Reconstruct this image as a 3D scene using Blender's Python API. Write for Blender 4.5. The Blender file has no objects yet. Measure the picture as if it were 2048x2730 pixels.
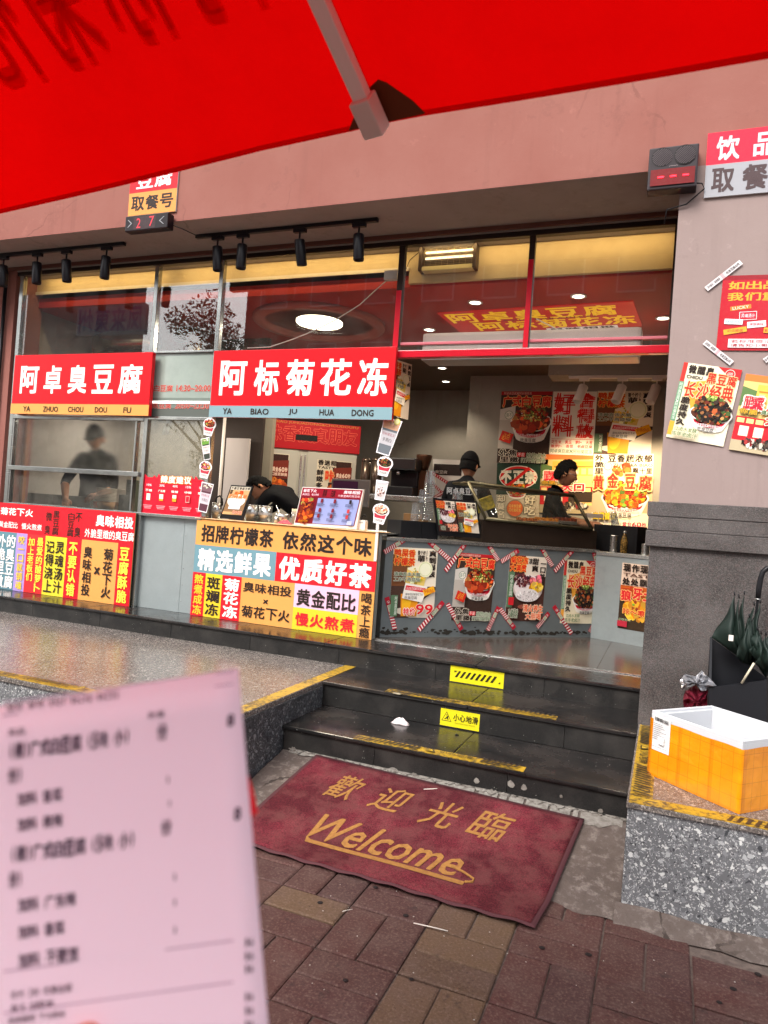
import bpy, bmesh, math, random
from mathutils import Vector, Matrix
R_ = math.radians
random.seed(11)
SC = bpy.context.scene
COL = SC.collection

# ------------------------------------------------------------------ camera
CAM = Vector((0, 0, 1.45))
FPX, PX, PY = 1910.0, 1024.0, 1365.0          # focal length and centre in pixels of the 2048x2730 photograph
AX = Vector((0.92718846, 0.36773003, 0.07138756))
AU = Vector((-0.06299275, -0.03479811, 0.99740714))
AF = Vector((-0.36926071, 0.92928129, 0.00910008))
cd = bpy.data.cameras.new('camera')
cam = bpy.data.objects.new('camera', cd); COL.objects.link(cam)
m = Matrix.Identity(4)
for i in range(3):
    m[i][0] = AX[i]; m[i][1] = AU[i]; m[i][2] = -AF[i]; m[i][3] = CAM[i]
cam.matrix_world = m
cd.sensor_fit = 'VERTICAL'; cd.sensor_height = 36.0; cd.lens = FPX / 2730 * 36
cd.clip_start = 0.02; cd.clip_end = 400
cd.dof.use_dof = True; cd.dof.focus_distance = 5.5; cd.dof.aperture_fstop = 6.6
SC.camera = cam

# ------------------------------------------------------------------ daylight
SUN_EL, SUN_AZ = 46, 202
w = bpy.data.worlds.new('World'); SC.world = w; w.use_nodes = True
nt = w.node_tree; nt.nodes.clear()
sky = nt.nodes.new('ShaderNodeTexSky'); sky.sky_type = 'NISHITA'; sky.sun_disc = False
sky.sun_elevation = R_(SUN_EL); sky.sun_rotation = R_(SUN_AZ); sky.dust_density = 3.5; sky.air_density = 1.3; sky.ozone_density = 1
hs = nt.nodes.new('ShaderNodeHueSaturation'); hs.inputs['Saturation'].default_value = 0.28
bg = nt.nodes.new('ShaderNodeBackground'); bg.inputs['Strength'].default_value = 0.15
wo = nt.nodes.new('ShaderNodeOutputWorld')
nt.links.new(sky.outputs[0], hs.inputs['Color']); nt.links.new(hs.outputs[0], bg.inputs[0]); nt.links.new(bg.outputs[0], wo.inputs[0])
sl = bpy.data.lights.new('sun', 'SUN'); sl.energy = 1.25; sl.angle = R_(25); sl.color = (1, .96, .9)
so = bpy.data.objects.new('sun', sl); COL.objects.link(so)
sd = Vector((math.sin(R_(SUN_AZ)) * math.cos(R_(SUN_EL)), math.cos(R_(SUN_AZ)) * math.cos(R_(SUN_EL)), math.sin(R_(SUN_EL))))
so.rotation_euler = sd.to_track_quat('Z', 'Y').to_euler()
vs = SC.view_settings
vs.view_transform = 'Standard'; vs.look = 'None'; vs.gamma = 1; vs.exposure = 1.3; vs.use_curve_mapping = False
SC.cycles.max_bounces = 8; SC.cycles.transparent_max_bounces = 16
SC.cycles.caustics_reflective = False; SC.cycles.caustics_refractive = False
SC.cycles.use_denoising = True
SC.cycles.sample_clamp_indirect = 6

# ------------------------------------------------------------------ pixel rays onto real planes
def ray(x, y): return AX * ((x - PX) / FPX) - AU * ((y - PY) / FPX) + AF
def ony(x, y, Y): d = ray(x, y); return CAM + d * (Y / d.y)
def onz(x, y, z): d = ray(x, y); return CAM + d * ((z - CAM.z) / d.z)
def onp(x, y, O, N):
    d = ray(x, y); return CAM + d * ((O - CAM).dot(N) / d.dot(N))

# ------------------------------------------------------------------ colour and materials
def lin(h):
    if isinstance(h, str):
        h = h.lstrip('#'); c = [int(h[i:i + 2], 16) / 255 for i in (0, 2, 4)]
    else: c = h
    return tuple((v / 12.92 if v <= .04045 else ((v + .055) / 1.055) ** 2.4) for v in c[:3])
MATS = {}
def mat(name, col=(.5, .5, .5), rough=.5, metal=0, spec=.22, noise=None, bump=None, emit=None, coat=0, alpha=None, trans=0):
    if name in MATS: return MATS[name]
    m = bpy.data.materials.new(name); m.use_nodes = True; MATS[name] = m
    t = m.node_tree; b = t.nodes['Principled BSDF']
    c = lin(col) if isinstance(col, str) else col
    b.inputs['Base Color'].default_value = (*c, 1); b.inputs['Roughness'].default_value = rough
    b.inputs['Metallic'].default_value = metal; b.inputs['Specular IOR Level'].default_value = spec
    b.inputs['Coat Weight'].default_value = coat; b.inputs['Transmission Weight'].default_value = trans
    if emit: b.inputs['Emission Color'].default_value = (*lin(emit[0]), 1); b.inputs['Emission Strength'].default_value = emit[1]
    tc = t.nodes.new('ShaderNodeTexCoord')
    if noise:                       # (scale, amount, other colour[, detail])
        n = t.nodes.new('ShaderNodeTexNoise'); n.inputs['Scale'].default_value = noise[0]; n.inputs['Detail'].default_value = noise[3] if len(noise) > 3 else 6
        n.inputs['Roughness'].default_value = .65
        t.links.new(tc.outputs['Object'], n.inputs['Vector'])
        r = t.nodes.new('ShaderNodeValToRGB'); r.color_ramp.elements[0].position = .5 - noise[1]; r.color_ramp.elements[1].position = .5 + noise[1]
        c2 = lin(noise[2]) if isinstance(noise[2], str) else noise[2]
        r.color_ramp.elements[0].color = (*c2, 1); r.color_ramp.elements[1].color = (*c, 1)
        t.links.new(n.outputs['Fac'], r.inputs[0]); t.links.new(r.outputs[0], b.inputs['Base Color'])
    if bump:                        # (scale, strength, distance)
        n = t.nodes.new('ShaderNodeTexNoise'); n.inputs['Scale'].default_value = bump[0]; n.inputs['Detail'].default_value = 4
        t.links.new(tc.outputs['Object'], n.inputs['Vector'])
        bp = t.nodes.new('ShaderNodeBump'); bp.inputs['Strength'].default_value = bump[1]; bp.inputs['Distance'].default_value = bump[2]
        t.links.new(n.outputs['Fac'], bp.inputs['Height']); t.links.new(bp.outputs[0], b.inputs['Normal'])
    return m
class NB:                            # small node-building helper
    def __init__(s, name):
        s.m = bpy.data.materials.new(name); s.m.use_nodes = True; MATS[name] = s.m
        s.t = s.m.node_tree; s.b = s.t.nodes['Principled BSDF']
        s.tc = s.t.nodes.new('ShaderNodeTexCoord').outputs['Object']
    def n(s, typ, ins=None, **kw):
        x = s.t.nodes.new(typ)
        for k, v in kw.items(): setattr(x, k, v)
        for k, v in (ins or {}).items():
            if hasattr(v, 'is_linked') or isinstance(v, bpy.types.NodeSocket): s.t.links.new(v, x.inputs[k])
            else: x.inputs[k].default_value = v
        return x
    def noise(s, scale, detail=5, vec=None, rough=.6):
        return s.n('ShaderNodeTexNoise', {'Vector': vec or s.tc, 'Scale': scale, 'Detail': detail, 'Roughness': rough}).outputs['Fac']
    def ramp(s, fac, *stops, interp='LINEAR'):
        r = s.n('ShaderNodeValToRGB', {0: fac}); cr = r.color_ramp; cr.interpolation = interp
        while len(cr.elements) < len(stops): cr.elements.new(.5)
        for e, (p, c) in zip(cr.elements, stops):
            e.position = p; e.color = (*(lin(c) if isinstance(c, str) else (c if isinstance(c, tuple) else (c, c, c))), 1)
        return r.outputs['Color']
    def mix(s, fac, a, b, mode='MIX'):
        x = s.n('ShaderNodeMix', data_type='RGBA', blend_type=mode)
        for k, v in ((0, fac), (6, a), (7, b)):
            if isinstance(v, bpy.types.NodeSocket): s.t.links.new(v, x.inputs[k])
            else: x.inputs[k].default_value = v if k == 0 else (*(lin(v) if isinstance(v, str) else v), 1)
        return x.outputs[2]
    def math(s, op, a, b=0.0):
        x = s.n('ShaderNodeMath', operation=op)
        for k, v in ((0, a), (1, b)):
            if isinstance(v, bpy.types.NodeSocket): s.t.links.new(v, x.inputs[k])
            else: x.inputs[k].default_value = v
        return x.outputs[0]
    def set(s, **kw):
        for k, v in kw.items():
            k = k.replace('_', ' ')
            if isinstance(v, bpy.types.NodeSocket): s.t.links.new(v, s.b.inputs[k])
            elif isinstance(v, tuple) and len(v) == 3: s.b.inputs[k].default_value = (*v, 1)
            else: s.b.inputs[k].default_value = v
    def bump(s, h, strength, dist):
        x = s.n('ShaderNodeBump', {'Height': h, 'Strength': strength, 'Distance': dist})
        s.t.links.new(x.outputs[0], s.b.inputs['Normal'])

def terrazzo(name, base, chips, scale, rough, dark='26282c', fine=True, hi=0.0):
    k = NB(name)
    nv = k.n('ShaderNodeTexNoise', {'Vector': k.tc, 'Scale': 30.0, 'Detail': 2.0})
    wv = k.n('ShaderNodeMix', {0: .035}, data_type='VECTOR'); k.t.links.new(k.tc, wv.inputs[4]); k.t.links.new(nv.outputs['Color'], wv.inputs[5])
    vec = wv.outputs[1]
    col = k.mix(k.noise(120, 3), base, tuple(v * .8 for v in lin(base)))
    layers = ((scale * 3.4, .52, .16), (scale * 1.7, .62, .13), (scale, .72, .12)) if fine else ((scale * 1.7, .6, .1), (scale, .7, .1))
    for sc, th, ed in layers:
        v = k.n('ShaderNodeTexVoronoi', {'Vector': vec, 'Scale': sc, 'Randomness': 1.0})
        e = k.n('ShaderNodeTexVoronoi', {'Vector': vec, 'Scale': sc, 'Randomness': 1.0}, feature='DISTANCE_TO_EDGE')
        sep = k.n('ShaderNodeSeparateColor', {0: v.outputs['Color']})
        on = k.math('MULTIPLY', k.math('GREATER_THAN', sep.outputs[0], th + hi), k.math('GREATER_THAN', e.outputs['Distance'], k.math('MULTIPLY', k.math('ADD', sep.outputs[2], .25), ed)))
        cc = k.ramp(sep.outputs[1], (0, dark), (.14, chips[0]), (.45, chips[1]), (.72, chips[2]), interp='CONSTANT')
        col = k.mix(on, col, cc)
    dirt = k.ramp(k.noise(2.2, 6), (.35, .78), (.62, 1.0))
    col = k.mix(1.0, col, dirt, 'MULTIPLY')
    k.set(Base_Color=col, Roughness=rough)
    k.set(Specular_IOR_Level=.5)
    return k.m
# block faces: washed grey terrazzo; terrace top: brown polished terrazzo
M_TERR_FACE = terrazzo('terrazzo_grey', '6c6d70', ('808285', 'a9abac', 'cfd0ce'), 58, .5, dark='3a3c40', hi=.12)
M_TERR_TOP = terrazzo('terrazzo_brown', '625b57', ('756d68', '8a817a', 'a8a098'), 90, .25, dark='4a4543')
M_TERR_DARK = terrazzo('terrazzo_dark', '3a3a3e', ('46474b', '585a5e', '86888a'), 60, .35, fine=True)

def granite_black():
    k = NB('black_granite')
    n1 = k.noise(260, 2); n2 = k.noise(3, 7); n3 = k.noise(38, 6)
    c = k.ramp(n1, (.35, '111112'), (.6, '1d1c1c'), (.78, '353331'))
    c = k.mix(k.ramp(n2, (.42, .0), (.7, .4)), c, '473f3b')
    c = k.mix(k.ramp(n3, (.69, .0), (.73, .7)), c, '8b8883')
    k.set(Base_Color=c, Roughness=k.ramp(n2, (.3, .12), (.7, .34)), Specular_IOR_Level=.42)
    return k.m
M_BLACK = granite_black()
def granite_riser():
    k = NB('black_granite_riser')
    n1 = k.noise(240, 2); n2 = k.noise(6, 7)
    sp = k.n('ShaderNodeTexVoronoi', {'Vector': k.tc, 'Scale': 55.0}); spot = k.math('LESS_THAN', sp.outputs['Distance'], .10)
    g = k.n('ShaderNodeSeparateXYZ', {0: k.tc})
    c = k.ramp(n1, (.35, '171717'), (.6, '252423'), (.78, '3e3c3a'))
    c = k.mix(k.ramp(n2, (.45, .0), (.72, .45)), c, '474340')
    c = k.mix(k.math('MULTIPLY', spot, k.math('GREATER_THAN', k.noise(9, 3), .58)), c, 'b9b7b0')
    k.set(Base_Color=c, Roughness=.42, Specular_IOR_Level=.3); k.bump(n1, .15, .001)
    return k.m
M_RISER = granite_riser()
def flamed():
    k = NB('flamed_granite')
    n1 = k.noise(150, 3, rough=.7); n2 = k.noise(60, 4); n3 = k.noise(2.2, 6)
    v = k.n('ShaderNodeTexVoronoi', {'Vector': k.tc, 'Scale': 190.0}).outputs['Distance']
    c = k.ramp(n1, (.32, '171413'), (.5, '3a3533'), (.66, '57514f'), (.8, '7c7672'))
    c = k.mix(k.ramp(v, (.1, .55), (.35, .0)), c, '211d1c')
    c = k.mix(k.ramp(n3, (.35, .0), (.75, .35)), c, '8c8684')
    c = k.mix(k.ramp(n2, (.5, .0), (.8, .3)), c, '6d4f4c')
    k.set(Base_Color=c, Roughness=.6, Specular_IOR_Level=.3); k.bump(k.math('ADD', n1, v), .6, .003)
    return k.m
M_FLAMED = flamed()
def plaster(name, c1, c2, stain):
    k = NB(name)
    n1 = k.noise(1.3, 8, rough=.62); n2 = k.noise(26, 6); n3 = k.noise(5, 8, rough=.7)
    c = k.mix(k.ramp(n1, (.35, .0), (.65, 1.0)), c1, c2)
    c = k.mix(k.ramp(n3, (.6, .0), (.64, .22), (.68, .0)), c, stain)
    c = k.mix(k.ramp(n2, (.62, .0), (.75, .18)), c, stain)
    # a few hairline cracks: distance to the edges of big warped cells
    wv = k.n('ShaderNodeMix', {0: .25}, data_type='VECTOR'); nz = k.n('ShaderNodeTexNoise', {'Vector': k.tc, 'Scale': 4.0, 'Detail': 6.0})
    k.t.links.new(k.tc, wv.inputs[4]); k.t.links.new(nz.outputs['Color'], wv.inputs[5])
    e = k.n('ShaderNodeTexVoronoi', {'Vector': wv.outputs[1], 'Scale': .9}, feature='DISTANCE_TO_EDGE').outputs['Distance']
    crack = k.math('MULTIPLY', k.math('LESS_THAN', e, .006), k.ramp(k.noise(1.7, 3), (.52, .0), (.66, .28)))
    c = k.mix(crack, c, tuple(v * .45 for v in lin(stain)))
    st = k.n('ShaderNodeMapping', {'Vector': k.tc, 'Scale': (7, 7, .5)}); ns = k.noise(1.4, 6, vec=st.outputs[0])
    c = k.mix(k.math('MULTIPLY', k.ramp(ns, (.54, .0), (.78, .30)), k.ramp(k.noise(.7, 3), (.4, .1), (.6, 1.))), c, tuple(v * .7 for v in lin(stain)))
    c = k.mix(k.math('MULTIPLY', k.ramp(k.noise(11, 9, rough=.75), (.58, .0), (.66, .35)), k.ramp(k.noise(.9, 4), (.45, .0), (.6, 1.))), c, tuple(min(1, v * 1.35) for v in lin(c2)))
    k.set(Base_Color=c, Roughness=.85, Specular_IOR_Level=.15); k.bump(k.math('ADD', n2, k.math('MULTIPLY', k.noise(160, 2), .4)), .25, .004)
    return k.m
M_WALL = plaster('canopy_lit_plaster', '8a584f', '906057', '704b45')  # pink light from the red canopy is put into this wall colour
M_PIER = plaster('pier_plaster', '8d7b77', '92817d', '766864')  # same wall lower down, greyer: less of the canopy's pink light in its colour
M_SOFFIT = plaster('soffit_plaster', '8f8780', '9a928b', '6d645e')
M_INWALL = plaster('interior_plaster', '8d8880', '9b968e', '77716a')
def steel(name, col, rough, sc=(3, 3, 220), amt=.12, metal=.9):
    k = NB(name)
    mp = k.n('ShaderNodeMapping', {'Vector': k.tc, 'Scale': sc})
    n = k.noise(4, 4, vec=mp.outputs[0]); n2 = k.noise(5, 6)
    k.set(Base_Color=k.mix(k.ramp(n2, (.35, .0), (.7, .5)), col, tuple(v * .7 for v in lin(col))), Metallic=metal,
          Roughness=k.ramp(k.mix(.5, n, n2), (.3, max(.05, rough - amt)), (.7, rough + amt)))
    return k.m
M_STEEL = steel('brushed_steel', 'b9b9b6', .28)
M_GALV = steel('galvanised_sheet', 'a3acad', .46, sc=(5, 5, 5), amt=.16, metal=.55)
M_FRAME = steel('window_frame_steel', 'a5a6a4', .2)
M_DARKSTEEL = steel('counter_sheet', '767e80', .5, sc=(4, 4, 4), amt=.1, metal=.4)

def glass(name, tint=(1, 1, 1), rough=0.0, ior=1.8, film=0.0, filmcol='c8c2b4'):
    m = bpy.data.materials.new(name); m.use_nodes = True; MATS[name] = m
    t = m.node_tree; t.nodes.clear()
    o = t.nodes.new('ShaderNodeOutputMaterial')
    tr = t.nodes.new('ShaderNodeBsdfTransparent'); tr.inputs[0].default_value = (*tint, 1)
    if rough > 0:
        tr = t.nodes.new('ShaderNodeBsdfRefraction'); tr.inputs[0].default_value = (*tint, 1); tr.inputs['IOR'].default_value = 1.25; tr.inputs['Roughness'].default_value = rough
    gl = t.nodes.new('ShaderNodeBsdfGlossy'); gl.inputs['Roughness'].default_value = 0.0
    fr = t.nodes.new('ShaderNodeFresnel'); ge = t.nodes.new('ShaderNodeNewGeometry'); mi = t.nodes.new('ShaderNodeMapRange')
    mi.inputs[3].default_value = ior; mi.inputs[4].default_value = 1 / ior; t.links.new(ge.outputs['Backfacing'], mi.inputs[0]); t.links.new(mi.outputs[0], fr.inputs[0])   # thin pane: no total reflection inside
    mx = t.nodes.new('ShaderNodeMixShader')
    t.links.new(fr.outputs[0], mx.inputs[0]); t.links.new(tr.outputs[0], mx.inputs[1]); t.links.new(gl.outputs[0], mx.inputs[2])
    last = mx
    if film > 0:
        df = t.nodes.new('ShaderNodeBsdfDiffuse'); df.inputs[0].default_value = (*lin(filmcol), 1)
        tc = t.nodes.new('ShaderNodeTexCoord'); n = t.nodes.new('ShaderNodeTexNoise'); n.inputs['Scale'].default_value = 9; n.inputs['Detail'].default_value = 8
        t.links.new(tc.outputs['Object'], n.inputs[0])
        mr = t.nodes.new('ShaderNodeMapRange'); mr.inputs[1].default_value = .3; mr.inputs[2].default_value = .8; mr.inputs[3].default_value = film * .4; mr.inputs[4].default_value = film * 1.8
        t.links.new(n.outputs['Fac'], mr.inputs[0])
        m2 = t.nodes.new('ShaderNodeMixShader'); t.links.new(mr.outputs[0], m2.inputs[0]); t.links.new(last.outputs[0], m2.inputs[1]); t.links.new(df.outputs[0], m2.inputs[2]); last = m2
    t.links.new(last.outputs[0], o.inputs[0])
    return m
M_GLASS = glass('window_glass', film=.02)
M_FOG = glass('misted_glass', rough=.24, film=.07, filmcol='b9b2a2')
M_CASEGLASS = glass('display_case_glass', (.97, .97, .95), film=.012, ior=1.03)
M_PLASTIC = glass('clear_plastic', (.86, .88, .9), film=.10, ior=1.6, filmcol='dfe4e8')

def print_mat(name, rough=.42, coat=0.0):
    k = NB(name)
    a = k.n('ShaderNodeAttribute', attribute_name='Col')
    n = k.noise(60, 5)
    k.set(Base_Color=k.mix(k.ramp(n, (.3, .05), (.6, .0)), a.outputs['Color'], '7d7468'), Roughness=rough, Coat_Weight=coat)
    k.set(Coat_Roughness=.12, Specular_IOR_Level=.18)
    return k.m
M_PRINT = print_mat('printed_sheet', .5)
M_GLOSSPRINT = print_mat('glossy_printed_sheet', .35, .2)
M_SKIN = mat('skin', 'b07c62', .55, noise=(30, .2, 'a06e58'))

# ------------------------------------------------------------------ objects
def link(o, parent=None):
    COL.objects.link(o)
    if parent is not None: o.parent = parent
    return o
def tag(o, label=None, cat=None, group=None, kind=None):
    if label: o['label'] = label
    if cat: o['category'] = cat
    if group: o['group'] = group
    if kind: o['kind'] = kind
    return o
def empty(name, loc=(0, 0, 0), rz=0, **kw):
    o = bpy.data.objects.new(name, None); COL.objects.link(o); o.location = loc; o.rotation_euler = (0, 0, rz); o.empty_display_size = .05
    return tag(o, **kw)
class MB:
    """collects shapes, builds ONE mesh object; coordinates are local to the parent"""
    def __init__(s): s.v = []; s.f = []; s.c = []; s.sm = []
    def add(s, vs, fs, col=None, smooth=False):
        b = len(s.v); s.v += [tuple(v) for v in vs]
        for f in fs: s.f.append([b + i for i in f]); s.c.append(col); s.sm.append(smooth)
        return s
    def box(s, x0, y0, z0, x1, y1, z1, M=None, bev=0, col=None):
        if x1 < x0: x0, x1 = x1, x0
        if y1 < y0: y0, y1 = y1, y0
        if z1 < z0: z0, z1 = z1, z0
        if bev:
            b = min(bev, (x1 - x0) / 3, (y1 - y0) / 3, (z1 - z0) / 3)
            bm = bmesh.new(); bmesh.ops.create_cube(bm, size=1)
            for v in bm.verts: v.co = Vector((x0 + (v.co.x + .5) * (x1 - x0), y0 + (v.co.y + .5) * (y1 - y0), z0 + (v.co.z + .5) * (z1 - z0)))
            bmesh.ops.bevel(bm, geom=bm.edges[:], offset=b, segments=2, affect='EDGES', profile=.6)
            vs = [v.co.copy() for v in bm.verts]; fs = [[v.index for v in f.verts] for f in bm.faces]; bm.free()
        else:
            vs = [Vector(p) for p in ((x0, y0, z0), (x1, y0, z0), (x1, y1, z0), (x0, y1, z0), (x0, y0, z1), (x1, y0, z1), (x1, y1, z1), (x0, y1, z1))]
            fs = [(0, 3, 2, 1), (4, 5, 6, 7), (0, 1, 5, 4), (1, 2, 6, 5), (2, 3, 7, 6), (3, 0, 4, 7)]
        if M is not None: vs = [M @ v for v in vs]
        return s.add(vs, fs, col)
    def prism(s, pts, d, col=None):
        """pts: polygon corners (3D), extruded by vector d"""
        n = len(pts); d = Vector(d); a = [Vector(p) for p in pts]
        vs = a + [p + d for p in a]
        nrm = Vector((0, 0, 0))
        for i in range(n): nrm += a[i].cross(a[(i + 1) % n])
        fl = nrm.dot(d) > 0
        fs = [list(range(n)), list(range(2 * n - 1, n - 1, -1))] + [[i, i + n, (i + 1) % n + n, (i + 1) % n] for i in range(n)]
        if fl: fs = [list(reversed(f)) for f in fs]
        return s.add(vs, fs, col)
    def tube(s, pts, r, n=10, closed=False, col=None, cap=True):
        pts = [Vector(p) for p in pts]; k = len(pts); rr = r if isinstance(r, (list, tuple)) else [r] * k
        vs = []; fs = []; ref = None
        for i, p in enumerate(pts):
            if closed: t = pts[(i + 1) % k] - pts[i - 1]
            else: t = (pts[min(i + 1, k - 1)] - pts[max(i - 1, 0)])
            t = t.normalized() if t.length > 0 else Vector((0, 0, 1))
            if ref is None: ref = Vector((0, 0, 1)) if abs(t.z) < .9 else Vector((1, 0, 0))
            a = t.cross(ref).normalized(); b = a.cross(t).normalized(); ref = b
            for j in range(n):
                an = 2 * math.pi * j / n; vs.append(p + (a * math.cos(an) + b * math.sin(an)) * rr[i])
        for i in range(k if closed else k - 1):
            i2 = (i + 1) % k
            for j in range(n): fs.append([i * n + j, i * n + (j + 1) % n, i2 * n + (j + 1) % n, i2 * n + j])
        if not closed and cap: fs += [list(range(n - 1, -1, -1)), [(k - 1) * n + j for j in range(n)]]
        return s.add(vs, fs, col, True)
    def lathe(s, prof, c=(0, 0, 0), n=24, M=None, col=None, smooth=True):
        """prof: list of (radius, height)"""
        c = Vector(c); vs = []; fs = []
        for r, z in prof:
            for j in range(n):
                a = 2 * math.pi * j / n; v = Vector((r * math.cos(a), r * math.sin(a), z)); vs.append((M @ v if M is not None else v) + c)
        for i in range(len(prof) - 1):
            for j in range(n): fs.append([i * n + j, i * n + (j + 1) % n, (i + 1) * n + (j + 1) % n, (i + 1) * n + j])
        if prof[0][0] > 1e-5: fs.append(list(range(n - 1, -1, -1)))
        if prof[-1][0] > 1e-5: fs.append([(len(prof) - 1) * n + j for j in range(n)])
        return s.add(vs, fs, col, smooth)
    def build(s, name, m, parent=None, loc=None, bevel=0, **kw):
        me = bpy.data.meshes.new(name); me.from_pydata(s.v, [], s.f)
        if any(c is not None for c in s.c):
            at = me.color_attributes.new('Col', 'FLOAT_COLOR', 'CORNER'); dat = []
            for f, c in zip(s.f, s.c): dat += list((*(c or (1, 1, 1)), 1)) * len(f)
            at.data.foreach_set('color', dat)
        me.polygons.foreach_set('use_smooth', s.sm); me.update()
        me.materials.append(m)
        o = bpy.data.objects.new(name, me); link(o, parent)
        if loc is not None: o.location = loc
        if bevel:
            b = o.modifiers.new('bevel', 'BEVEL'); b.width = bevel; b.segments = 2; b.limit_method = 'ANGLE'
        return tag(o, **kw)
def copy_tree(o, parent=None):
    c = o.copy(); COL.objects.link(c)
    if parent is not None: c.parent = parent
    for ch in list(o.children): copy_tree(ch, c)
    return c

# ------------------------------------------------------------------ lettering and printed art
_G = {}
def glyph(s, off=0.0, shear=0.0):
    k = (s, off, shear)
    if k not in _G:
        c = bpy.data.curves.new('g', 'FONT'); c.body = s; c.offset = off; c.shear = shear; c.resolution_u = 2
        o = bpy.data.objects.new('g', c); me = o.to_mesh()
        vs = [(v.co.x, v.co.y) for v in me.vertices]; fs = [tuple(p.vertices) for p in me.polygons]
        o.to_mesh_clear(); bpy.data.objects.remove(o); bpy.data.curves.remove(c)
        if vs:
            xs = [v[0] for v in vs]; ys = [v[1] for v in vs]; bb = (min(xs), min(ys), max(xs), max(ys))
        else: bb = (0, 0, 1, 1)
        _G[k] = (vs, fs, bb)
    return _G[k]
class Art:
    """flat printed sheet. O = top-left corner, U to the right, V downwards (world or parent-local vectors, unit), N out of the sheet"""
    def __init__(s, O, U, V, w, h, step=.0003):
        s.O = Vector(O); s.U = Vector(U).normalized(); s.V = Vector(V).normalized(); s.w = w; s.h = h
        s.N = s.V.cross(s.U).normalized() if False else s.U.cross(-s.V).normalized(); s.mb = MB(); s.lv = 0.0; s.step = step
    @staticmethod
    def onwall(x0, x1, z0, z1, Y, **k): return Art((x0, Y, z1), (1, 0, 0), (0, 0, -1), x1 - x0, z1 - z0, **k)
    def P(s, u, v, d=None): return s.O + s.U * (u * s.w) + s.V * (v * s.h) + s.N * (s.lv if d is None else d)
    def uv(s, px, py):                    # photo pixel -> sheet coordinates
        q = onp(px, py, s.O, s.N) - s.O; return q.dot(s.U) / s.w, q.dot(s.V) / s.h
    def up(s): s.lv += s.step
    def poly(s, pts, col):
        s.up(); ps = [s.P(*p) for p in pts]; s.mb.add(ps, [list(range(len(ps)))], lin(col)); return s
    def rect(s, a, b, c, d, col): return s.poly([(a, d), (c, d), (c, b), (a, b)], col)
    def sheet(s, col, t=.002):
        c = lin(col); ps = [s.P(*p, d=t if False else 0) for p in ((0, 1), (1, 1), (1, 0), (0, 0))]
        s.mb.prism(ps, -s.N * t, c); return s
    def ell(s, cx, cy, rx, ry, col, n=22, a0=0, a1=360, rot=0):
        """rx, ry are fractions of the width"""
        pts = []; k = s.w / s.h; cr, sr = math.cos(R_(rot)), math.sin(R_(rot))
        for i in range(n):
            a = R_(a0 + (a1 - a0) * i / (n if a1 - a0 == 360 else n - 1))
            x, y = rx * math.cos(a), ry * math.sin(a)
            pts.append((cx + x * cr - y * sr, cy + (x * sr + y * cr) * k))
        return s.poly(pts[::-1], col)
    def rrect(s, cx, cy, w, h, col, rot=0):
        k = s.w / s.h; cr, sr = math.cos(R_(rot)), math.sin(R_(rot)); pts = []
        for x, y in ((-w / 2, h / 2), (w / 2, h / 2), (w / 2, -h / 2), (-w / 2, -h / 2)): pts.append((cx + x * cr - y * sr, cy + (x * sr + y * cr) * k))
        return s.poly(pts, col)
    def _g(s, ch, x0, y0, x1, y1, col, off, shear, rot, fit, many=False):
        """one glyph (or latin word), thickened by stacking slightly shifted copies"""
        vs, fs, bb = glyph(ch, 0.0, shear)
        if not vs: return
        bw, bh = bb[2] - bb[0] + 2 * off, bb[3] - bb[1] + 2 * off
        W, Hh = (x1 - x0) * s.w, (y1 - y0) * s.h
        cx, cy = (x0 + x1) / 2 * s.w, (y0 + y1) / 2 * s.h
        cjk = ord(ch[0]) > 0x2000 and len(ch) == 1
        sx, sy = W / max(bw, .05), Hh / max(bh, .05)
        if cjk and bh < .5: sy = Hh / .9
        if cjk and bw < .4: sx = W / .9
        mx, my = (bb[0] + bb[2]) / 2, (bb[1] + bb[3]) / 2
        cr, sr = math.cos(R_(rot)), math.sin(R_(rot))
        if off <= 0: sh = [(0, 0)]
        elif many: sh = [(off * math.cos(i * math.pi / 4), off * math.sin(i * math.pi / 4)) for i in range(8)]
        else: sh = [(off * .8, off * .8), (-off * .8, off * .8), (off * .8, -off * .8), (-off * .8, -off * .8)]
        c = lin(col); flip = None
        for k, (dx, dy) in enumerate(sh):
            ps = []
            for x, y in vs:
                a, b = (x + dx - mx) * sx, -(y + dy - my) * sy; a, b = a * cr - b * sr, a * sr + b * cr
                ps.append(s.O + s.U * (cx + a) + s.V * (cy + b) + s.N * (s.lv + k * .00006))
            if flip is None:
                q = fs[0]; flip = (ps[q[1]] - ps[q[0]]).cross(ps[q[2]] - ps[q[0]]).dot(s.N) < 0
                if flip: fs = [f[::-1] for f in fs]
            s.mb.add(ps, fs, c)
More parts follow.
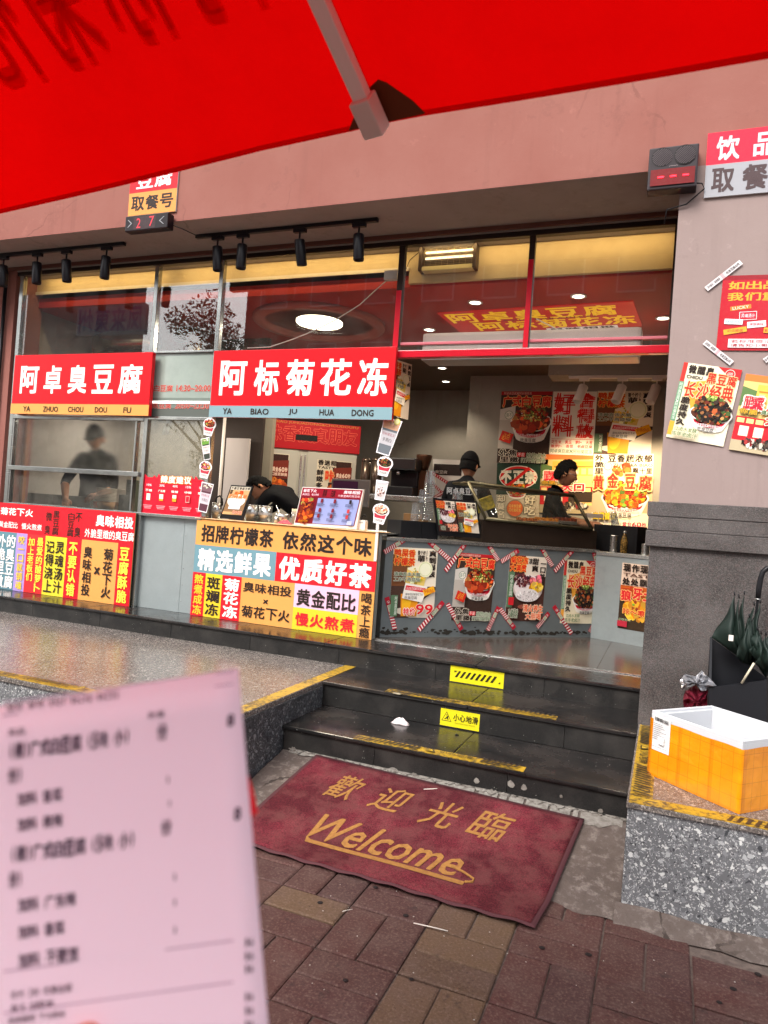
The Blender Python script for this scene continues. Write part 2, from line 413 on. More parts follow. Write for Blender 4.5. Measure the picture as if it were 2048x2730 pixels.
    def text(s, t, x0, y0, x1, y1, col, bold=.02, vert=False, out=None, outw=.05, shear=0, rot=0, pad=.93, jit=0, seed=1):
        """a row (or column) of characters stretched into the box; out = outline colour"""
        rnd = random.Random(seed + len(t))
        latin = all(ord(c) < 0x2000 for c in t)
        cells = []
        if latin and not vert: cells = [(t, x0, y0, x1, y1)]
        else:
            n = len(t)
            for i, ch in enumerate(t):
                if ch in ' \u3000': continue
                if vert: a = (x0, y0 + (y1 - y0) * i / n, x1, y0 + (y1 - y0) * (i + 1) / n)
                else: a = (x0 + (x1 - x0) * i / n, y0, x0 + (x1 - x0) * (i + 1) / n, y1)
                cx, cy = (a[0] + a[2]) / 2, (a[1] + a[3]) / 2
                px = pad if vert is False else 1; py = pad if vert else 1
                hw, hh = (a[2] - a[0]) / 2 * px, (a[3] - a[1]) / 2 * py
                jx, jy = (rnd.uniform(-jit, jit) * hw, rnd.uniform(-jit, jit) * hh)
                cells.append((ch, cx - hw + jx, cy - hh + jy, cx + hw + jx, cy + hh + jy))
        rots = [rot + (rnd.uniform(-jit, jit) * 25 if jit else 0) for _ in cells]
        if out:
            s.up()
            for (ch, *b), r in zip(cells, rots):
                k = outw * 1.3
                ex, ey = (b[2] - b[0]) * k / (len(ch) if latin else 1), (b[3] - b[1]) * k
                s._g(ch, b[0] - ex, b[1] - ey, b[2] + ex, b[3] + ey, out, bold + outw, shear, r, True, True)
            s.lv += .0005
        s.up()
        for (ch, *b), r in zip(cells, rots): s._g(ch, *b, col, bold, shear, r, True)
        return s
    def tpx(s, t, p, col, **k):
        """text box given by photo pixels (x0, y0, x1, y1) of its top-left and bottom-right corners"""
        a = s.uv(p[0], p[1]); b = s.uv(p[2], p[3]); return s.text(t, a[0], a[1], b[0], b[1], col, **k)
    def food(s, cx, cy, rx, ry, pal, n, size=.05, seed=3, asp=1.0):
        rnd = random.Random(seed); k = s.w / s.h; st = s.step; s.step = .00005; s.lv += .0003
        for i in range(int(n * 2.2)):
            a, q = rnd.uniform(0, 6.283), math.sqrt(rnd.random()); x, y = cx + rx * q * math.cos(a), cy + ry * q * math.sin(a) * k
            r = size * rnd.uniform(.28, 1.0); m_ = rnd.randint(5, 8); ph = rnd.uniform(0, 6)
            pts = []
            for j in range(m_):
                b = ph + 6.283 * j / m_; rr = r * rnd.uniform(.6, 1.1); pts.append((x + rr * math.cos(b), y + rr * asp * math.sin(b) * k))
            c0 = rnd.choice(pal); f0 = rnd.uniform(.7, 1.25); s.poly(pts[::-1], tuple(min(1, int(c0[k_:k_ + 2], 16) / 255 * f0) for k_ in (0, 2, 4)))
        s.step = st; return s
    def bowl(s, cx, cy, rx, hgt, pal, n=70, size=.05, seed=3, ry=None, heap=1.0, txt=True):
        """a white paper bowl of food: rim centre cx, cy, radius rx (fractions of width), height hgt"""
        k = s.w / s.h; ry = ry or rx * .42
        pts = [(cx - rx, cy)] + [(cx + rx * math.cos(a), cy + ry * .9 * k * 0 + (hgt * k) + ry * .5 * math.sin(a) * k) for a in []]
        lo = [(cx + rx * .72 * math.cos(R_(a)), cy + (hgt + ry * .55 * math.sin(R_(a))) * k) for a in range(180, -1, -20)]
        s.poly([(cx - rx, cy)] + lo + [(cx + rx, cy)], 'efe9df')
        bl = []
        for q, f in ((.25, 1), (.52, -1)):
            seg = []
            for a in range(180, -1, -20):
                rr = rx * (1 - .28 * q); seg.append((cx + rr * .86 * math.cos(R_(a)), cy + (hgt * q + ry * (1 - .45 * q) * math.sin(R_(a))) * k))
            bl.append(seg)
        s.poly(bl[1] + bl[0][::-1], 'd8243a')
        s.ell(cx, cy, rx, ry, 'f4efe6', 26); s.ell(cx, cy, rx * .93, ry * .9, '5a3020', 26)
        if heap: s.food(cx, cy - ry * .25 * k * heap, rx * .82, ry * .95 * (1 + .35 * heap), pal, n, size, seed)
        if txt:
            y0 = cy + (hgt * .27 + ry * .78) * k
            s.text('阿卓臭豆腐×阿标菊花冻', cx - rx * .62, y0, cx + rx * .62, y0 + rx * .15 * k, 'f6dfe0', .01)
            y1 = cy + (hgt * .60 + ry * .72) * k
            s.text('吃臭豆腐', cx - rx * .45, y1, cx + rx * .3, y1 + rx * .19 * k, '3a3634', .01)
        return s
    def build(s, name, parent=None, m=None, **kw): return s.mb.build(name, m or M_PRINT, parent, **kw)
# =================================================================== THE SETTING
ZG, Z1, Z2, ZP = -.165, .150, .313, .463       # pavement, first tread, second tread = terraces, shop floor
YP, YF = 4.70, 5.40                            # pillar / fascia face, glass line
CEIL, ZS = 3.42, 3.735

M_ASPH = mat('pale_paving', '8e8a84', .9, noise=(3, .3, '7e7a74'), bump=(80, .5, .004))  # unseen ground behind the camera made pale to bounce light forward
MB().box(-60, -60, ZG - .25, 60, 14, ZG - .03).build('ground', M_ASPH, kind='structure')
# --- pavers, two to a square, alternating direction
def paver_mat(name, c1, c2, c3):
    k = NB(name)
    oi = k.n('ShaderNodeObjectInfo')
    off = k.n('ShaderNodeVectorMath', {0: k.tc, 1: oi.outputs['Location']}, operation='ADD').outputs[0]
    n1 = k.noise(9, 8, vec=off); n2 = k.noise(90, 4, vec=off, rough=.75)
    c = k.ramp(oi.outputs['Random'], (.0, c1), (.5, c2), (1.0, c3))
    c = k.mix(k.ramp(n1, (.38, .0), (.68, .5)), c, '5c4a44')
    c = k.mix(k.ramp(n2, (.52, .0), (.68, .55)), c, '7d685e'); c = k.mix(k.ramp(n2, (.3, .6), (.44, .0)), c, '2a1c1a')
    c = k.mix(k.ramp(k.noise(14, 7, vec=off), (.62, .0), (.72, .6)), c, '2f2725')
    k.set(Base_Color=c, Roughness=.75, Specular_IOR_Level=.2); k.bump(k.math('ADD', n2, k.math('MULTIPLY', n1, .8)), .6, .004)
    return k.m
M_PAV_RED = paver_mat('red_paver', '452d2a', '50332f', '432e2d')
M_PAV_TAN = paver_mat('tan_paver', '574335', '5e4a38', '503e31')
M_JOINT = mat('joint_mortar', '75675f', .95, noise=(30, .25, '4a403c'), bump=(120, .5, .003))
CELL, GX, GY = .3285, -.470, 2.455
def brick_mesh(w, d, m):
    b = MB(); e, t, r = .0035, .045, .007
    x, y = w / 2 - e, d / 2 - e
    vs = [(-x, -y, -t), (x, -y, -t), (x, y, -t), (-x, y, -t), (-x, -y, -r * .7), (x, -y, -r * .7), (x, y, -r * .7), (-x, y, -r * .7),
          (-x + r, -y + r, 0), (x - r, -y + r, 0), (x - r, y - r, 0), (-x + r, y - r, 0)]
    fs = [(0, 3, 2, 1)] + [(i, (i + 1) % 4, (i + 1) % 4 + 4, i + 4) for i in range(4)] + [(i + 4, (i + 1) % 4 + 4, (i + 1) % 4 + 8, i + 8) for i in range(4)] + [(8, 9, 10, 11)]
    me = bpy.data.meshes.new('brick'); me.from_pydata(vs, [], fs); me.materials.append(m); return me
pm = {(o, c): brick_mesh(CELL if o else CELL / 2, CELL / 2 if o else CELL, M_PAV_TAN if c else M_PAV_RED) for o in (0, 1) for c in (0, 1)}
pav = MB().box(-60, -2.2, ZG - .03, 60, 3.62, ZG - .012).build('pavement', M_JOINT, kind='structure')
tans = {(0, 1), (1, 1), (0, 0), (0, -1), (1, 2), (-3, 0), (4, -2)}
for i in range(-9, 7):
    for j in range(-6, 3):
        o = (i + j) % 2              # 1 = long side along X
        for k in (0, 1):
            cx, cy = GX + (i + .5) * CELL, GY + (j + .5) * CELL
            if o: cy += (k - .5) * CELL / 2
            else: cx += (k - .5) * CELL / 2
            if cy > 3.33 or (cx > -.09 and cy > 3.22) or (cx < -2.1 and cy > 3.22): continue
            tan = ((i, j) in {(-1, 0), (-1, 1), (-1, -1)}) or random.random() < .02
            b = bpy.data.objects.new('brick', pm[(o, int(tan))]); link(b, pav)
            b.location = (cx + random.uniform(-.0015, .0015), cy + random.uniform(-.0015, .0015), ZG + random.uniform(-.003, .002))
            b.rotation_euler = (random.uniform(-.004, .004), random.uniform(-.004, .004), random.uniform(-.005, .005))
# pavement beyond the modelled bricks (same bond, far off / behind the camera)
def cement(name, c1, c2):
    k = NB(name); n1 = k.noise(3, 9, rough=.7); n2 = k.noise(22, 8, rough=.7); n3 = k.noise(150, 3)
    c = k.mix(k.ramp(n1, (.35, .0), (.65, 1.)), c1, c2)
    c = k.mix(k.ramp(n2, (.5, .0), (.7, .55)), c, '9a8f88')
    c = k.mix(k.ramp(n2, (.3, .6), (.42, .0)), c, '4e423d')
    wv = k.n('ShaderNodeMix', {0: .2}, data_type='VECTOR'); nz = k.n('ShaderNodeTexNoise', {'Vector': k.tc, 'Scale': 5.0, 'Detail': 6.0})
    k.t.links.new(k.tc, wv.inputs[4]); k.t.links.new(nz.outputs['Color'], wv.inputs[5])
    e = k.n('ShaderNodeTexVoronoi', {'Vector': wv.outputs[1], 'Scale': 2.6}, feature='DISTANCE_TO_EDGE').outputs['Distance']
    c = k.mix(k.math('MULTIPLY', k.math('LESS_THAN', e, .012), k.ramp(k.noise(3, 2), (.45, .0), (.55, .8))), c, '38302c')
    k.set(Base_Color=c, Roughness=.85, Specular_IOR_Level=.15); k.bump(k.math('ADD', n2, k.math('MULTIPLY', n3, .5)), .8, .008); return k.m
M_CEM = cement('worn_cement', '554b46', '665b55')
# sloping cement apron in front of the steps, cracked and lumpy
def apron():
    b = MB(); nx, ny = 44, 18; rnd = random.Random(4)
    for j in range(ny + 1):
        for i in range(nx + 1):
            x = -2.10 + 2.01 * i / nx; y = 3.22 + .70 * j / ny + (.02 * math.sin(x * 9) + .012 * math.sin(x * 31) if j == 0 else 0)
            z = ZG + .004 + (0 - ZG) * max(0, (j / ny)) ** .9 + .004 * math.sin(x * 13 + j) * math.sin(j * 1.7 + x * 5) + rnd.uniform(-.0015, .0015) - (.004 if j == 0 else 0)
            if j == ny: z += .008 + .006 * math.sin(x * 40)
            b.v.append((x, y, z))
    for j in range(ny):
        for i in range(nx):
            a = j * (nx + 1) + i; b.f.append([a, a + 1, a + nx + 2, a + nx + 1]); b.c.append(None); b.sm.append(True)
    return b.build('cement_apron', M_CEM, kind='structure')
apron()
# mortar smeared along the foot of the first riser
M_MORTAR = mat('white_mortar', '8f8a83', .9, noise=(30, .2, '5f5852'), bump=(90, .8, .004))
def mortar():
    b = MB(); rnd = random.Random(8); x = -2.05
    while x < -.12:
        w = rnd.uniform(.03, .11); h = rnd.uniform(.004, .016) * (1.6 if rnd.random() < .15 else 1); d = rnd.uniform(.012, .05)
        n = 7; top = []
        pts = [(x, 3.9, -.01)]
        for i in range(n + 1): pts.append((x + w * i / n, 3.9, .006 + h * math.sin(math.pi * i / n) * rnd.uniform(.5, 1.1)))
        pts.append((x + w, 3.9, -.01))
        b.prism([(p[0], 3.8905, p[2]) for p in pts], (0, .004, 0))
        pts = [(x + w * i / n, 3.9 - d * math.sin(math.pi * (i + .3) / n) * rnd.uniform(.5, 1), .012) for i in range(n + 1)]
        b.prism([(x - .01, 3.892, .010)] + [(p[0], p[1], .010 - (3.9 - p[1]) * .22) for p in pts] + [(x + w + .01, 3.892, .010)], (0, 0, .006))
        x += w * .8
    for i in range(5):
        x = rnd.uniform(-.9, -.15); z = rnd.uniform(.02, .07); r = rnd.uniform(.005, .022)
        b.prism([(x + r * math.cos(a * .9) * rnd.uniform(.6, 1.1), 3.8895, z + r * math.sin(a * .9) * rnd.uniform(.6, 1.2)) for a in range(7)], (0, .0035, 0))
    return b
steps = empty('entrance_steps', (0, 0, 0), kind='structure')
mortar().build('mortar', M_MORTAR, steps, kind='stuff')
def band():
    b = MB(); rnd = random.Random(21); n = 150; zz_ = lambda y: ZG + .011 + (-ZG) * max(0, (y - 3.22) / .70) ** .9
    q = .04
    for i in range(n + 1):
        x = -2.05 + 1.93 * i / n; q = max(.012, min(.085, q + rnd.uniform(-.012, .012))); y = 3.889 - q * (.5 + .7 * i / n)
        b.v += [(x, 3.893, zz_(3.893) + .003), (x, y, zz_(y) - .002)]
    for i in range(n):
        if rnd.random() < .93: b.f.append([2 * i, 2 * i + 1, 2 * i + 3, 2 * i + 2]); b.c.append(None); b.sm.append(True)
    return b
band().build('mortar_band', M_MORTAR, steps, kind='stuff')
def slabs(name, m, parent, cuts, y0, y1, z0, z1, bev=.004):
    for a, b in zip(cuts, cuts[1:]):
        MB().box(a + .0012, y0, z0, b - .0012, y1, z1, bev=bev).build(name, m, parent)
slabs('riser_slab', M_RISER, steps, [-2.10, -1.50, -.72, -.09], 3.895, 3.92, ZG, Z1 - .022, .002)
slabs('tread_slab', M_BLACK, steps, [-2.11, -1.05, -.09], 3.878, 4.445, Z1 - .022, Z1, .008)
slabs('riser_slab', M_RISER, steps, [-2.13, -1.25, -.5, -.09], 4.445, 4.47, Z1, Z2 - .022, .002)
slabs('tread_slab', M_BLACK, steps, [-2.16, -1.1, -.09], 4.428, 5.01, Z2 - .022, Z2, .008)
slabs('riser_slab', M_RISER, steps, [-9, -7.8, -7.0, -6.2, -5.42, -4.62, -3.85, -3.07, -2.28, -1.5, -.72, -.09], 5.01, 5.035, Z2 - .02, ZP - .022, .002)
slabs('ledge_slab', M_BLACK, steps, [-9, -7.2, -6.0, -4.8, -3.6, -2.4, -1.2, -.09], 4.99, 5.44, ZP - .022, ZP, .008)
# silver edge strip of the threshold
MB().box(-2.17, 5.425, ZP, -.09, 5.465, ZP + .006, bev=.002).build('threshold_strip', M_STEEL, steps)

def tape_mat(name, wear):
    """yellow floor tape with black slanted bars, worn"""
    k = NB(name); a = k.n('ShaderNodeAttribute', attribute_name='Col')
    n = k.noise(38, 7, rough=.75); n2 = k.noise(5, 4)
    f = k.ramp(k.math('ADD', n, k.math('MULTIPLY', n2, .4)), (wear - .06, 1.0), (wear + .06, .0))
    k.set(Base_Color=k.mix(f, a.outputs['Color'], '3b3126'), Roughness=.4); return k.m
M_TAPE = tape_mat('worn_hazard_tape', .67)
def hazard(O, U, V, w, h, mark='小心地滑', period=None, seed=1, start=0):
    """V points from the far to the near edge of the strip"""
    a = Art(O, U, V, w, h, step=.0005); a.sheet('b08c24', .0012); a.rect(0, 0, 1, 1, 'b08c24'); N = w / h
    x = start; sec = 0
    while x < N - .1:
        if sec % 2 == 0:
            for i in range(13):
                q = x + i * .36
                if q + .4 < N: a.poly([(q / N, .88), ((q + .17) / N, .88), ((q + .42) / N, .14), ((q + .25) / N, .14)], '1d1a16')
            x += 5.0
        else:
            if x + 3.4 < N:
                a.poly([((x + .1) / N, .8), ((x + .9) / N, .8), ((x + .5) / N, .15)], '1d1a16'); a.poly([((x + .25) / N, .73), ((x + .75) / N, .73), ((x + .5) / N, .3)], 'b8962a')
                a.text(mark, (x + 1.1) / N, .2, (x + 3.4) / N, .8, '1d1a16', .01)
            x += 3.9
        sec += 1
    return a
def tape(O, U, V, w, h, label, start=0):
    a = hazard(O, U, V, w, h, start=start); return a.build('hazard_tape', None, M_TAPE, label=label, cat='floor tape', group='yellow and black hazard tapes on the step and terrace edges')
p0 = onz(968, 1952, Z1); p1 = onz(1410, 2035, Z1)
tape((p0.x, 3.968, Z1 + .0015), (1, 0, 0), (0, -1, 0), p1.x - p0.x, .085, 'worn hazard tape along the edge of the lowest black step')
p0 = onz(1040, 1836, Z2); p1 = onz(1485, 1915, Z2)
tape((p0.x, 4.518, Z2 + .0015), (1, 0, 0), (0, -1, 0), p1.x - p0.x, .085, 'worn hazard tape along the edge of the middle black step')

# --- left terrace and right terrace block
ter = empty('terrace', (0, 0, 0), kind='structure')
MB().box(-9, 3.295, ZG - .05, -2.13, 5.0, Z2 - .03).build('core', M_CEM, ter)
slabs('top_slab', M_TERR_TOP, ter, [-9, -7.3, -5.6, -3.87, -2.12], 3.265, 5.009, Z2 - .03, Z2, .003)
slabs('face_slab', M_TERR_FACE, ter, [-9, -7.3, -5.6, -3.87, -2.135], 3.275, 3.295, ZG, Z2 - .03, .002)
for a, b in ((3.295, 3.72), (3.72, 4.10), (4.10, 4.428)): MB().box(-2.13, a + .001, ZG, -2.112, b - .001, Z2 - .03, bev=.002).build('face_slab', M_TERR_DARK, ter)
tape((-2.215, 5.0, Z2 + .0015), (0, -1, 0), (1, 0, 0), 1.62, .088, 'hazard tape running down the right edge of the left terrace')
tape((-4.5, 3.36, Z2 + .0015), (1, 0, 0), (0, -1, 0), 2.28, .088, 'hazard tape along the front edge of the left terrace', 1.0)
blk = empty('terrace_block', (0, 0, 0), kind='structure')
MB().box(-.07, 3.31, ZG - .05, 4, 4.72, Z2 - .03).build('core', M_CEM, blk)
MB().box(-.092, 3.275, Z2 - .022, 4, 4.72, Z2, bev=.003).build('top_slab', M_TERR_TOP, blk)
slabs('face_slab', M_TERR_FACE, blk, [-.087, 1.9, 4], 3.285, 3.31, ZG + .03, Z2 - .022, .002)
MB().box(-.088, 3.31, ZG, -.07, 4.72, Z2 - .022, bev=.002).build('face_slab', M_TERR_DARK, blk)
def fillet():
    b = MB(); n = 40
    for i in range(n + 1):
        x = -.11 + 4.1 * i / n; w = .01 * math.sin(i * 2.1)
        b.v += [(x, 3.286, ZG + .045 + .006 * math.sin(i * 1.3)), (x, 3.265 + w * .4, ZG + .035), (x, 3.21 + w, ZG + .012), (x, 3.185 + w * 1.4, ZG - .004)]
    for i in range(n):
        for j in range(3): a = i * 4 + j; b.f.append([a + 1, a, a + 4, a + 5][::-1]); b.c.append(None); b.sm.append(True)
    return b.build('cement_fillet', M_CEM, blk)
fillet()
a_ = hazard((.012, 4.66, Z2 + .0015), (0, -1, 0), (-1, 0, 0), 1.38, .095)
a_.build('hazard_tape', None, M_TAPE, label='worn hazard tape on the short left edge of the right terrace', cat='floor tape', group='yellow and black hazard tapes on the step and terrace edges')
tape((.012, 3.375, Z2 + .0015), (1, 0, 0), (0, -1, 0), 1.8, .095, 'hazard tape along the front edge of the right terrace under the box', 3.0)

# --- shop floor, tiles
fl = MB().box(-9, 5.44, ZP - .2, 4, 10.5, ZP - .004).build('shop_floor', M_JOINT, kind='structure')
M_TILE = mat('dark_floor_tile', '3d3733', .18, noise=(3, .25, '4a413b'), spec=.5)
tm = {}
for i in range(-5, 1):
    for j in range(0, 4):
        x0, y0 = -.42 + i * .6, 5.47 + j * .6
        b = MB().box(x0 + .0015, y0 + .0015, ZP - .004, x0 + .5985, y0 + .5985, ZP + .001, bev=.0008)
        b.build('floor_tile', M_TILE, fl)

# --- building: pillar, fascia beam, soffit, upper wall
pil = empty('corner_pillar', (0, 0, 0), label='grey plastered wall pier tinted pink for canopy light with dark granite base right of the opening', cat='wall')
MB().box(-.064, YP, 1.672, 4, 9.6, ZS).build('plaster_face', M_PIER, pil)
MB().box(-.098, 4.678, Z2 - .02, 4, 9.6, 1.399).build('granite_panel', M_FLAMED, pil)
zz = [1.399, 1.497, 1.583, 1.672]
for i, (a, b) in enumerate(zip(zz, zz[1:])):
    MB().box(-.125 + (.008 if i == 1 else 0), 4.648 + (.004 if i == 1 else 0), a + .001, 4, 9.59, b - .001, bev=.004).build('granite_course', M_FLAMED, pil)
bm_ = empty('fascia_beam', (0, 0, 0), label='long plastered beam coloured pink for canopy light above the shop windows', cat='wall')
MB().box(-9.5, YP, ZS, 4, YP + .25, 9).build('plaster_face', M_WALL, bm_)
MB().box(-9.5, YP + .004, ZS - .002, -.066, 5.36, ZS + .2).build('soffit', M_SOFFIT, bm_)
MB().box(-9.5, 5.361, ZS - .03, -.066, 5.6, ZS + .3).build('lintel', M_SOFFIT, bm_)
lp = empty('left_pier', (0, 0, 0), label='plain plastered wall pier at the far left of the windows', cat='wall')
MB().box(-9.5, 5.36, ZP - .1, -6.36, 5.7, ZS - .002).build('plaster_face', M_WALL, lp)
M_BLK = mat('black_paint', '17171a', .4)
MB().tube([(-6.47, 5.33, ZP), (-6.47, 5.33, ZS)], .018).build('drain_pipe', M_BLK, label='thin dark pipe running down the far left pier', cat='pipe')
# conduit along the soffit
M_CONDUIT = mat('brown_conduit', '5d3a31', .5)
MB().box(-9, 5.30, ZS - .034, -.07, 5.325, ZS - .004).build('conduit', M_CONDUIT, label='reddish brown cable duct under the soffit along the window heads', cat='cable duct')

# --- interior shell
shell = empty('shop_interior', (0, 0, 0), kind='structure')
M_CEIL = mat('ceiling_paint', '6a5a4e', .8)
M_CEILRED = mat('red_ceiling_paint', 'a82c26', .55)
MB().box(-9, 5.66, CEIL, -.06, 7.6, CEIL + .1).build('red_ceiling', M_CEILRED, shell)
MB().box(-9, 7.6, CEIL + .001, -.06, 10.6, CEIL + .1).build('ceiling', M_CEIL, shell)
MB().box(-2.42, 9.2, ZP, .5, 9.35, CEIL).build('back_wall', M_INWALL, shell)
MB().box(-2.56, 9.2, ZP, -2.421, 10.2, CEIL).build('wall_return', M_INWALL, shell)
MB().box(-9, 10.2, ZP, -2.4, 10.35, CEIL).build('left_back_wall', M_INWALL, shell)
MB().box(-6.6, 5.6, ZP, -6.42, 10.2, CEIL).build('side_wall', M_INWALL, shell)
M_BULK = mat('warm_plaster', 'c9b48c', .7, noise=(6, .25, 'bfa87e'), bump=(60, .2, .003))
MB().box(-9, 5.62, 3.56, -2.16, 5.66, ZS - .001).build('bulkhead', M_BULK, shell)
MB().box(-9, 5.605, 3.545, -2.16, 5.62, 3.575).build('bulkhead_trim', mat('white_trim', 'd8cdb8', .5), shell)
MB().box(-2.16, 5.62, 3.441, -.06, 5.66, ZS - .001).build('bulkhead', M_BULK, shell)
MB().box(-9, 5.36, ZS + .01, 0, 10.5, ZS + .15).build('upper_slab', M_CEIL, shell)
MB().box(-6.42, 7.25, ZP, -4.35, 7.32, 2.9).build('kitchen_partition', mat('pale_partition', 'a39b8b', .5, noise=(2, .3, '928a7a')), shell)
MB().box(-6.42, 5.60, 1.33, ony(72, 1150, 5.6).x, 5.64, 2.9).build('orange_board', mat('orange_board', '9a5f36', .6), shell)

# unseen hood and lamp added: light the misted window, keep upper panes dark
kl = empty('added_range_hood', (-5.5, 6.5, 2.5), label='unseen range hood with a lamp, added behind the left red board to light the misted window', cat='range hood')
MB().box(-.85, -.45, .06, .75, .55, .34, bev=.01).build('canopy', M_STEEL, kl)
MB().box(-.55, -.12, .02, .55, .12, .058, bev=.01).build('lamp_cover', mat('kitchen_glow', 'fff4e0', .4, emit=('fff0dc', 3)), kl)
l_ = bpy.data.lights.new('kitchen_light', 'AREA'); l_.shape = 'RECTANGLE'; l_.size = 1.1; l_.size_y = .24; l_.energy = 10; l_.color = (1, .92, .8)
o_ = bpy.data.objects.new('kitchen_light', l_); link(o_, kl); o_.location = (0, 0, .01)
# =================================================================== SHOP FRONT
front = empty('shop_window', (0, 0, 0), label='long steel framed shop window with tall glass panes', cat='window')
FX = [-6.30, -4.59, -3.87, -2.14, -1.087, -.085]
M_REDREFL = mat('red_reflection_paint', 'c8142a', .3, coat=.4, noise=(4, .25, 'b81024'))  # red reflection in the steel frames, put into a colour
M_DKFRAME = mat('dark_bronze_frame', '3c322e', .35, metal=.6)
def post(x, z0, z1, w=.045, m=M_FRAME, y0=5.375, y1=5.425):
    return MB().box(x - w / 2, y0, z0, x + w / 2, y1, z1, bev=.003).build('mullion', m, front)
post(FX[0], ZP, ZS - .03, .05); post(FX[1], ZP, ZS - .03); post(FX[2], 1.35, ZS - .03, .042)
post(FX[3], 2.76, ZS - .03, .05, M_DKFRAME); post(FX[4], 2.81, ZS - .03, .045, M_DKFRAME); post(FX[5] + .012, 2.80, ZS - .03, .03, M_DKFRAME)
MB().box(-6.36, 5.37, ZS - .07, -.066, 5.43, ZS - .03, bev=.004).build('head_rail', M_DKFRAME, front)
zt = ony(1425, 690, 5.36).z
MB().box(FX[4] - .019, 5.366, 2.812, FX[4] + .019, 5.374, zt, bev=.001).build('red_reflection_strip', M_REDREFL, front)  # thin strip standing in for the red reflection low on this mullion
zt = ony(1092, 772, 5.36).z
MB().box(FX[3] - .022, 5.366, 2.812, FX[3] + .022, 5.374, zt, bev=.001).build('red_reflection_strip', M_REDREFL, front)  # the left mullion's red reflection, built as a strip too
MB().box(-2.165, 5.362, 2.752, -.07, 5.43, 2.810, bev=.006).build('red_transom', M_REDREFL, front)  # bar carries the red reflection as its colour
MB().box(-2.11, 5.40, 2.862, -.09, 5.43, 2.884, bev=.004).build('glazing_rail', mat('pink_trim', 'c8707a', .35), front)
def rail(x0, x1, z0, z1, y0=5.37, y1=5.43, m=M_FRAME): MB().box(x0, y0, z0, x1, y1, z1, bev=.003).build('rail', m, front)
zr = (ony(240, 1258, YF).z)
rail(-6.275, -4.613, 2.20, 2.236); rail(-6.275, -4.613, zr - .022, zr + .022, 5.35); rail(-4.567, -3.85, 2.215, 2.245); rail(-6.275, -3.89, 1.318, 1.345)
rail(-4.567, -3.89, 2.835, 2.855)
post(-4.70, 1.345, 2.2, .02); post(-6.262, 1.345, 2.2, .02)
def pane(x0, x1, z0, z1, m=M_GLASS, y=5.40):
    MB().box(x0, y, z0, x1, y + .005, z1).build('glass_pane', m, front)
pane(-6.275, -4.613, 2.84, ZS - .07); pane(-4.567, -3.892, 2.855, ZS - .07); pane(-3.848, -2.166, 2.80, ZS - .07)
pane(-2.114, -1.11, 2.811, ZS - .07, y=5.405); pane(-1.064, -.09, 2.811, ZS - .07, y=5.405)
pane(-6.275, -4.613, zr + .022, 2.2, M_FOG); pane(-6.25, -4.72, 1.345, zr - .022, glass('steamed_glass', rough=.10, film=.07), 5.41)
pane(-4.567, -3.892, 1.345, 2.215, glass('hazy_glass', (.75, .75, .7), film=.22, filmcol='8b8578'))
# pale green lit panel with opening hours
hp = MB().box(-4.565, 5.395, 2.246, -3.893, 5.405, 2.834).build('hours_panel', mat('pale_green_film', 'a3ada5', .15, coat=.5, noise=(1.5, .2, '87938b')), label='pale green film panel with red opening hours between the two red signs', cat='sign')
a = Art.onwall(-4.565, -3.893, 2.246, 2.834, 5.394)
a.rect(.0, .70, 1, .86, '6f7a73'); a.rect(.0, .86, 1, 1, '5b605b')
a.text('白豆腐', .03, .50, .36, .60, 'b53a30', .02, out='d9b3a8', outw=.03); a.text('14:30~20:00', .42, .50, .98, .60, 'b53a30', .02, out='d9b3a8', outw=.03)
a.text('黑豆腐', .03, .77, .36, .87, 'a93a30', .02, out='d9b3a8', outw=.03); a.text('20:00~23:30', .42, .77, .98, .87, 'a93a30', .02, out='d9b3a8', outw=.03)
a.build('lettering', hp)
MB().box(-4.55, 5.388, 2.37, -3.91, 5.394, 2.392).build('light_strip', mat('strip_light', 'ffffff', .3, emit=('f2efe6', .8)), hp)

# counter walls below the windows
cw = empty('counter_front', (0, 0, 0), label='galvanised sheet counter front between the two lettered boards', cat='counter')
xs = [-6.36, -5.6, -4.9, -4.10, -3.30, -2.72, -2.17]
for a0, b0 in zip(xs, xs[1:]): MB().box(a0 + .001, 5.42, ZP, b0 - .001, 5.44, 1.318, bev=.002).build('sheet_panel', M_GALV, cw)
MB().box(-6.36, 5.425, 1.318, -2.17, 6.05, 1.33, bev=.003).build('counter_top', M_STEEL, cw)
MB().box(-6.36, 5.44, ZP, -2.17, 5.46, 1.318).build('counter_back', M_GALV, cw)
for x, z in [(-4.10 + s * .02, ZP + .1 + .15 * i) for i in range(5) for s in (-1, 1)]:
    MB().lathe([(0, .002), (.004, .002), (.005, 0)], (x, 5.42, z), 8, Matrix.Rotation(R_(90), 4, 'X')).build('rivet', M_STEEL, cw)

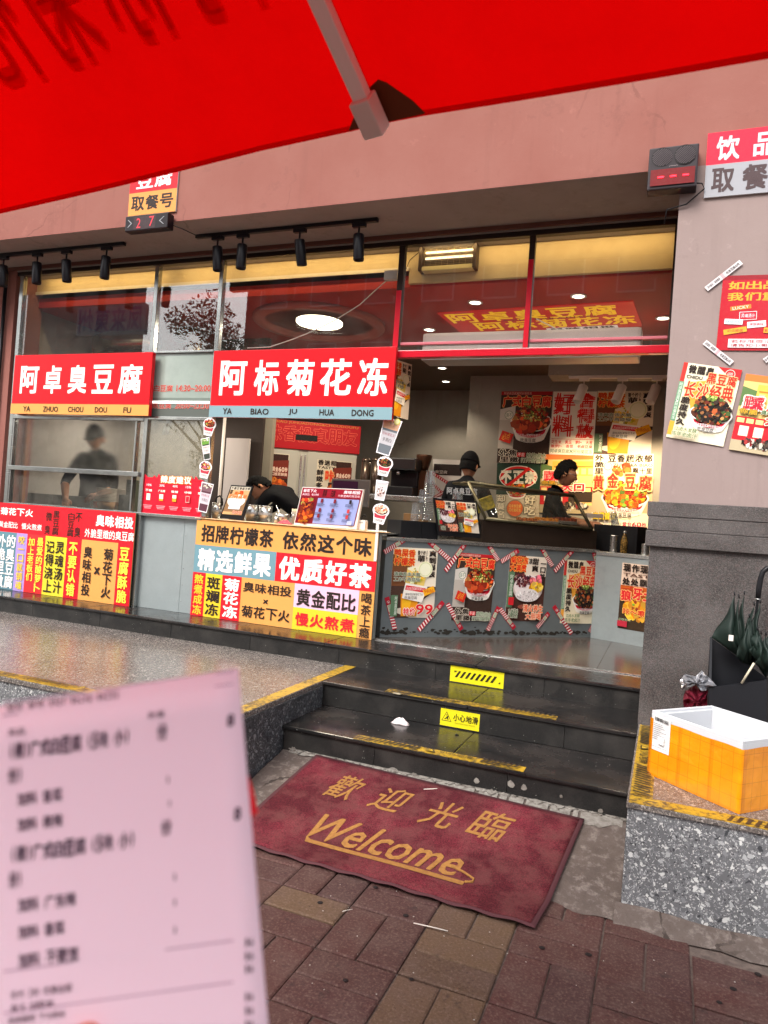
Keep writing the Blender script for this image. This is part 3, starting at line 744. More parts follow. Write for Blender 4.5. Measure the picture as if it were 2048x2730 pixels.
# --- diagonal counter in the opening
DA = Vector((-2.17, 5.565, 0)); DB = Vector((-.600, 7.120, 0)); DU = (DB - DA).normalized(); DN = Vector((DU.y, -DU.x, 0))
PA = DB.copy(); PB = Vector((.10, 6.85, 0)); PU = (PB - PA).normalized(); PN = Vector((PU.y, -PU.x, 0))
ZC = 1.30
dc = empty('service_counter', (0, 0, 0), label='grey sheet metal service counter running diagonally into the shop', cat='counter')
MB().prism([DA + Vector((0, 0, ZP)), DB + Vector((0, 0, ZP)), DB - DN * .6 + Vector((0, 0, ZP)), DA - DN * .6 + Vector((0, 0, ZP))], (0, 0, ZC - .03 - ZP)).build('front_panel', M_DARKSTEEL, dc)
MB().prism([DA + DN * .012 + Vector((0, 0, ZC - .03)), DB + DN * .012 + Vector((0, 0, ZC - .03)), DB - DN * .6 + Vector((0, 0, ZC - .03)), DA - DN * .6 + Vector((0, 0, ZC - .03))], (0, 0, .03)).build('counter_top', M_STEEL, dc, bevel=.003)
pc = empty('pay_counter', (0, 0, 0), label='pale galvanised counter end with a food poster beside the pillar', cat='counter')
off = PN * .05
MB().prism([PA + off + Vector((0, 0, ZP)), PB + off + Vector((0, 0, ZP)), PB - PN * .5 + Vector((0, 0, ZP)), PA + Vector((0, .05, ZP))], (0, 0, ZC - .05 - ZP)).build('front_panel', M_GALV, pc)
MB().prism([PA + off * 1.2 + Vector((0, 0, ZC - .05)), PB + off * 1.2 + Vector((0, 0, ZC - .05)), PB - PN * .5 + Vector((0, 0, ZC - .05)), PA + Vector((0, .05, ZC - .05))], (0, 0, .035)).build('counter_top', M_STEEL, pc, bevel=.003)
# grime along the foot of the diagonal counter
g = MB(); rnd = random.Random(5)
for i in range(120):
    t = rnd.uniform(.0, 2.15); z = ZP + .03 + abs(rnd.gauss(0, .018)) ; r = rnd.uniform(.004, .016) * (1 if rnd.random() < .8 else 1.6); c = DA + DU * t + DN * .0012
    g.prism([c + DU * (r * 1.6 * math.cos(q * .9)) + Vector((0, 0, z + r * math.sin(q * .9) * rnd.uniform(.5, 1.2))) for q in range(7)], DN * (.0006 + i * .00001))
g.build('grime', mat('grime', '2f2c27', .9), dc, kind='stuff')

# =================================================================== SIGN BOARDS
WHITE, ORANGE, RED, YEL, INK = 'fff4ee', 'dd9a52', 'e01420', 'f5e04a', '2c211d'
def signboard(x0, x1, z0, z1, text, py, strip, label):
    e = empty('signboard', ((x0 + x1) / 2, 5.30, z0), label=label, cat='sign', group='red shop name boards over the counter')
    L = e.location
    MB().box(x0, 5.30, z0, x1, 5.345, z1, bev=.003).build('board', mat('red_board', 'd0101c', .35), e).location = -L
    hs_ = (z1 - z0) * .168
    o = MB().box(x0 - .003, 5.296, z0 - .002, x1 + .003, 5.301, z0 + hs_).build('lower_strip', mat('strip_' + ('orange' if strip == ORANGE else 'blue'), strip, .4), e); o.location = -L
    a = Art.onwall(x0, x1, z0, z1, 5.2995)
    return e, a, L
e, a, L = signboard(-6.225, -4.505, 2.24, 2.829, '', '', ORANGE, 'red board with five white characters over an orange strip, left window')
xs = [(125, 250), (275, 395), (427, 555), (580, 725), (745, 905)]
for ch, (q0, q1) in zip('阿卓臭豆腐', xs):
    u0 = a.uv(q0 / 2.37, 900 + 260 / 2.37)[0]; u1 = a.uv(q1 / 2.37, 900 + 255 / 2.37)[0]
    a.text(ch, u0, .185, u1, .66, WHITE, .03, shear=0)
a.build('characters', e).location = -L
for t, q0, q1 in (('YA', 150, 195), ('ZHUO', 275, 370), ('CHOU', 433, 530), ('DOU', 603, 680), ('FU', 783, 833)):
    u0 = a.uv(q0 / 2.37, 900 + 450 / 2.37)[0]; u1 = a.uv(q1 / 2.37, 900 + 450 / 2.37)[0]
    a = Art.onwall(-6.225, -4.505, 2.24, 2.829, 5.2995); a.lv = .0062; a.text(t, u0, .875, u1, .965, INK, .02); a.build('pinyin_word', e).location = -L
e, a, L = signboard(-3.833, -2.10, 2.24, 2.826, '', '', '7f9ba3', 'red board with five white characters over a blue grey strip, middle window')
for ch, (q0, q1) in zip('阿标菊花冻', [(1383, 1565), (1600, 1770), (1800, 1990), (2015, 2230), (2255, 2460)]):
    u0 = a.uv(q0 / 2.37, 1010)[0]; u1 = a.uv(q1 / 2.37, 1010)[0]
    a.text(ch, u0, .15, u1, .68, WHITE, .03)
a.build('characters', e).location = -L
for t, q0, q1 in (('YA', 263, 330), ('BIAO', 468, 602), ('JU', 748, 810), ('HUA', 975, 1085), ('DONG', 1213, 1375)):
    u0 = a.uv(500 + q0 / 2.765, 1097)[0]; u1 = a.uv(500 + q1 / 2.765, 1097)[0]
    a = Art.onwall(-3.833, -2.10, 2.24, 2.826, 5.2995); a.lv = .0062; a.text(t, u0, .87, u1, .96, INK, .02); a.build('pinyin_word', e).location = -L

# --- lettered board under the middle window
def board(x0, x1, z0, z1, Y, label, base=ORANGE):
    b = MB().box(x0, Y, z0, x1, Y + .012, z1, bev=.001).build('lettered_board', mat('board_core', 'b99a66', .5), label=label, cat='sign', group='tall lettered boards leaning on the counter front')
    a = Art.onwall(x0, x1, z0, z1, Y - .0005); return b, a
b, a = board(-3.935, -2.168, ZP + .002, 1.332, 5.375, 'orange board with a blue cell, a red cell and black lettering under the menu screen')
a.rect(0, 0, 1, 1, ORANGE); a.rect(0, .27, .475, .555, '6a8f9a'); a.rect(.475, .27, 1, .555, 'dc1a28')
cx = [0, .078, .178, .290, .588, .925, 1]
a.rect(cx[0], .555, cx[1], 1, 'dc1a28'); a.rect(cx[1], .555, cx[2], 1, 'dfc030'); a.rect(cx[2], .555, cx[3], 1, 'dc1a28')
a.rect(cx[4], .555, cx[5], .785, 'dfb4cb'); a.rect(cx[4], .785, cx[5], 1, 'dfc030')
a.text('招牌柠檬茶', .03, .055, .455, .235, INK, .035); a.text('依然这个味', .50, .055, .975, .235, INK, .035)
a.text('精选鲜果', .02, .30, .455, .53, WHITE, .04); a.text('优质好茶', .49, .30, .985, .535, WHITE, .045)
a.text('熬煮成冻', .012, .57, .066, .99, 'f0bc30', .03, vert=True); a.text('斑斓冻', .088, .58, .168, .985, INK, .03, vert=True); a.text('菊花冻', .192, .575, .28, .985, WHITE, .035, vert=True)
a.text('臭味相投', .30, .595, .575, .695, INK, .02); a.text('x', .42, .75, .45, .79, INK, .03); a.text('菊花下火', .30, .83, .575, .945, INK, .02)
a.text('黄金配比', .60, .60, .915, .765, INK, .03); a.text('慢火熬煮', .60, .83, .915, .96, 'd8242c', .03); a.text('喝茶上瘾', .938, .57, .99, .995, INK, .015, vert=True)
a.build('print', b)
# paper cover strip creased along the counter edge, on top of the board
MB().box(-3.95, 5.36, 1.334, -2.16, 5.62, 1.338, bev=.001).build('paper_strip', mat('peach_paper', 'eabf90', .6), label='creased peach paper strip laid on the counter edge above the orange board', cat='paper')
b, a = board(-6.60, -4.602, ZP + .002, 1.334, 5.345, 'red topped board with many coloured columns of writing, far left counter')
def U(px, py=1533): return a.uv(px, py)[0]
k5 = 1 / 4.3658
def UU(q, y=800): return a.uv(q * k5, 1340 + y * k5)[0]
def VV(q, x): return a.uv(x * k5, 1340 + q * k5)[1]
a.rect(0, 0, 1, 1, 'dc1a28')
for q0, q1, c in ((-300, 175, '5d8490'), (165, 290, 'a58ccb'), (290, 505, 'dc2e30'), (505, 755, 'e0cc38'), (755, 930, 'dc1a28'), (930, 1355, ORANGE), (1355, 1520, 'dc1a28')):
    a.rect(max(0, UU(q0)), .335, min(1, UU(q1)), 1, c)
def box5(x0, y0, x1, y1):
    p, q = a.uv(x0 * k5, 1340 + y0 * k5), a.uv(x1 * k5, 1340 + y1 * k5); return p[0], p[1], q[0], q[1]
a.text('菊花下火', *box5(10, 50, 390, 170), WHITE, .03); a.text('黄金配比', UU(-10, 240), .215, UU(215, 240), .285, WHITE, .01); a.text('慢火熬煮', UU(255, 260), .215, UU(495, 260), .285, WHITE, .01)
for s, q0, q1, v0, v1 in (('微', 535, 610, .06, .17), ('臭', 530, 595, .21, .32), ('黑豆腐', 620, 695, .04, .32), ('白豆腐', 795, 870, .045, .32), ('不', 880, 960, .04, .15), ('臭', 880, 950, .2, .32)):
    a.text(s, UU(q0, 200), v0, UU(q1, 200), v1, INK, .01, vert=True)
a.text('臭味相投', UU(1120, 200), .045, UU(1565, 210), .175, WHITE, .04); a.text('外脆里嫩的臭豆腐', UU(990, 350), .21, UU(1570, 370), .305, WHITE, .01)
a.text('外脆里嫩', UU(-60), .36, UU(50), .99, WHITE, .02, vert=True); a.text('的臭豆腐', UU(62), .36, UU(160), .99, WHITE, .02, vert=True)
a.text('咬一口就销魂', UU(195), .36, UU(268), .985, 'e6c23c', .02, vert=True); a.text('加上老板们', UU(312), .37, UU(385), .87, 'f5e04a', .02, vert=True); a.text('最爱的酸萝卜', UU(415), .36, UU(488), .985, 'f5e04a', .02, vert=True)
a.text('记得浇上', UU(522), .38, UU(620), .97, INK, .02, vert=True); a.text('灵魂汤汁', UU(635), .38, UU(735), .97, INK, .02, vert=True)
a.text('不要认错', UU(790), .37, UU(890), .98, 'f5e04a', .03, vert=True); a.text('臭味相投', UU(965), .40, UU(1065), .95, INK, .02, vert=True); a.text('x', UU(1100), .62, UU(1170), .70, INK, .03); a.text('菊花下火', UU(1200), .40, UU(1310), .95, INK, .02, vert=True)
a.text('豆腐酥脆', UU(1385), .37, UU(1500), .98, 'f5e04a', .03, vert=True)
a.build('print', b)

# --- signs on the fascia and the pillar
def plate(p0, p1, Y, cols, label, group=None):
    """p0,p1 = photo pixels of top-left and bottom-right corners, on plane Y"""
    A, B = ony(*p0, Y), ony(*p1, Y); x0, x1, z1, z0 = A.x, B.x, A.z, B.z
    b = MB().box(x0, Y, z0, x1, Y + .012, z1, bev=.001).build('number_sign', mat('sign_plate', 'c0c0c0', .5), label=label, cat='sign', group=group)
    a = Art.onwall(x0, x1, z0, z1, Y - .0005); a.rect(0, 0, 1, .5, cols[0]); a.rect(0, .5, 1, 1, cols[1]); return b, a
b, a = plate((350, 457), (468, 563), 4.685, ('d01828', 'd8904a'), 'red and orange sign hanging on the fascia above the left number display')
a.text('豆腐', .12, .12, .9, .42, 'ffdfe4', .03)
a.text('取餐号', .05, .58, .95, .90, INK, .03); a.build('print', b)
A0 = ony(1888, 356, 4.685); 
b = MB().box(A0.x, 4.685, ony(1873, 528, 4.685).z, A0.x + .62, 4.697, A0.z, bev=.001).build('number_sign', mat('sign_plate'), label='red and grey sign with white and dark characters, right of the speaker', cat='sign')
a = Art.onwall(A0.x, A0.x + .62, ony(1873, 528, 4.685).z, A0.z, 4.6845); a.rect(0, 0, 1, .5, 'e0203c'); a.rect(0, .5, 1, 1, '9a9aa0')
a.text('饮', .075, .07, .30, .45, 'ffc8d0', .03); a.text('品', .40, .08, .62, .44, 'ffc8d0', .03); a.text('处', .70, .08, .93, .44, 'ffc8d0', .03)
a.text('取', .05, .56, .27, .94, '4a3a3c', .03); a.text('餐', .32, .55, .56, .94, '4a3a3c', .03); a.text('号', .62, .56, .85, .94, '4a3a3c', .03); a.build('print', b)
# =================================================================== POSTERS (each printed design drawn once per size)
CHILI = ['9c2412', 'b8341a', '6e1a10', 'd0562a', '4a140c', '7c8a3a', 'c98a4a']
BLACKF = ['1e1716', '2b201d', '171314', 'a8502a', '6c2a1c', '3a2c26', 'b87a4a', '4f6a34']
GOLD = ['e8861c', 'd8601a', 'f0b02c', 'c23a18', 'e8a040', '6b8a30', 'a82a16']
FRUIT = ['e85a6a', 'f2a01c', 'f5c030', '5a1c2c', '3a1a2a', 'd8687a', 'f0d8d8']
def P_lemon(a, price=False):                      # lemon tea
    a.rect(0, 0, 1, 1, 'efe3cd'); a.poly([(0, .1), (.0, .62), (.35, .55), (.45, .2)], '7a4a2c'); a.rect(0, .55, 1, 1, '4b342c'); a.poly([(.0, .9), (.45, 1), (1, 1), (1, .6), (.62, .8)], 'd9cdbd')
    a.text('鸭屎香', .02, .03, .50, .135, 'e0301a', .03, out='f8b04c', outw=.06, jit=.06); a.text('柠檬茶', .02, .145, .50, .26, 'e0301a', .03, out='f8b04c', outw=.06, jit=.06)
    a.text('整个柠', .54, .03, .72, .10, INK, .03); a.text('萌', .54, .10, .72, .20, INK, .05); a.text('爽到爆表', .80, .02, .97, .42, INK, .06, vert=True); a.text('SHALING', .735, .03, .765, .20, '6a5a50', .01, vert=True)
    a.poly([(.25, .98), (.22, .66), (.62, .66), (.60, .98)], 'e8941a'); a.poly([(.30, .50), (.33, .28), (.80, .30), (.72, .55)], 'e6c96a'); a.ell(.36, .78, .10, .17, 'f3b524', rot=10)
    a.ell(.55, .30, .22, .05, 'f2ecd0'); a.food(.55, .40, .18, .16, ['e9d27a', 'c7b13a', 'f1e7b2', 'a8a83a', 'e8a828'], 26, .05, 4)
    a.ell(.73, .30, .165, .165, 'f3eecb'); a.ell(.73, .30, .145, .145, 'dbe0b0'); a.ell(.73, .30, .125, .125, 'f0efd2')
    a.text('清爽直击大脑', .03, .35, .62, .405, '4a6a4a', .02, out='f0e8d8', outw=.05); a.text('工作不再烦恼', .03, .425, .62, .48, '4a6a4a', .02, out='f0e8d8', outw=.05)
    a.poly([(.24, .72), (.30, .50), (.80, .55), (.70, .78)], 'f2ece2'); a.poly([(.30, .60), (.32, .535), (.76, .57), (.73, .635)], 'd8202f')
    a.text('阿卓臭豆腐×阿标菊花冻', .33, .56, .74, .605, 'f6dfe0', .0, rot=3); a.text('臭味相投×菊花下火', .31, .645, .71, .68, '3a3634', 0, rot=4); a.text('吃臭豆腐', .30, .69, .58, .735, '3a3634', 0, rot=4)
    a.rrect(.84, .61, .26, .13, 'f5b020', -22); a.text('鲜爽持续', .73, .58, .95, .64, 'c43a1a', 0, rot=-22)
    a.text('阿标菊花冻', .02, .70, .07, .95, 'eef0e6', 0, vert=True); a.rect(.0, .68, .15, .98, '5c7a5c'); a.text('阿卓臭豆腐', .085, .70, .14, .96, 'eef0e6', 0, vert=True)
    if price: a.text('特价', .28, .86, .56, .96, 'e0242a', .03, out='f6e6da', outw=.07); a.text('99', .56, .80, .95, .95, 'd8202a', .02, out='f6e6da', outw=.03)
def P_white(a):                                   # white tofu bowl
    a.rect(0, 0, 1, 1, '3b2a24'); a.poly([(0, .25), (0, .6), (.3, .5), (.3, .2)], 'cfc8c0'); a.rect(0, 0, 1, .05, 'b81e28'); a.text('阿卓臭豆腐×阿标菊花冻', .05, .01, .6, .045, 'e8c8b8', 0)
    a.rect(0, .40, .3, .8, 'b9b0a6'); a.ell(.18, .33, .085, .085, '5c7a5c'); a.ell(.18, .33, .075, .075, 'e6e2d6'); a.text('臭不', .12, .30, .24, .36, '5c7a5c', 0)
    a.text('广式白豆腐', .03, .06, .99, .215, 'e0281a', .04, out='f6b46a', outw=.05, jit=.08)
    a.bowl(.62, .42, .40, .30, CHILI, 110, .06, 5, ry=.20)
    a.food(.55, .47, .26, .10, ['b8341a', '9c2412', 'd0562a'], 14, .11, 6); a.food(.6, .36, .2, .08, ['7c9a4a', 'd8c88a', 'e0c060'], 18, .03, 7)
    a.rrect(.16, .64, .24, .20, 'd02a1c', 18); a.text('必点', .08, .58, .24, .68, 'f2b040', 0, rot=18)
    a.text('外焦', .03, .81, .40, .90, INK, .05, out='e8dcc8', outw=.05); a.text('里嫩', .06, .91, .44, .99, INK, .05, out='e8dcc8', outw=.05)
    a.rect(.40, .85, .56, .91, 'd8222a'); a.text('不是', .41, .855, .55, .905, 'f5e6e0', 0); a.text('植物卤水', .58, .85, .97, .915, '4e7a52', .01, out='f0ead8', outw=.05); a.text('打开新世界', .48, .92, .96, .985, '4e7a52', .01, out='f0ead8', outw=.05)
def P_jelly(a):                                   # chrysanthemum jelly with fruit
    a.rect(0, 0, 1, 1, '4a2c26'); a.rect(.42, 0, 1, .3, 'e6d9c8'); a.rect(0, .25, .16, .8, '5c7a5c'); a.rect(0, .0, .4, .2, '8c2c24')
    a.text('菊花冻', .02, .02, .50, .13, 'e0281a', .03, out='f8b04c', outw=.06, jit=.06); a.text('大满贯', .02, .14, .46, .25, 'e0281a', .03, out='f8b04c', outw=.06, jit=.06)
    a.text('甜爽', .60, .02, .78, .24, INK, .05, vert=True); a.text('一口就咀', .83, .05, .98, .45, INK, .05, vert=True); a.text('凉', .50, .03, .60, .12, INK, .04)
    a.ell(.54, .50, .40, .30, 'c9b8b4'); a.ell(.54, .47, .38, .27, 'eadcdc'); a.food(.40, .38, .26, .15, ['5a1c2c', '3a1a2a', '7a3a3a', 'b08a80', '6a2c3c'], 40, .05, 3); a.food(.72, .36, .14, .12, ['e85a6a', 'd8687a', 'f07a80'], 14, .08, 4); a.food(.74, .47, .17, .08, ['f2a01c', 'f5c030', 'f8d060'], 12, .08, 5)
    a.ell(.52, .60, .32, .15, 'e3dcdc'); a.food(.52, .60, .28, .12, ['f4f0f0', 'cfc4c4', 'e6e0e0'], 40, .025, 8)
    a.ell(.5, .78, .22, .06, '8c4a3c'); a.text('阿卓臭豆腐', .02, .30, .10, .62, 'e8ecdf', 0, vert=True); a.rect(.02, .64, .16, .76, 'c8222c')
    a.text('清火养生', .42, .74, .97, .86, 'e8501a', .02, out='f6e0c0', outw=.06); a.text('大胆喝', .50, .87, .93, .97, 'e8501a', .02, out='f6e0c0', outw=.06); a.text('冷藏更香', .03, .82, .30, .95, '4e6a4e', .02, out='ece6d4', outw=.05)
def P_black(a):                                   # black tofu bowl
    a.rect(0, 0, 1, 1, 'e9dfc2'); a.poly([(.15, .25), (.45, .2), (.75, .45), (.3, .6)], 'e8a23a'); a.rect(.0, 0, .075, .25, 'c8322c'); a.rect(0, .25, .085, .78, '6e9a78'); a.rect(0, .78, .085, .96, 'e8a23a')
    a.poly([(.6, 0), (1, 0), (1, .14), (.75, .08)], 'c2282c'); a.ell(.82, .075, .085, .085, 'f0e6d8'); a.ell(.82, .075, .075, .075, 'c2282c'); a.text('必吃', .77, .05, .87, .10, 'f0e6d8', 0)
    a.text('微醺臭', .10, .02, .56, .135, INK, .05); a.text('CHIDU', .10, .155, .38, .20, '4a4038', .03)
    a.text('黑豆腐', .45, .10, .97, .24, 'e0281a', .03, out='f4c48a', outw=.05, jit=.08); a.text('长沙经典', .10, .23, .97, .44, 'e4301c', .03, out='f4d49a', outw=.05, jit=.1)
    a.text('阿卓臭豆腐×阿标菊花冻', .015, .27, .07, .76, 'e9efe0', 0, vert=True)
    a.text('脆度持久', .10, .44, .26, .82, INK, .05, vert=True)
    a.bowl(.66, .62, .37, .24, BLACKF, 130, .06, 9, ry=.17, heap=1.7); a.food(.62, .42, .10, .05, ['8aa84a', 'b8c86a', '6a8a3a'], 14, .04, 3)
    a.text('过卤水发酵', .10, .845, .50, .90, '5a7a4a', .01, out='efe6c8', outw=.05); a.text('陈年老卤汁', .08, .91, .52, .97, '5a7a4a', .01, out='efe6c8', outw=.05)
def P_wolf(a):                                    # fried potato poster
    a.rect(0, 0, 1, 1, 'e8cdb8'); a.rect(0, .34, 1, 1, 'c65a1c'); a.rect(0, .5, 1, 1, '3a2a1c')
    a.food(.5, .68, .38, .20, ['f0a01c', 'e8861c', 'f5b83a', 'c86018', 'e89828'], 60, .10, 4, asp=1.5); a.food(.55, .65, .4, .3, ['6a8a2c', 'a83a1c'], 10, .05, 5)
    a.text('现作现', .03, .01, .60, .13, INK, .05); a.text('卖', .63, .01, .82, .13, INK, .05); a.text('TASTY', .05, .15, .8, .20, '5a3a30', .02); a.text('处处飘香', .03, .22, .80, .33, INK, .05)
    a.text('一口', .03, .35, .40, .42, 'c2321c', .03); a.text('狼', .02, .41, .28, .57, 'd8242a', .05, out='f2b070', outw=.06); a.text('牙土豆', .29, .36, .98, .54, 'd8242a', .05, out='f2b070', outw=.06)
    a.text('咔～嚓', .10, .68, .60, .78, 'c8241c', .03, out='f2c060', outw=.06); a.rect(0, .88, .22, .97, 'b0283a'); a.text('必吃美味', .02, .84, .3, .88, 'a8b890', 0)
def P_good(a):                                    # red lettering poster
    a.rect(0, 0, 1, 1, 'f6e9dc'); a.text('好料', .02, .02, .53, .72, 'e02018', .07, vert=True, pad=1); a.text('舍得放', .57, .02, .98, .74, 'e02018', .07, vert=True, pad=1)
    a.rect(.03, .75, .97, .757, 'c83a2c'); a.text('花生米 黄瓜 萝卜 大葱', .03, .77, .97, .83, 'd83a2c', .02); a.text('酸萝卜 香菜 老卤豆腐', .03, .84, .97, .89, 'd83a2c', .02)
    a.rect(0, .905, 1, .985, 'f2ead8'); a.text('阿卓臭豆腐×阿标菊花冻', .02, .915, .98, .975, '55785a', .01)
def P_gold(a):                                    # golden tofu bowl
    a.rect(0, 0, 1, 1, 'f1e6cc'); a.rect(0, .5, 1, .8, 'caa888'); a.text('外脆里嫩', .02, .01, .18, .37, INK, .05, vert=True); a.text('豆香超浓郁', .24, .01, .99, .115, INK, .05); a.text('A ZHUO&A BIAO', .24, .13, .99, .175, INK, .02); a.text('香飘十里', .55, .19, .99, .27, INK, .04)
    a.poly([(.75, .0), (.79, .0), (.6, .14), (.56, .13)], '9a9a98'); a.food(.48, .2, .14, .11, ['e8481c', 'd83a18', 'f06a2c'], 16, .07, 4); a.ell(.25, .17, .07, .07, '6a8a5a'); a.ell(.25, .17, .06, .06, 'efe6cc')
    a.bowl(.55, .60, .40, .25, GOLD, 130, .055, 12, ry=.15, heap=1.6)
    for ch, x, y, q in (('黄', .0, .29, .2), ('金', .24, .26, .2), ('豆', .53, .27, .2), ('腐', .76, .29, .24)): a.text(ch, x, y, x + q, y + .21, 'e0281a', .05, out='f8d88a', outw=.06)
    a.text('高调首发', .02, .80, .42, .90, 'e8c83a', .03, out='3a2a1c', outw=.05); a.text('黄金60秒', .52, .92, .92, .985, 'd8283a', .02, out='f8ece0', outw=.05)
def P_no(a):                                      # prohibition poster
    a.rect(0, 0, 1, 1, '1f3a2c'); a.rect(0, .56, 1, 1, 'c8bda6'); a.ell(.5, .25, .44, .27, 'f0e6d8'); a.ell(.5, .25, .42, .25, 'd8201c'); a.ell(.5, .25, .36, .20, '1f3a2c')
    a.text('不正宗', .08, .13, .92, .37, 'f4ead4', .06); k = a.w / a.h
    a.poly([(.22, .40), (.28, .43), (.78, .10), (.72, .07)], 'd8201c')
    a.food(.48, .42, .2, .07, GOLD, 20, .06, 4); a.bowl(.48, .50, .24, .12, GOLD, 30, .05, 3, txt=False)
    a.text('却莫名', .02, .56, .22, .98, 'e8dcc0', .04, vert=True, out='5a4a3c', outw=.03); a.text('好吃', .66, .56, .92, .92, 'e8dcc0', .04, vert=True, out='5a4a3c', outw=.03)
    a.ell(.45, .80, .20, .20, '8a7a5c'); a.ell(.45, .80, .18, .18, 'd8622c'); a.text('阿卓臭豆腐', .31, .73, .59, .79, 'f0c060', .01); a.text('阿标菊花冻', .31, .80, .59, .86, 'f0c060', .01)
def P_street(a):                                  # shop front poster
    a.rect(0, 0, 1, 1, 'e6c67a'); a.rect(0, 0, 1, .09, 'e07a3c'); a.poly([(0, .16), (.3, .22), (.3, .4), (0, .42)], '5d7a46'); a.rect(.22, .12, 1, .36, 'e8b850'); a.rect(.25, .2, 1, .22, 'b87a2c')
    for i in range(6): a.rect(.26 + i * .13, .24, .35 + i * .13, .34, 'f4dc90')
    a.rect(0, .55, 1, .63, 'c8242c')
    for i in range(7): a.rect(.02 + i * .14, .57, .13 + i * .14, .63, 'f2d68a')
    a.rect(0, .63, .55, .86, 'c8222c'); a.rect(.08, .67, .22, .8, 'f0e0c8'); a.rect(.3, .67, .44, .8, 'f0e0c8'); a.rect(.55, .63, 1, .8, '3a2c22'); a.rect(0, .86, 1, 1, 'b8a888')
    a.food(.55, .88, .4, .07, ['1e1a18', '3a302c', 'e8e0d0', '5a4a40', '8a2c2c'], 60, .035, 4, asp=1.7)
    a.text('踩点', .04, .28, .72, .47, 'e02438', .06, out='f6ecd8', outw=.06); a.text('你脆', .02, .45, .3, .52, 'd8a02c', .03, out='3a5a34', outw=.05); a.text('臭味相投', .34, .44, .7, .50, '3a6a44', .02, out='efe6c8', outw=.05); a.text('大口', .42, .50, .86, .63, 'e02438', .05, out='f6ecd8', outw=.06)
def P_tasty(a):                                   # poster on the fridge doors
    a.rect(0, 0, 1, 1, 'd8cbb4'); a.rect(.55, .02, .98, .2, '3a201a'); a.rect(.35, .6, 1, 1, '3a1c16'); a.poly([(.45, .2), (1, .15), (1, .6), (.5, .62)], '7a2c20')
    a.text('香迷糊', .02, .0, .56, .15, INK, .06); a.text('TASTY', .03, .17, .52, .24, INK, .02); a.text('鲜嫩多汁', .0, .26, .2, .95, INK, .05, vert=True)
    a.food(.66, .78, .3, .17, ['c85a1c', 'b8481a', 'd87a2c', 'a83c14'], 50, .09, 3); a.text('咔', .24, .27, .52, .58, 'e0301c', .06, out='e8b070', outw=.05)
    a.text('黄金60秒', .56, .33, .98, .45, 'f0d8c0', .03, out='b82c24', outw=.05); a.text('口感更酥脆', .54, .47, .98, .55, 'f0d8c0', .02, out='b82c24', outw=.05)
def poster(O, U, V, w, h, draw, label, name='poster', group=None, m=None, t=.0012, cat='poster', **k):
    a = Art(O, U, V, w, h, **k); a.sheet('efe6d8', t); a.lv = .0002; draw(a)
    return a.build(name, None, m, label=label, cat=cat, group=group)
def pose(O3, N3, TL, TR, BL):
    """three photo pixels on the plane through O3 with normal N3 -> origin, U, V, w, h (right-angled)"""
    A, B, C_ = onp(*TL, O3, N3), onp(*TR, O3, N3), onp(*BL, O3, N3)
    U = (B - A).normalized(); w = (B - A).length; V = U.cross(Vector(N3)).normalized()
    V = V if V.z < 0 else -V
    h = (C_ - A).dot(V); return A, U, V, w, h
z0 = Vector((0, 0, 0))
def wall_poster(Y, TL, TR, BL, draw, label, w=None, **k):
    A, U, V, ww, h = pose(Vector((0, Y, 0)), Vector((0, -1, 0)), TL, TR, BL)
    return poster(A, U, V, w or ww, h, draw, label, **k)
# on the diagonal counter
def diag_poster(TL, TR, BL, draw, label, w=None, lift=.003, **k):
    A, U, V, ww, h = pose(DA + DN * lift, DN, TL, TR, BL); return poster(A, U, V, w or ww, h, draw, label, group='food posters taped to the diagonal counter', **k)
diag_poster((1050, 1458), (1168, 1464), (1040, 1646), lambda a: P_lemon(a, True), 'lemon tea poster with the price 99, leftmost on the diagonal counter')
diag_poster((1219, 1472.5), (1323, 1481), (1207, 1653.8), P_white, 'red bowl of white tofu poster, second on the diagonal counter')
diag_poster((1361, 1479), (1459, 1486.7), (1352.5, 1654), P_jelly, 'fruit jelly bowl poster, third on the diagonal counter')
diag_poster((1506, 1491), (1598, 1497), (1496, 1661.3), P_black, 'black tofu bowl poster at the right end of the diagonal counter')
A, U, V, ww, h = pose(PA + PN * .053, PN, (1660, 1499.7), (1735, 1508), (1652, 1674))
poster(A, U, V, .42, h, P_wolf, 'orange fried potato poster on the pale counter end beside the pillar')
# striped tape strips over the poster corners
def stripe_tape(a, txt=True):
    a.rect(0, 0, 1, 1, 'b01c30'); n = 6; k = a.h / a.w
    for i in range(n):
        x = .02 + i * .085; a.poly([(x, .95), (x + .035, .95), (x + .06, .05), (x + .025, .05)], 'e8dcd8')
    a.rect(.54, .12, .76, .88, 'cdd0b8'); a.text('吃臭豆腐', .55, .2, .75, .8, '4a6a4a', .0); a.text('必', .80, .2, .9, .8, 'e8dcd8', .01)
k2 = 360 / 1659
def stape(x0, y0, x1, y1, ox, lab, w=.042):
    """strip between two points given in the enlarged view (1659 px for 360)"""
    p, q = (ox + x0 * k2, 1440 + y0 * k2), (ox + x1 * k2, 1440 + y1 * k2)
    A, B = onp(*p, DA + DN * .006, DN), onp(*q, DA + DN * .006, DN)
    U_ = (B - A).normalized(); V_ = DN.cross(U_).normalized()
    V_ = V_ if V_.z < 0 else -V_
    if U_.cross(-V_).dot(DN) < 0: V_ = -V_
    a = Art(A - V_ * w / 2, U_, V_, (B - A).length, w, step=.0003); a.sheet('b01c30', .0006); stripe_tape(a)
    a.build('striped_tape', None, label='striped red tape over the ' + lab, cat='tape', group='striped tape strips on the diagonal counter')
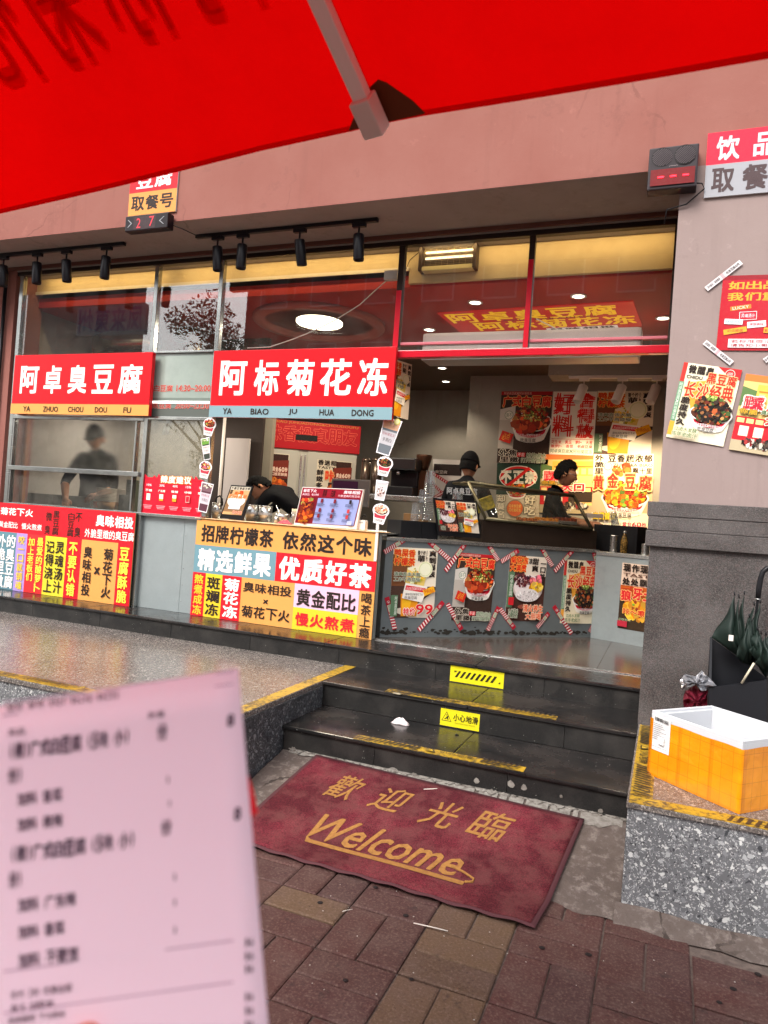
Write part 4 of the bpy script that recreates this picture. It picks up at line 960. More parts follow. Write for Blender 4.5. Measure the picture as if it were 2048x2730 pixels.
LABS = ['top left corner of the lemon tea poster', 'top right corner of the lemon tea poster', 'top left corner of the white tofu poster', 'top right corner of the white tofu poster', 'top left corner of the fruit jelly poster', 'bottom left corner of the lemon tea poster',
        'bottom right corner of the lemon tea poster', 'bottom left corner of the white tofu poster', 'bottom right corner of the white tofu poster', 'bottom left corner of the fruit jelly poster', 'top right corner of the fruit jelly poster', 'top left corner of the black tofu poster',
        'top right corner of the black tofu poster', 'bottom right corner of the fruit jelly poster', 'bottom left corner of the black tofu poster', 'bottom right corner of the black tofu poster']
for q, lab_ in zip(((-70, 150, 185, -10, 1040), (735, 240, 480, 20, 1040), (680, 380, 935, 30, 1040), (1330, 250, 1215, 70, 1040), (1365, 265, 1580, 125, 1040), (60, 1095, -40, 700, 1040), (350, 1110, 655, 760, 1040),
          (705, 780, 880, 1100, 1040), (1200, 1110, 1335, 820, 1040), (1350, 840, 1530, 1085, 1040), (430, 320, 295, 100, 1380), (455, 385, 680, 125, 1380), (985, 330, 935, 150, 1380), (240, 1075, 385, 895, 1380), (665, 1150, 445, 810, 1380), (885, 1130, 960, 980, 1380)), LABS):
    stape(*q, lab_)
# back wall posters
k4 = 500 / 1659
def W(x, y): return (1300 + x * k4, 1000 + y * k4)
def back(TL, TR, BL, draw, label, Y=9.19, **k):
    return wall_poster(Y, W(*TL), W(*TR), W(*BL), draw, label, group='food posters on the lit back wall', **k)
back((125, 145), (578, 145), (80, 775), P_white, 'white tofu bowl poster, top left on the lit back wall')
back((975, 140), (1482, 140), (948, 697), P_lemon, 'lemon tea poster, top right on the lit back wall')
back((583, 145), (972, 145), (545, 700), P_good, 'poster of huge red characters in the middle of the lit back wall', Y=9.184)
back((85, 778), (470, 778), (60, 1275), P_no, 'dark green poster with a red crossed out oval on the back wall')
back((478, 700), (938, 700), (430, 1215), P_street, 'yellow shop front poster behind the worker with glasses')
back((940, 697), (1470, 697), (905, 1340), P_gold, 'golden tofu bowl poster, lower right on the lit back wall')
A = ony(1045, 955, 7.2)
poster(A, (.35, .94, 0), (0, 0, -1), .34, .62, P_lemon, 'small lemon tea poster seen edge on behind the right end of the blue grey strip')
# pillar posters
M6 = 348 / 1100
def K(x, y): return (1700 + x * M6, 600 + y * M6)
wall_poster(4.692, K(393, 1155), K(882, 1222), K(232, 1782), P_black, 'black tofu bowl poster tilted on the pillar below the red notice')
A, U, V, ww, h = pose(Vector((0, 4.692, 0)), Vector((0, -1, 0)), K(915, 1252), K(1100, 1275), K(765, 1890))
poster(A, U, V, .36, h, P_street, 'yellow shop front poster cut by the right edge of the photo')
def P_notice(a):
    a.rect(0, 0, 1, 1, 'b00e22'); a.rect(0, 0, 1, .06, '8c0c1c')
    a.text('如出品不满意', .05, .08, .95, .19, 'f0a030', .03); a.text('我们重新制作', .05, .23, .95, .34, 'f0a030', .03)
    a.rrect(.18, .43, .18, .04, 'e8782c', -8); a.text('LUCKY', .11, .41, .25, .45, 'fbe9d8', .0, rot=-8); a.rrect(.55, .43, .22, .06, 'f2dce0', 2); a.text('吃臭豆腐', .46, .41, .64, .45, 'b00e22', .01, rot=2)
    a.rrect(.25, .54, .15, .08, 'f2dce0', -3); a.rrect(.25, .54, .14, .07, 'c8142c', -3); a.text('灵魂汤汁', .19, .515, .31, .565, 'f2dce0', .01, rot=-3)
    a.rrect(.33, .655, .16, .06, 'f2dce0', -6); a.text('来尝美味', .27, .635, .39, .675, 'b00e22', .01, rot=-6); a.rrect(.58, .60, .16, .09, 'f2dce0', 0); a.text('不存在', .52, .59, .65, .64, 'b00e22', .01)
    a.rrect(.13, .62, .16, .05, 'dfe8ee', 3); a.text('持续地甜', .06, .60, .20, .64, '5a7a9a', 0, rot=3); a.rrect(.15, .74, .2, .05, 'f0a030', -10); a.text('必点嫩腐', .08, .72, .22, .76, '8c0c1c', 0, rot=-10); a.rrect(.48, .74, .17, .05, 'f0a030', 3); a.text('黄金60秒', .40, .72, .55, .76, '8c0c1c', 0, rot=3)
    a.rect(.10, .85, .92, .965, 'f4dfe0'); a.text('若标准做法不合个人口味', .12, .86, .90, .905, 'a01a2c', .01); a.text('请告知小哥 帮您重新制作', .12, .915, .90, .955, 'a01a2c', .01)
A, U, V, ww, h = pose(Vector((0, 4.692, 0)), Vector((0, -1, 0)), K(722, 428), K(1090, 418), K(682, 1055))
poster(A, U, V, .62, h, P_notice, 'glossy dark red notice with orange characters on the pillar', m=M_GLOSSPRINT, cat='notice')
def clear_tape(A, B, w, label, N=Vector((0, -1, 0))):
    U_ = (B - A).normalized(); V_ = N.cross(U_).normalized()
    if U_.cross(-V_).dot(N) < 0: V_ = -V_
    a = Art(A - V_ * w / 2, U_, V_, (B - A).length, w, step=.0003); a.sheet('cfc6c6', .0006)
    a.rect(0, 0, 1, 1, 'd6cfd0'); a.text('请勿破损 谢谢惠顾', .04, .22, .40, .78, '3a3436', .01); a.rect(.44, 0, .52, 1, 'd8a0a4'); a.text('吃臭豆腐必吃', .58, .22, .95, .78, '3a3436', .01)
    a.build('printed_tape', None, label=label, cat='tape', group='pale printed tape strips on the pillar')
A1, B1 = ony(*K(578, 540), 4.689), ony(*K(873, 310), 4.689); clear_tape(A1, B1, .032, 'pale printed tape at the top left corner of the red notice')
A1, B1 = ony(*K(565, 985), 4.689), ony(*K(795, 1165), 4.689); clear_tape(A1, B1, .032, 'pale printed tape below the bottom left corner of the red notice')
A1, B1 = ony(*K(1070, 1145), 4.689), ony(*K(1160, 1080), 4.689); clear_tape(A1, B1, .03, 'short pale tape piece at the right edge below the red notice')

# ceiling sign, flat under the ceiling
C1, C2, C3, C4 = [onz(1040 + x * .4581, 600 + y * .4581, CEIL - .01) for x, y in ((275, 515), (1415, 445), (400, 632), (1452, 598))]
U_ = (C2 - C1); U_.z = 0; wU = U_.length; U_.normalize(); V_ = Vector((-U_.y, U_.x, 0)); hV = abs((C3 - C1).dot(V_)) ; 
V_ = V_ if (C3 - C1).dot(V_) > 0 else -V_
a = Art(C1, U_, V_, wU, hV * 1.06); a.N = Vector((0, 0, -1)); a.sheet('b0201a', .01); a.lv = .001
a.rect(0, 0, 1, 1, 'b81a18') if a.U.cross(-a.V).dot(a.N) > 0 else a.mb
a.text('阿卓臭豆腐', .02, .05, .92, .45, 'f5c418', .03); a.text('阿标菊花冻', .12, .48, .99, .86, 'f5c418', .03); a.text('AZHUO&ABIAO', .3, .42, .8, .48, '3a1412', 0); a.rect(.5, .88, .88, 1, 'e8e0d8'); a.text('臭味相投', .51, .89, .87, .99, '1c1816', .05)
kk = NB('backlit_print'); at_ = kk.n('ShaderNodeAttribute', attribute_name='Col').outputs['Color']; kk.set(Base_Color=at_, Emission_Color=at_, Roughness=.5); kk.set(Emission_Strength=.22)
a.build('ceiling_sign', None, kk.m, label='red ceiling sign with two rows of yellow characters', cat='sign')
# menu paper strips, spice board and the step stickers
def P_spice(a):
    a.rect(0, .14, 1, 1, 'd8102c'); a.rect(0, .12, 1, .15, 'd8102c')
    for i in range(14):
        x = i / 14; hh = .12 * abs(math.sin(i * 2.3 + 1)) * (.35 if 4 < i < 10 else 1)
        a.poly([(x, .15), (min(1, x + .085), .15), (x + .03, .14 - hh)], 'd8102c')
    a.text('辣度建议', .28, .06, .76, .24, 'fbeee0', .03, out='e8862c', outw=.06)
    for i, (p, n, q) in enumerate((('10%', '不辣', 0), ('30%', '广东辣', .3), ('40%', '微辣', .5), ('15%', '中辣', .8), ('5%', '爆辣', 1))):
        x = .11 + i * .205; a.text(p, x - .04, .28, x + .04, .335, 'f7dfe0', .02); a.text(n, x - .055, .41, x + .055, .47, 'fbeee0', .03)
        a.rect(x - .03, .52, x + .03, .68, 'f6ead8' if q < .8 else 'd8102c'); 
        if q >= .8:
            for r in ((x - .03, .52, x - .024, .68), (x + .024, .52, x + .03, .68), (x - .03, .52, x + .03, .535), (x - .03, .665, x + .03, .68)): a.rect(*r, 'f0a8a0')
        elif q: a.rect(x - .03, .68 - .16 * q, x + .03, .68, 'e8a02c')
        for j in range(3): a.rect(x - .07 + j * .01, .80 + j * .035, x + .07 - j * .008, .815 + j * .035, 'e8a0a8')
x0, x1 = ony(378, 1330, 5.392).x, -3.86
zt_, zb_ = ony(450, 1262, 5.392).z, 1.345
a = Art((x0, 5.392, zt_), (1, 0, 0), (0, 0, -1), x1 - x0, zt_ - zb_); P_spice(a)
a.mb.prism([(x0, 5.3925, zb_), (x1, 5.3925, zb_), (x1, 5.3925, zt_ - (zt_ - zb_) * .14), (x0, 5.3925, zt_ - (zt_ - zb_) * .14)], (0, .003, 0), lin('d8102c'))
a.build('spice_board', None, m=M_GLOSSPRINT, label='red flame edged board of spice levels below the hours panel', cat='board')
def sticker(px, draw, label, Y, w, h):
    A = ony(*px, Y); a = Art(A, (1, 0, 0), (0, 0, -1), w, h); a.sheet('d6ca1e', .0006); draw(a); return a.build('floor_sticker', None, m=M_GLOSSPRINT, label=label, cat='sticker')
def S1(a):
    a.rect(0, 0, 1, 1, 'd6ca1e')
    for i in range(8): x = .09 + i * .095; a.poly([(x, .72), (x + .045, .72), (x + .12, .3), (x + .075, .3)], '26241a')
    a.poly([(.08, .3), (.14, .3), (.08, .42)], '26241a'); a.poly([(.90, .72), (.94, .72), (.94, .58)], '26241a')
def S2(a):
    a.rect(0, 0, 1, 1, 'd6ca1e'); a.poly([(.03, .72), (.29, .72), (.16, .14)], '26241a'); a.poly([(.055, .68), (.265, .68), (.16, .21)], 'd6ca1e')
    a.ell(.165, .36, .016, .016, '26241a'); a.poly([(.15, .5), (.2, .56), (.21, .40), (.17, .42)], '26241a'); a.poly([(.10, .60), (.13, .62), (.19, .52), (.16, .5)], '26241a'); a.poly([(.17, .54), (.20, .64), (.22, .63), (.2, .52)], '26241a')
    a.text('小心地滑', .33, .2, .97, .62, '26241a', .02); a.text('CAUTION WET FLOOR', .38, .70, .90, .78, '8a8418', .0)
A = ony(1202, 1773, 5.01); B = ony(1345, 1792, 5.01); Cc = ony(1200, 1815, 5.01)
sticker((1202, 1773), S1, 'yellow sticker with black slanted bars on the top step riser', 5.0095, B.x - A.x, A.z - Cc.z)
A = ony(1176, 1887, 4.445); B = ony(1280, 1905, 4.445); Cc = ony(1174, 1932, 4.445)
sticker((1176, 1887), S2, 'yellow wet floor warning sticker on the middle step riser', 4.4445, B.x - A.x, A.z - Cc.z)
# =================================================================== LAMPS AND FITTINGS
def pt(px, py, d): return CAM + ray(px, py) * d
def fw(p): return (Vector(p) - CAM).dot(AF)
M_LAMP = mat('lit_lamp', 'fff6e8', .4, emit=('fff4e0', 5))
def add_light(name, typ, loc, energy, color=(1, .85, .65), size=.1, rot=None, spot=None, parent=None, blend=.5, sy=None):
    l = bpy.data.lights.new(name, typ); l.energy = energy; l.color = color
    if typ == 'AREA':
        l.size = size
        if sy: l.shape = 'RECTANGLE'; l.size_y = sy
    elif typ == 'SPOT': l.spot_size = spot; l.spot_blend = blend; l.shadow_soft_size = size
    else: l.shadow_soft_size = size
    o = bpy.data.objects.new(name, l); link(o, parent); o.location = loc
    if rot is not None: o.rotation_euler = rot
    return o
# recessed downlights
dl = [((1267.7, 804.8), 'downlight seen through the upper pane, left of the ceiling sign'), ((1542.6, 787.8), 'downlight above the right half of the ceiling sign'), ((1145, 877.6), 'downlight at the left end of the white air curtain'), ((1768, 846.5), 'downlight near the right pillar behind the glass'),
      ((1179, 980), 'upper one of two small downlights below the red transom'), ((1189, 1016), 'lower one of two small downlights below the red transom')]
for i, (p, lab) in enumerate(dl):
    c = onz(p[0], p[1], CEIL)
    e = empty('downlight', (c.x, c.y, CEIL), label=lab, cat='ceiling light', group='recessed downlights')
    MB().lathe([(.066, -.002), (.066, -.010), (.05, -.012), (.05, -.002)], n=24).build('trim_ring', mat('white_ring', 'd8d4cc', .4), e)
    MB().lathe([(0, -.006), (.05, -.006), (.05, -.003), (0, -.003)], n=20).build('lens', M_LAMP, e)
    add_light('downlight_lamp', 'SPOT', (0, 0, -.03), 22, (1, .86, .66), .04, (0, 0, 0), R_(110), e)
# round recessed lamp
c = onz(852, 857, CEIL); r1 = (onz(914, 862, CEIL) - c).length; c2 = onz(846, 880, CEIL); r2 = (onz(1008, 893, CEIL) - c2).length
e = empty('round_ceiling_lamp', (c.x, c.y, CEIL), label='large round lit lamp inside a recessed ring behind the middle window', cat='ceiling lamp')
MB().lathe([(0, -.03), (r1 * .96, -.03), (r1, -.022), (r1, -.001), (0, -.001)], n=48).build('diffuser', mat('round_lamp_glow', 'fff6dc', .4, emit=('fff2d0', 2.2)), e)
MB().lathe([(r2 * .86, -.001), (r2 * .86, -.05), (r2, -.055), (r2 * 1.03, -.04), (r2 * 1.03, -.001)], n=56).build('ring', mat('ring_plaster', 'a8635a', .6), e)
add_light('round_lamp_light', 'AREA', (0, 0, -.08), 22, (1, .9, .7), r1 * 1.6, (0, 0, 0), parent=e)
# warm strip behind the head rail
e = empty('cove_strip', (0, 0, 0), label='warm light strip hidden along the top of the window bulkhead', cat='light strip')
for x0, x1 in ((-6.2, -4.65), (-4.5, -3.9), (-3.8, -2.2), (-2.1, -1.1), (-1.05, -.1)):
    MB().box(x0, 5.455, ZS - .028, x1, 5.467, ZS - .018).build('strip_tube', mat('warm_strip', 'ffe0a0', .4, emit=('ffd080', 3)), e)
    add_light('strip_light', 'AREA', ((x0 + x1) / 2, 5.475, ZS - .03), 2.0 * (x1 - x0), (1, .72, .32), x1 - x0, (R_(38), 0, 0), sy=.03, parent=e)
# black tracks with spots under the soffit
M_SPOT = mat('matt_black_metal', '17151a', .35)
def spot_head(loc, lean, parent_kw, m=M_SPOT, r=.042, L=.20, rot=(0, 0, 0)):
    e = empty('track_spotlight', loc, **parent_kw)
    MB().box(-.055, -.018, -.03, .055, .018, 0, bev=.004).build('adapter', m, e)
    MB().tube([(0, 0, -.02), (0, 0, -.10)], .008).build('stem', m, e)
    M = Matrix.Rotation(lean[0], 4, 'Y') @ Matrix.Rotation(lean[1], 4, 'X')
    h = MB().lathe([(0, 0), (r * .9, 0), (r, -.008), (r, -L + .006), (r * .93, -L), (r * .8, -L + .001), (r * .78, -L + .03), (0, -L + .03)], n=26).build('head', m, e)
    h.location = (0, 0, -.085); h.rotation_euler = (lean[1], lean[0], 0)
    return e
YT = 4.98; zT = ZS - .032
def track(p0, p1, label, m=M_SPOT):
    A, B = ony(*p0, YT), ony(*p1, YT)
    return MB().box(A.x, YT - .018, zT, B.x, YT + .018, ZS - .003, bev=.003).build('light_track', m, label=label, cat='light track', group='black light tracks under the soffit')
track((-60, 680), (334, 637), 'black light track at the far left of the soffit')
track((525, 617), (1009, 571), 'black light track under the soffit above the middle window')
for i, (px, py, l1, l2) in enumerate([(12, 672, -.02, .05), (102, 662, -.03, .03), (180, 652, -.06, .08), (287, 640, .04, .02), (583, 615, -.07, .06), (650, 607, .02, .03), (802, 591, -.07, .25), (960, 577, -.05, .05)]):
    x = ony(px, py, YT).x
    spot_head((x, YT, zT), (l1, l2), dict(label=('black spotlight number %s from the left on the far left track' % ['one', 'two', 'three', 'four'][i]) if i < 4 else ('black spotlight, %s of four on the track above the middle window' % ['first', 'second', 'third', 'last'][i - 4]), cat='spotlight', group='black track spotlights under the soffit'))
# number display, left
A, B = ony(333, 585, 4.62), ony(452, 617, 4.62)
e = empty('number_display', ((A.x + B.x) / 2, 4.64, (ony(328, 600, 4.62).z)), label='black display box showing 2 7 in dim red digits below the orange sign', cat='display'); L = e.location
w2 = .215; h2 = .062
MB().box(-w2, -.03, -h2, w2, .045, h2, bev=.006).build('housing', mat('black_plastic', '1a1216', .3), e)
a = Art((-w2, -.0305, h2), (1, 0, 0), (0, 0, -1), 2 * w2, 2 * h2)
a.rect(.2, .08, .72, .92, '2a0d14'); a.text('2', .27, .2, .37, .85, 'd8283a', 0); a.text('7', .57, .15, .68, .8, 'd8283a', 0)
a.poly([(.06, .25), (.14, .5), (.06, .75), (.08, .75), (.17, .5), (.08, .25)], '8a8a8e'); a.poly([(.90, .25), (.80, .5), (.90, .75), (.92, .75), (.83, .5), (.92, .25)], '8a8a8e')
a.build('digits', e, M_GLOSSPRINT)
MB().tube([(w2, .03, -.02), (w2 + .06, .08, -.035), (w2 + .12, .2, -.05), (w2 + .25, YT - L.y, zT - L.z)], .004, 6).build('cable', M_BLK, e)
# speaker with display, right
A, B, C_ = ony(1733, 396, 4.6), ony(1866, 382, 4.6), ony(1728, 508, 4.6)
e = empty('speaker_display', ((A.x + B.x) / 2 - .002, 4.6, (A.z + C_.z) / 2), label='black speaker box with three glowing red dashes at the corner of the pillar', cat='speaker')
w2, h2 = (B.x - A.x) / 2, (A.z - C_.z) / 2
MB().box(-w2, 0, -h2, w2, .098, h2, bev=.008).build('housing', mat('speaker_plastic', '2a2226', .4), e)
a = Art((-w2, -.0005, h2), (1, 0, 0), (0, 0, -1), 2 * w2, 2 * h2)
for cx in (.27, .73):
    a.ell(cx, .24, .215, .215, '151114')
    for i in range(11):
        t = -.19 + i * .038; hl = math.sqrt(max(0, .205 ** 2 - t ** 2)); c45 = .7071
        x0_, y0_, x1_, y1_ = cx + t * c45 - hl * c45, .24 + t * c45 + hl * c45, cx + t * c45 + hl * c45, .24 + t * c45 - hl * c45
        a.poly([(x0_, y0_), (x0_ + .014, y0_ + .014), (x1_ + .014, y1_ + .014), (x1_, y1_)], '4a4044')
a.rect(.06, .54, .95, .92, '6a060e'); a.text('JTMAT', .43, .47, .60, .505, '8a7a7c', 0)
a.build('face', e, M_PRINT)
for i in range(3): MB().box(-w2 + 2 * w2 * (.21 + i * .25), -.012, h2 * (1 - 2 * .745), -w2 + 2 * w2 * (.33 + i * .25), -.003, h2 * (1 - 2 * .715)).build('lit_dash', mat('red_led', 'ff2030', .4, emit=('ff1828', 3)), e)
MB().tube([(w2, .05, -.09), (w2 + .03, .07, -.085), (w2 + .045, .07, -.12), (.09, .08, -.20), (-.02, .09, -.22), (-.03, .1, -.30)], .004, 6).build('cable', M_BLK, e)
# insect lamp on the bulkhead
A, B, C_ = ony(1130, 645, 5.56), ony(1270, 632, 5.56), ony(1125, 722, 5.56)
w2, h2 = (B.x - A.x) / 2 * 1.03, (A.z - C_.z) / 2 * 1.1
e = empty('insect_lamp', ((A.x + B.x) / 2, 5.55, (A.z + C_.z) / 2), label='rectangular insect killer lamp hung high behind the upper pane', cat='insect lamp')
for s in (-1, 1): MB().box(s * w2 - .014, -.03, -h2, s * w2 + .014, .065, h2, bev=.004).build('side_cap', mat('brown_plastic', '3c2e24', .4), e)
MB().box(-w2 + .015, -.02, h2 - .022, w2 - .015, .065, h2, bev=.003).build('top_bar', mat('pale_metal', 'd8c890', .4), e)
MB().box(-w2 + .015, -.02, -h2, w2 - .015, .065, -h2 + .035, bev=.003).build('tray', mat('pale_metal'), e)
MB().box(-w2 + .015, .04, -h2 + .035, w2 - .015, .065, h2 - .022).build('reflector', mat('dark_reflector', '4a4034', .3, metal=.6), e)
for z in (-.02, .03): MB().tube([(-w2 + .03, .02, z), (w2 - .03, .02, z)], .010, 10).build('tube', mat('warm_tube', 'fff0d0', .3, emit=('ffe0b0', 1.2)), e)
g = MB()
for i in range(16): z = -h2 + .04 + i * (2 * h2 - .066) / 15; g.box(-w2 + .016, -.006, z, w2 - .016, -.003, z + .0015)
for i in range(9): x = -w2 + .03 + i * (2 * w2 - .06) / 8; g.box(x, -.009, -h2 + .035, x + .002, -.006, h2 - .022)
g.build('grille', mat('wire_grille', '8a7a5c', .35, metal=.8), e, kind='stuff')
MB().tube([(-w2, .0, .05), (-w2 - .05, -.02, -.0), (-w2 - .09, -.03, -.04), (-w2 - .11, -.05, -.12)], .003, 6).build('cable', M_BLK, e)
# air curtain
A, B, C_ = ony(1134, 893, 5.75), ony(1713, 870, 5.75), ony(1131, 962, 5.75)
e = empty('air_curtain', (0, 0, 0), label='long white air curtain box behind the red transom', cat='air curtain')
M_WHITEP = mat('white_plastic', 'd8cfc8', .35)
x0, x1 = A.x + .02, ony(1711, 930, 5.75).x
MB().box(x0, 5.62, 2.83, x1, 5.85, 3.02, bev=.03).build('body', M_WHITEP, e)
MB().box(x0 + .01, 5.60, 2.785, x1 - .01, 5.84, 2.832, bev=.01).build('outlet', mat('grey_outlet', '9a9490', .3), e)
MB().box(x0, 5.618, 2.905, x1, 5.622, 2.91).build('seam', mat('brown_plastic'), e)
# white cable across the middle window and small junction box
c1 = [ony(x, y, 5.5) for x, y in ((1070, 715), (1040, 740), (1000, 775), (960, 812), (900, 850), (830, 885), (780, 905), (720, 925), (660, 928))]
MB().tube(c1, .0045, 6).build('white_cable', M_WHITEP, label='thin white cable running diagonally behind the middle window', cat='cable')
A = ony(1045, 735, 5.5); MB().box(A.x - .06, 5.47, A.z - .04, A.x + .06, 5.52, A.z + .04, bev=.006).build('junction_box', M_WHITEP, label='small white junction box at the top right of the middle window', cat='box')
c1 = [ony(x, y, 5.7) for x, y in ((1430, 850), (1480, 875), (1510, 893), (1560, 896), (1610, 888), (1640, 884))]
MB().tube(c1, .005, 6).build('grey_cable', M_WHITEP, label='slack pale cable lying over the air curtain', cat='cable')
# beam and white spots in front of the lit wall
YB = 8.2
A, B, C_ = ony(1464, 966, YB), ony(1800, 968, YB), ony(1466, 1000, YB)
MB().box(A.x, YB, C_.z, .0, YB + .35, CEIL - .001).build('dropped_beam', M_INWALL, shell)
A = ony(1516, 1003, YB); zt = ony(1600, 1000, YB).z
MB().box(A.x, YB + .02, zt - .03, -.1, YB + .055, C_.z - .002, bev=.003).build('light_track', M_WHITEP, label='white light track in front of the poster wall', cat='light track')
for i, (px, lab) in enumerate(((1557, 'left'), (1660, 'middle'), (1752, 'right'))):
    x = ony(px, 1010, YB).x
    e = spot_head((x, YB + .035, zt - .03), (.28, -.32), dict(label='%s one of three white spotlights aimed at the poster wall' % lab, cat='spotlight', group='white track spotlights over the posters'), M_WHITEP, .052, .21)
    add_light('spot_lamp', 'SPOT', (.08, .09, -.30), 56 if i else 44, (1, .76, .46), .05, (R_(42), 0, R_([12, 2, -8][i])), R_(72), e, .7)

# =================================================================== UPPER LEFT PANES: ducts
M_DUCT = steel('duct_steel', 'b8a88a', .22, sc=(2, 2, 30), amt=.08)
c = ony(243, 945, 6.6); zc = c.z
e = empty('exhaust_duct', (c.x, 6.6, zc), label='fat shiny elbow duct behind the far left upper pane', cat='duct')
MB().tube([(-.02, 0, -.3), (-.02, 0, -.1), (-.01, .0, .0), (.04, .01, .07), (.13, .02, .12), (.24, .03, .14), (.9, .04, .14)], .13, 22).build('pipe', M_DUCT, e)
MB().lathe([(.14, -.03), (.148, 0), (.14, .03)], (-.02, 0, -.08), 24).build('collar', M_DUCT, e)
c = ony(520, 930, 6.5)
e = empty('flue_pipe', (c.x, 6.5, c.z), label='upright shiny flue pipe behind the narrow upper pane', cat='duct')
MB().tube([(0, 0, -.4), (0, 0, .05), (-.015, .01, .11), (-.07, .03, .16), (-.16, .05, .18), (-.3, .1, .18)], .085, 20).build('pipe', M_DUCT, e)

# =================================================================== WELCOME MAT
def mat_carpet():
    k = NB('red_mat_pile'); n1 = k.noise(150, 4, rough=.85); n2 = k.noise(2.2, 5); n3 = k.noise(9, 6)
    a = k.n('ShaderNodeAttribute', attribute_name='Col').outputs['Color']
    c = k.mix(k.ramp(n1, (.35, .0), (.65, 1.)), tuple(v * .0 + v2 for v, v2 in zip((0, 0, 0), lin('32141a'))), a)
    c = k.mix(k.ramp(n2, (.42, .55), (.62, .0)), c, '2c1416'); c = k.mix(k.ramp(n3, (.42, .0), (.7, .4)), c, '855450')
    c = k.mix(k.ramp(n3, (.55, .0), (.75, .3)), c, '2a1517')
    k.set(Base_Color=c, Roughness=.95, Specular_IOR_Level=.1); k.bump(n1, .9, .004); return k.m
M_MAT = mat_carpet()
ZA = lambda y: ZG + .012 + max(0.0, min(1, (y - 3.2) / .7)) ** .9 * (-ZG)
e = empty('welcome_mat', (0, 0, 0), label='dark red welcome mat with golden lettering at the foot of the steps', cat='mat')
BL_, BR_ = onz(843, 2022, -.01), onz(1558, 2188, -.01); FR_ = onz(1425, 2484, ZG); BL_ = Vector(BL_)
FL_ = Vector((BL_.x - .06, FR_.y - .0, ZG))
FL_.x = BL_.x - .08; FL_.y = FR_.y + .03
def mp(u, v, d=0):
    x = (BL_.x * (1 - u) + BR_.x * u) * (1 - v) + (FL_.x * (1 - u) + FR_.x * u) * v
    y = (BL_.y * (1 - u) + BR_.y * u) * (1 - v) + (FL_.y * (1 - u) + FR_.y * u) * v
    z = ZA(y) + .006 + .002 * math.sin(u * 14) * v + (.004 * math.sin(u * 55) * max(0, v - .93) / .07) + d
    return Vector((x, y, z))
def matmesh(u0, u1, v0, v1, nx, ny, d, name, col, par, mt, th=.006):
    b = MB()
    for j in range(ny + 1):
        for i in range(nx + 1): b.v.append(tuple(mp(u0 + (u1 - u0) * i / nx, v0 + (v1 - v0) * j / ny, d)))
    for j in range(ny):
        for i in range(nx): q = j * (nx + 1) + i; b.f.append([q, q + nx + 1, q + nx + 2, q + 1]); b.c.append(lin(col)); b.sm.append(True)
    o = b.build(name, mt, par); s = o.modifiers.new('thick', 'SOLIDIFY'); s.thickness = th; s.offset = -1; return o
matmesh(0, 1, 0, 1, 60, 30, 0, 'rubber_edge', '5a3436', e, mat('mat_rubber', '4e2c30', .8), .003)
matmesh(.014, .986, .02, .975, 60, 30, .003, 'pile', '85343e', e, M_MAT, .004)
def mat_text(t, u0, v0, u1, v1, off=.02, shear=0, slope=0):
    b = MB(); cells = [(t, u0, v0, u1, v1)] if ord(t[0]) < 0x2000 else [(c, u0 + (u1 - u0) * i / len(t), v0, u0 + (u1 - u0) * (i + .82) / len(t), v1) for i, c in enumerate(t)]
    for ch, a0, b0, a1, b1 in cells:
        vs, fs, bb = glyph(ch, 0, shear)
        for k, (dx, dy) in enumerate([(off * math.cos(q), off * math.sin(q)) for q in (0, 1.57, 3.14, 4.71)]):
            ps = []
            for x, y in vs:
                fu = (x + dx - bb[0]) / (bb[2] - bb[0]); fv = 1 - (y + dy - bb[1]) / (bb[3] - bb[1])
                ps.append(mp(a0 + (a1 - a0) * fu, b0 + (b1 - b0) * fv + slope * fu, .0055 + k * .0002))
            q = fs[0]; n = (ps[q[1]] - ps[q[0]]).cross(ps[q[2]] - ps[q[0]])
            b.add(ps, [f[::-1] for f in fs] if n.z < 0 else fs, lin('c88a4e'))
    return b
def muv(px, py):
    P = onz(px, py, -.05); 
    for _ in range(6): P = onz(px, py, ZA(P.y) + .01)
    v = (BL_.y + (BR_.y - BL_.y) * .5 - P.y) / (BL_.y - FL_.y); 
    for _ in range(4):
        xl = BL_.x + (FL_.x - BL_.x) * v; xr = BR_.x + (FR_.x - BR_.x) * v; u = (P.x - xl) / (xr - xl)
        yb = BL_.y + (BR_.y - BL_.y) * u; yf = FL_.y + (FR_.y - FL_.y) * u; v = (yb - P.y) / (yb - yf)
    return u, v
def zz5(x, y): return muv(700 + x / 2.765, 1680 + y / 2.765)
M_GOLDPILE = mat('golden_pile', 'a87a42', .95, noise=(60, .3, '7a5230'), bump=(400, .6, .003), spec=.1)
for ch, (x0_, y0_, x1_, y1_) in zip('歡迎光臨', ((480, 1075, 790, 1265), (795, 1165, 1150, 1350), (1170, 1265, 1510, 1470), (1515, 1340, 1915, 1560))):
    (ua, va), (ub, vb) = zz5(x0_, (y0_ + y1_) / 2), zz5(x1_, (y0_ + y1_) / 2); cu = zz5((x0_ + x1_) / 2, y0_); cl = zz5((x0_ + x1_) / 2, y1_)
    mat_text(ch, ua, cu[1], ub, cl[1], .008, .22).build('lettering', M_GOLDPILE, e, kind='stuff')
(ua, va), (ub, vb) = zz5(405, 1420), muv(1230, 2310)
hgt = .115
mat_text('Welcome', ua, min(va, vb) - .085, ub, min(va, vb) + hgt, .015, .35, slope=.0).build('lettering', M_GOLDPILE, e, kind='stuff')
(ua, va), (ub, vb) = zz5(330, 1510), muv(1245, 2345)
b = MB(); n = 24; top = []; bot = []
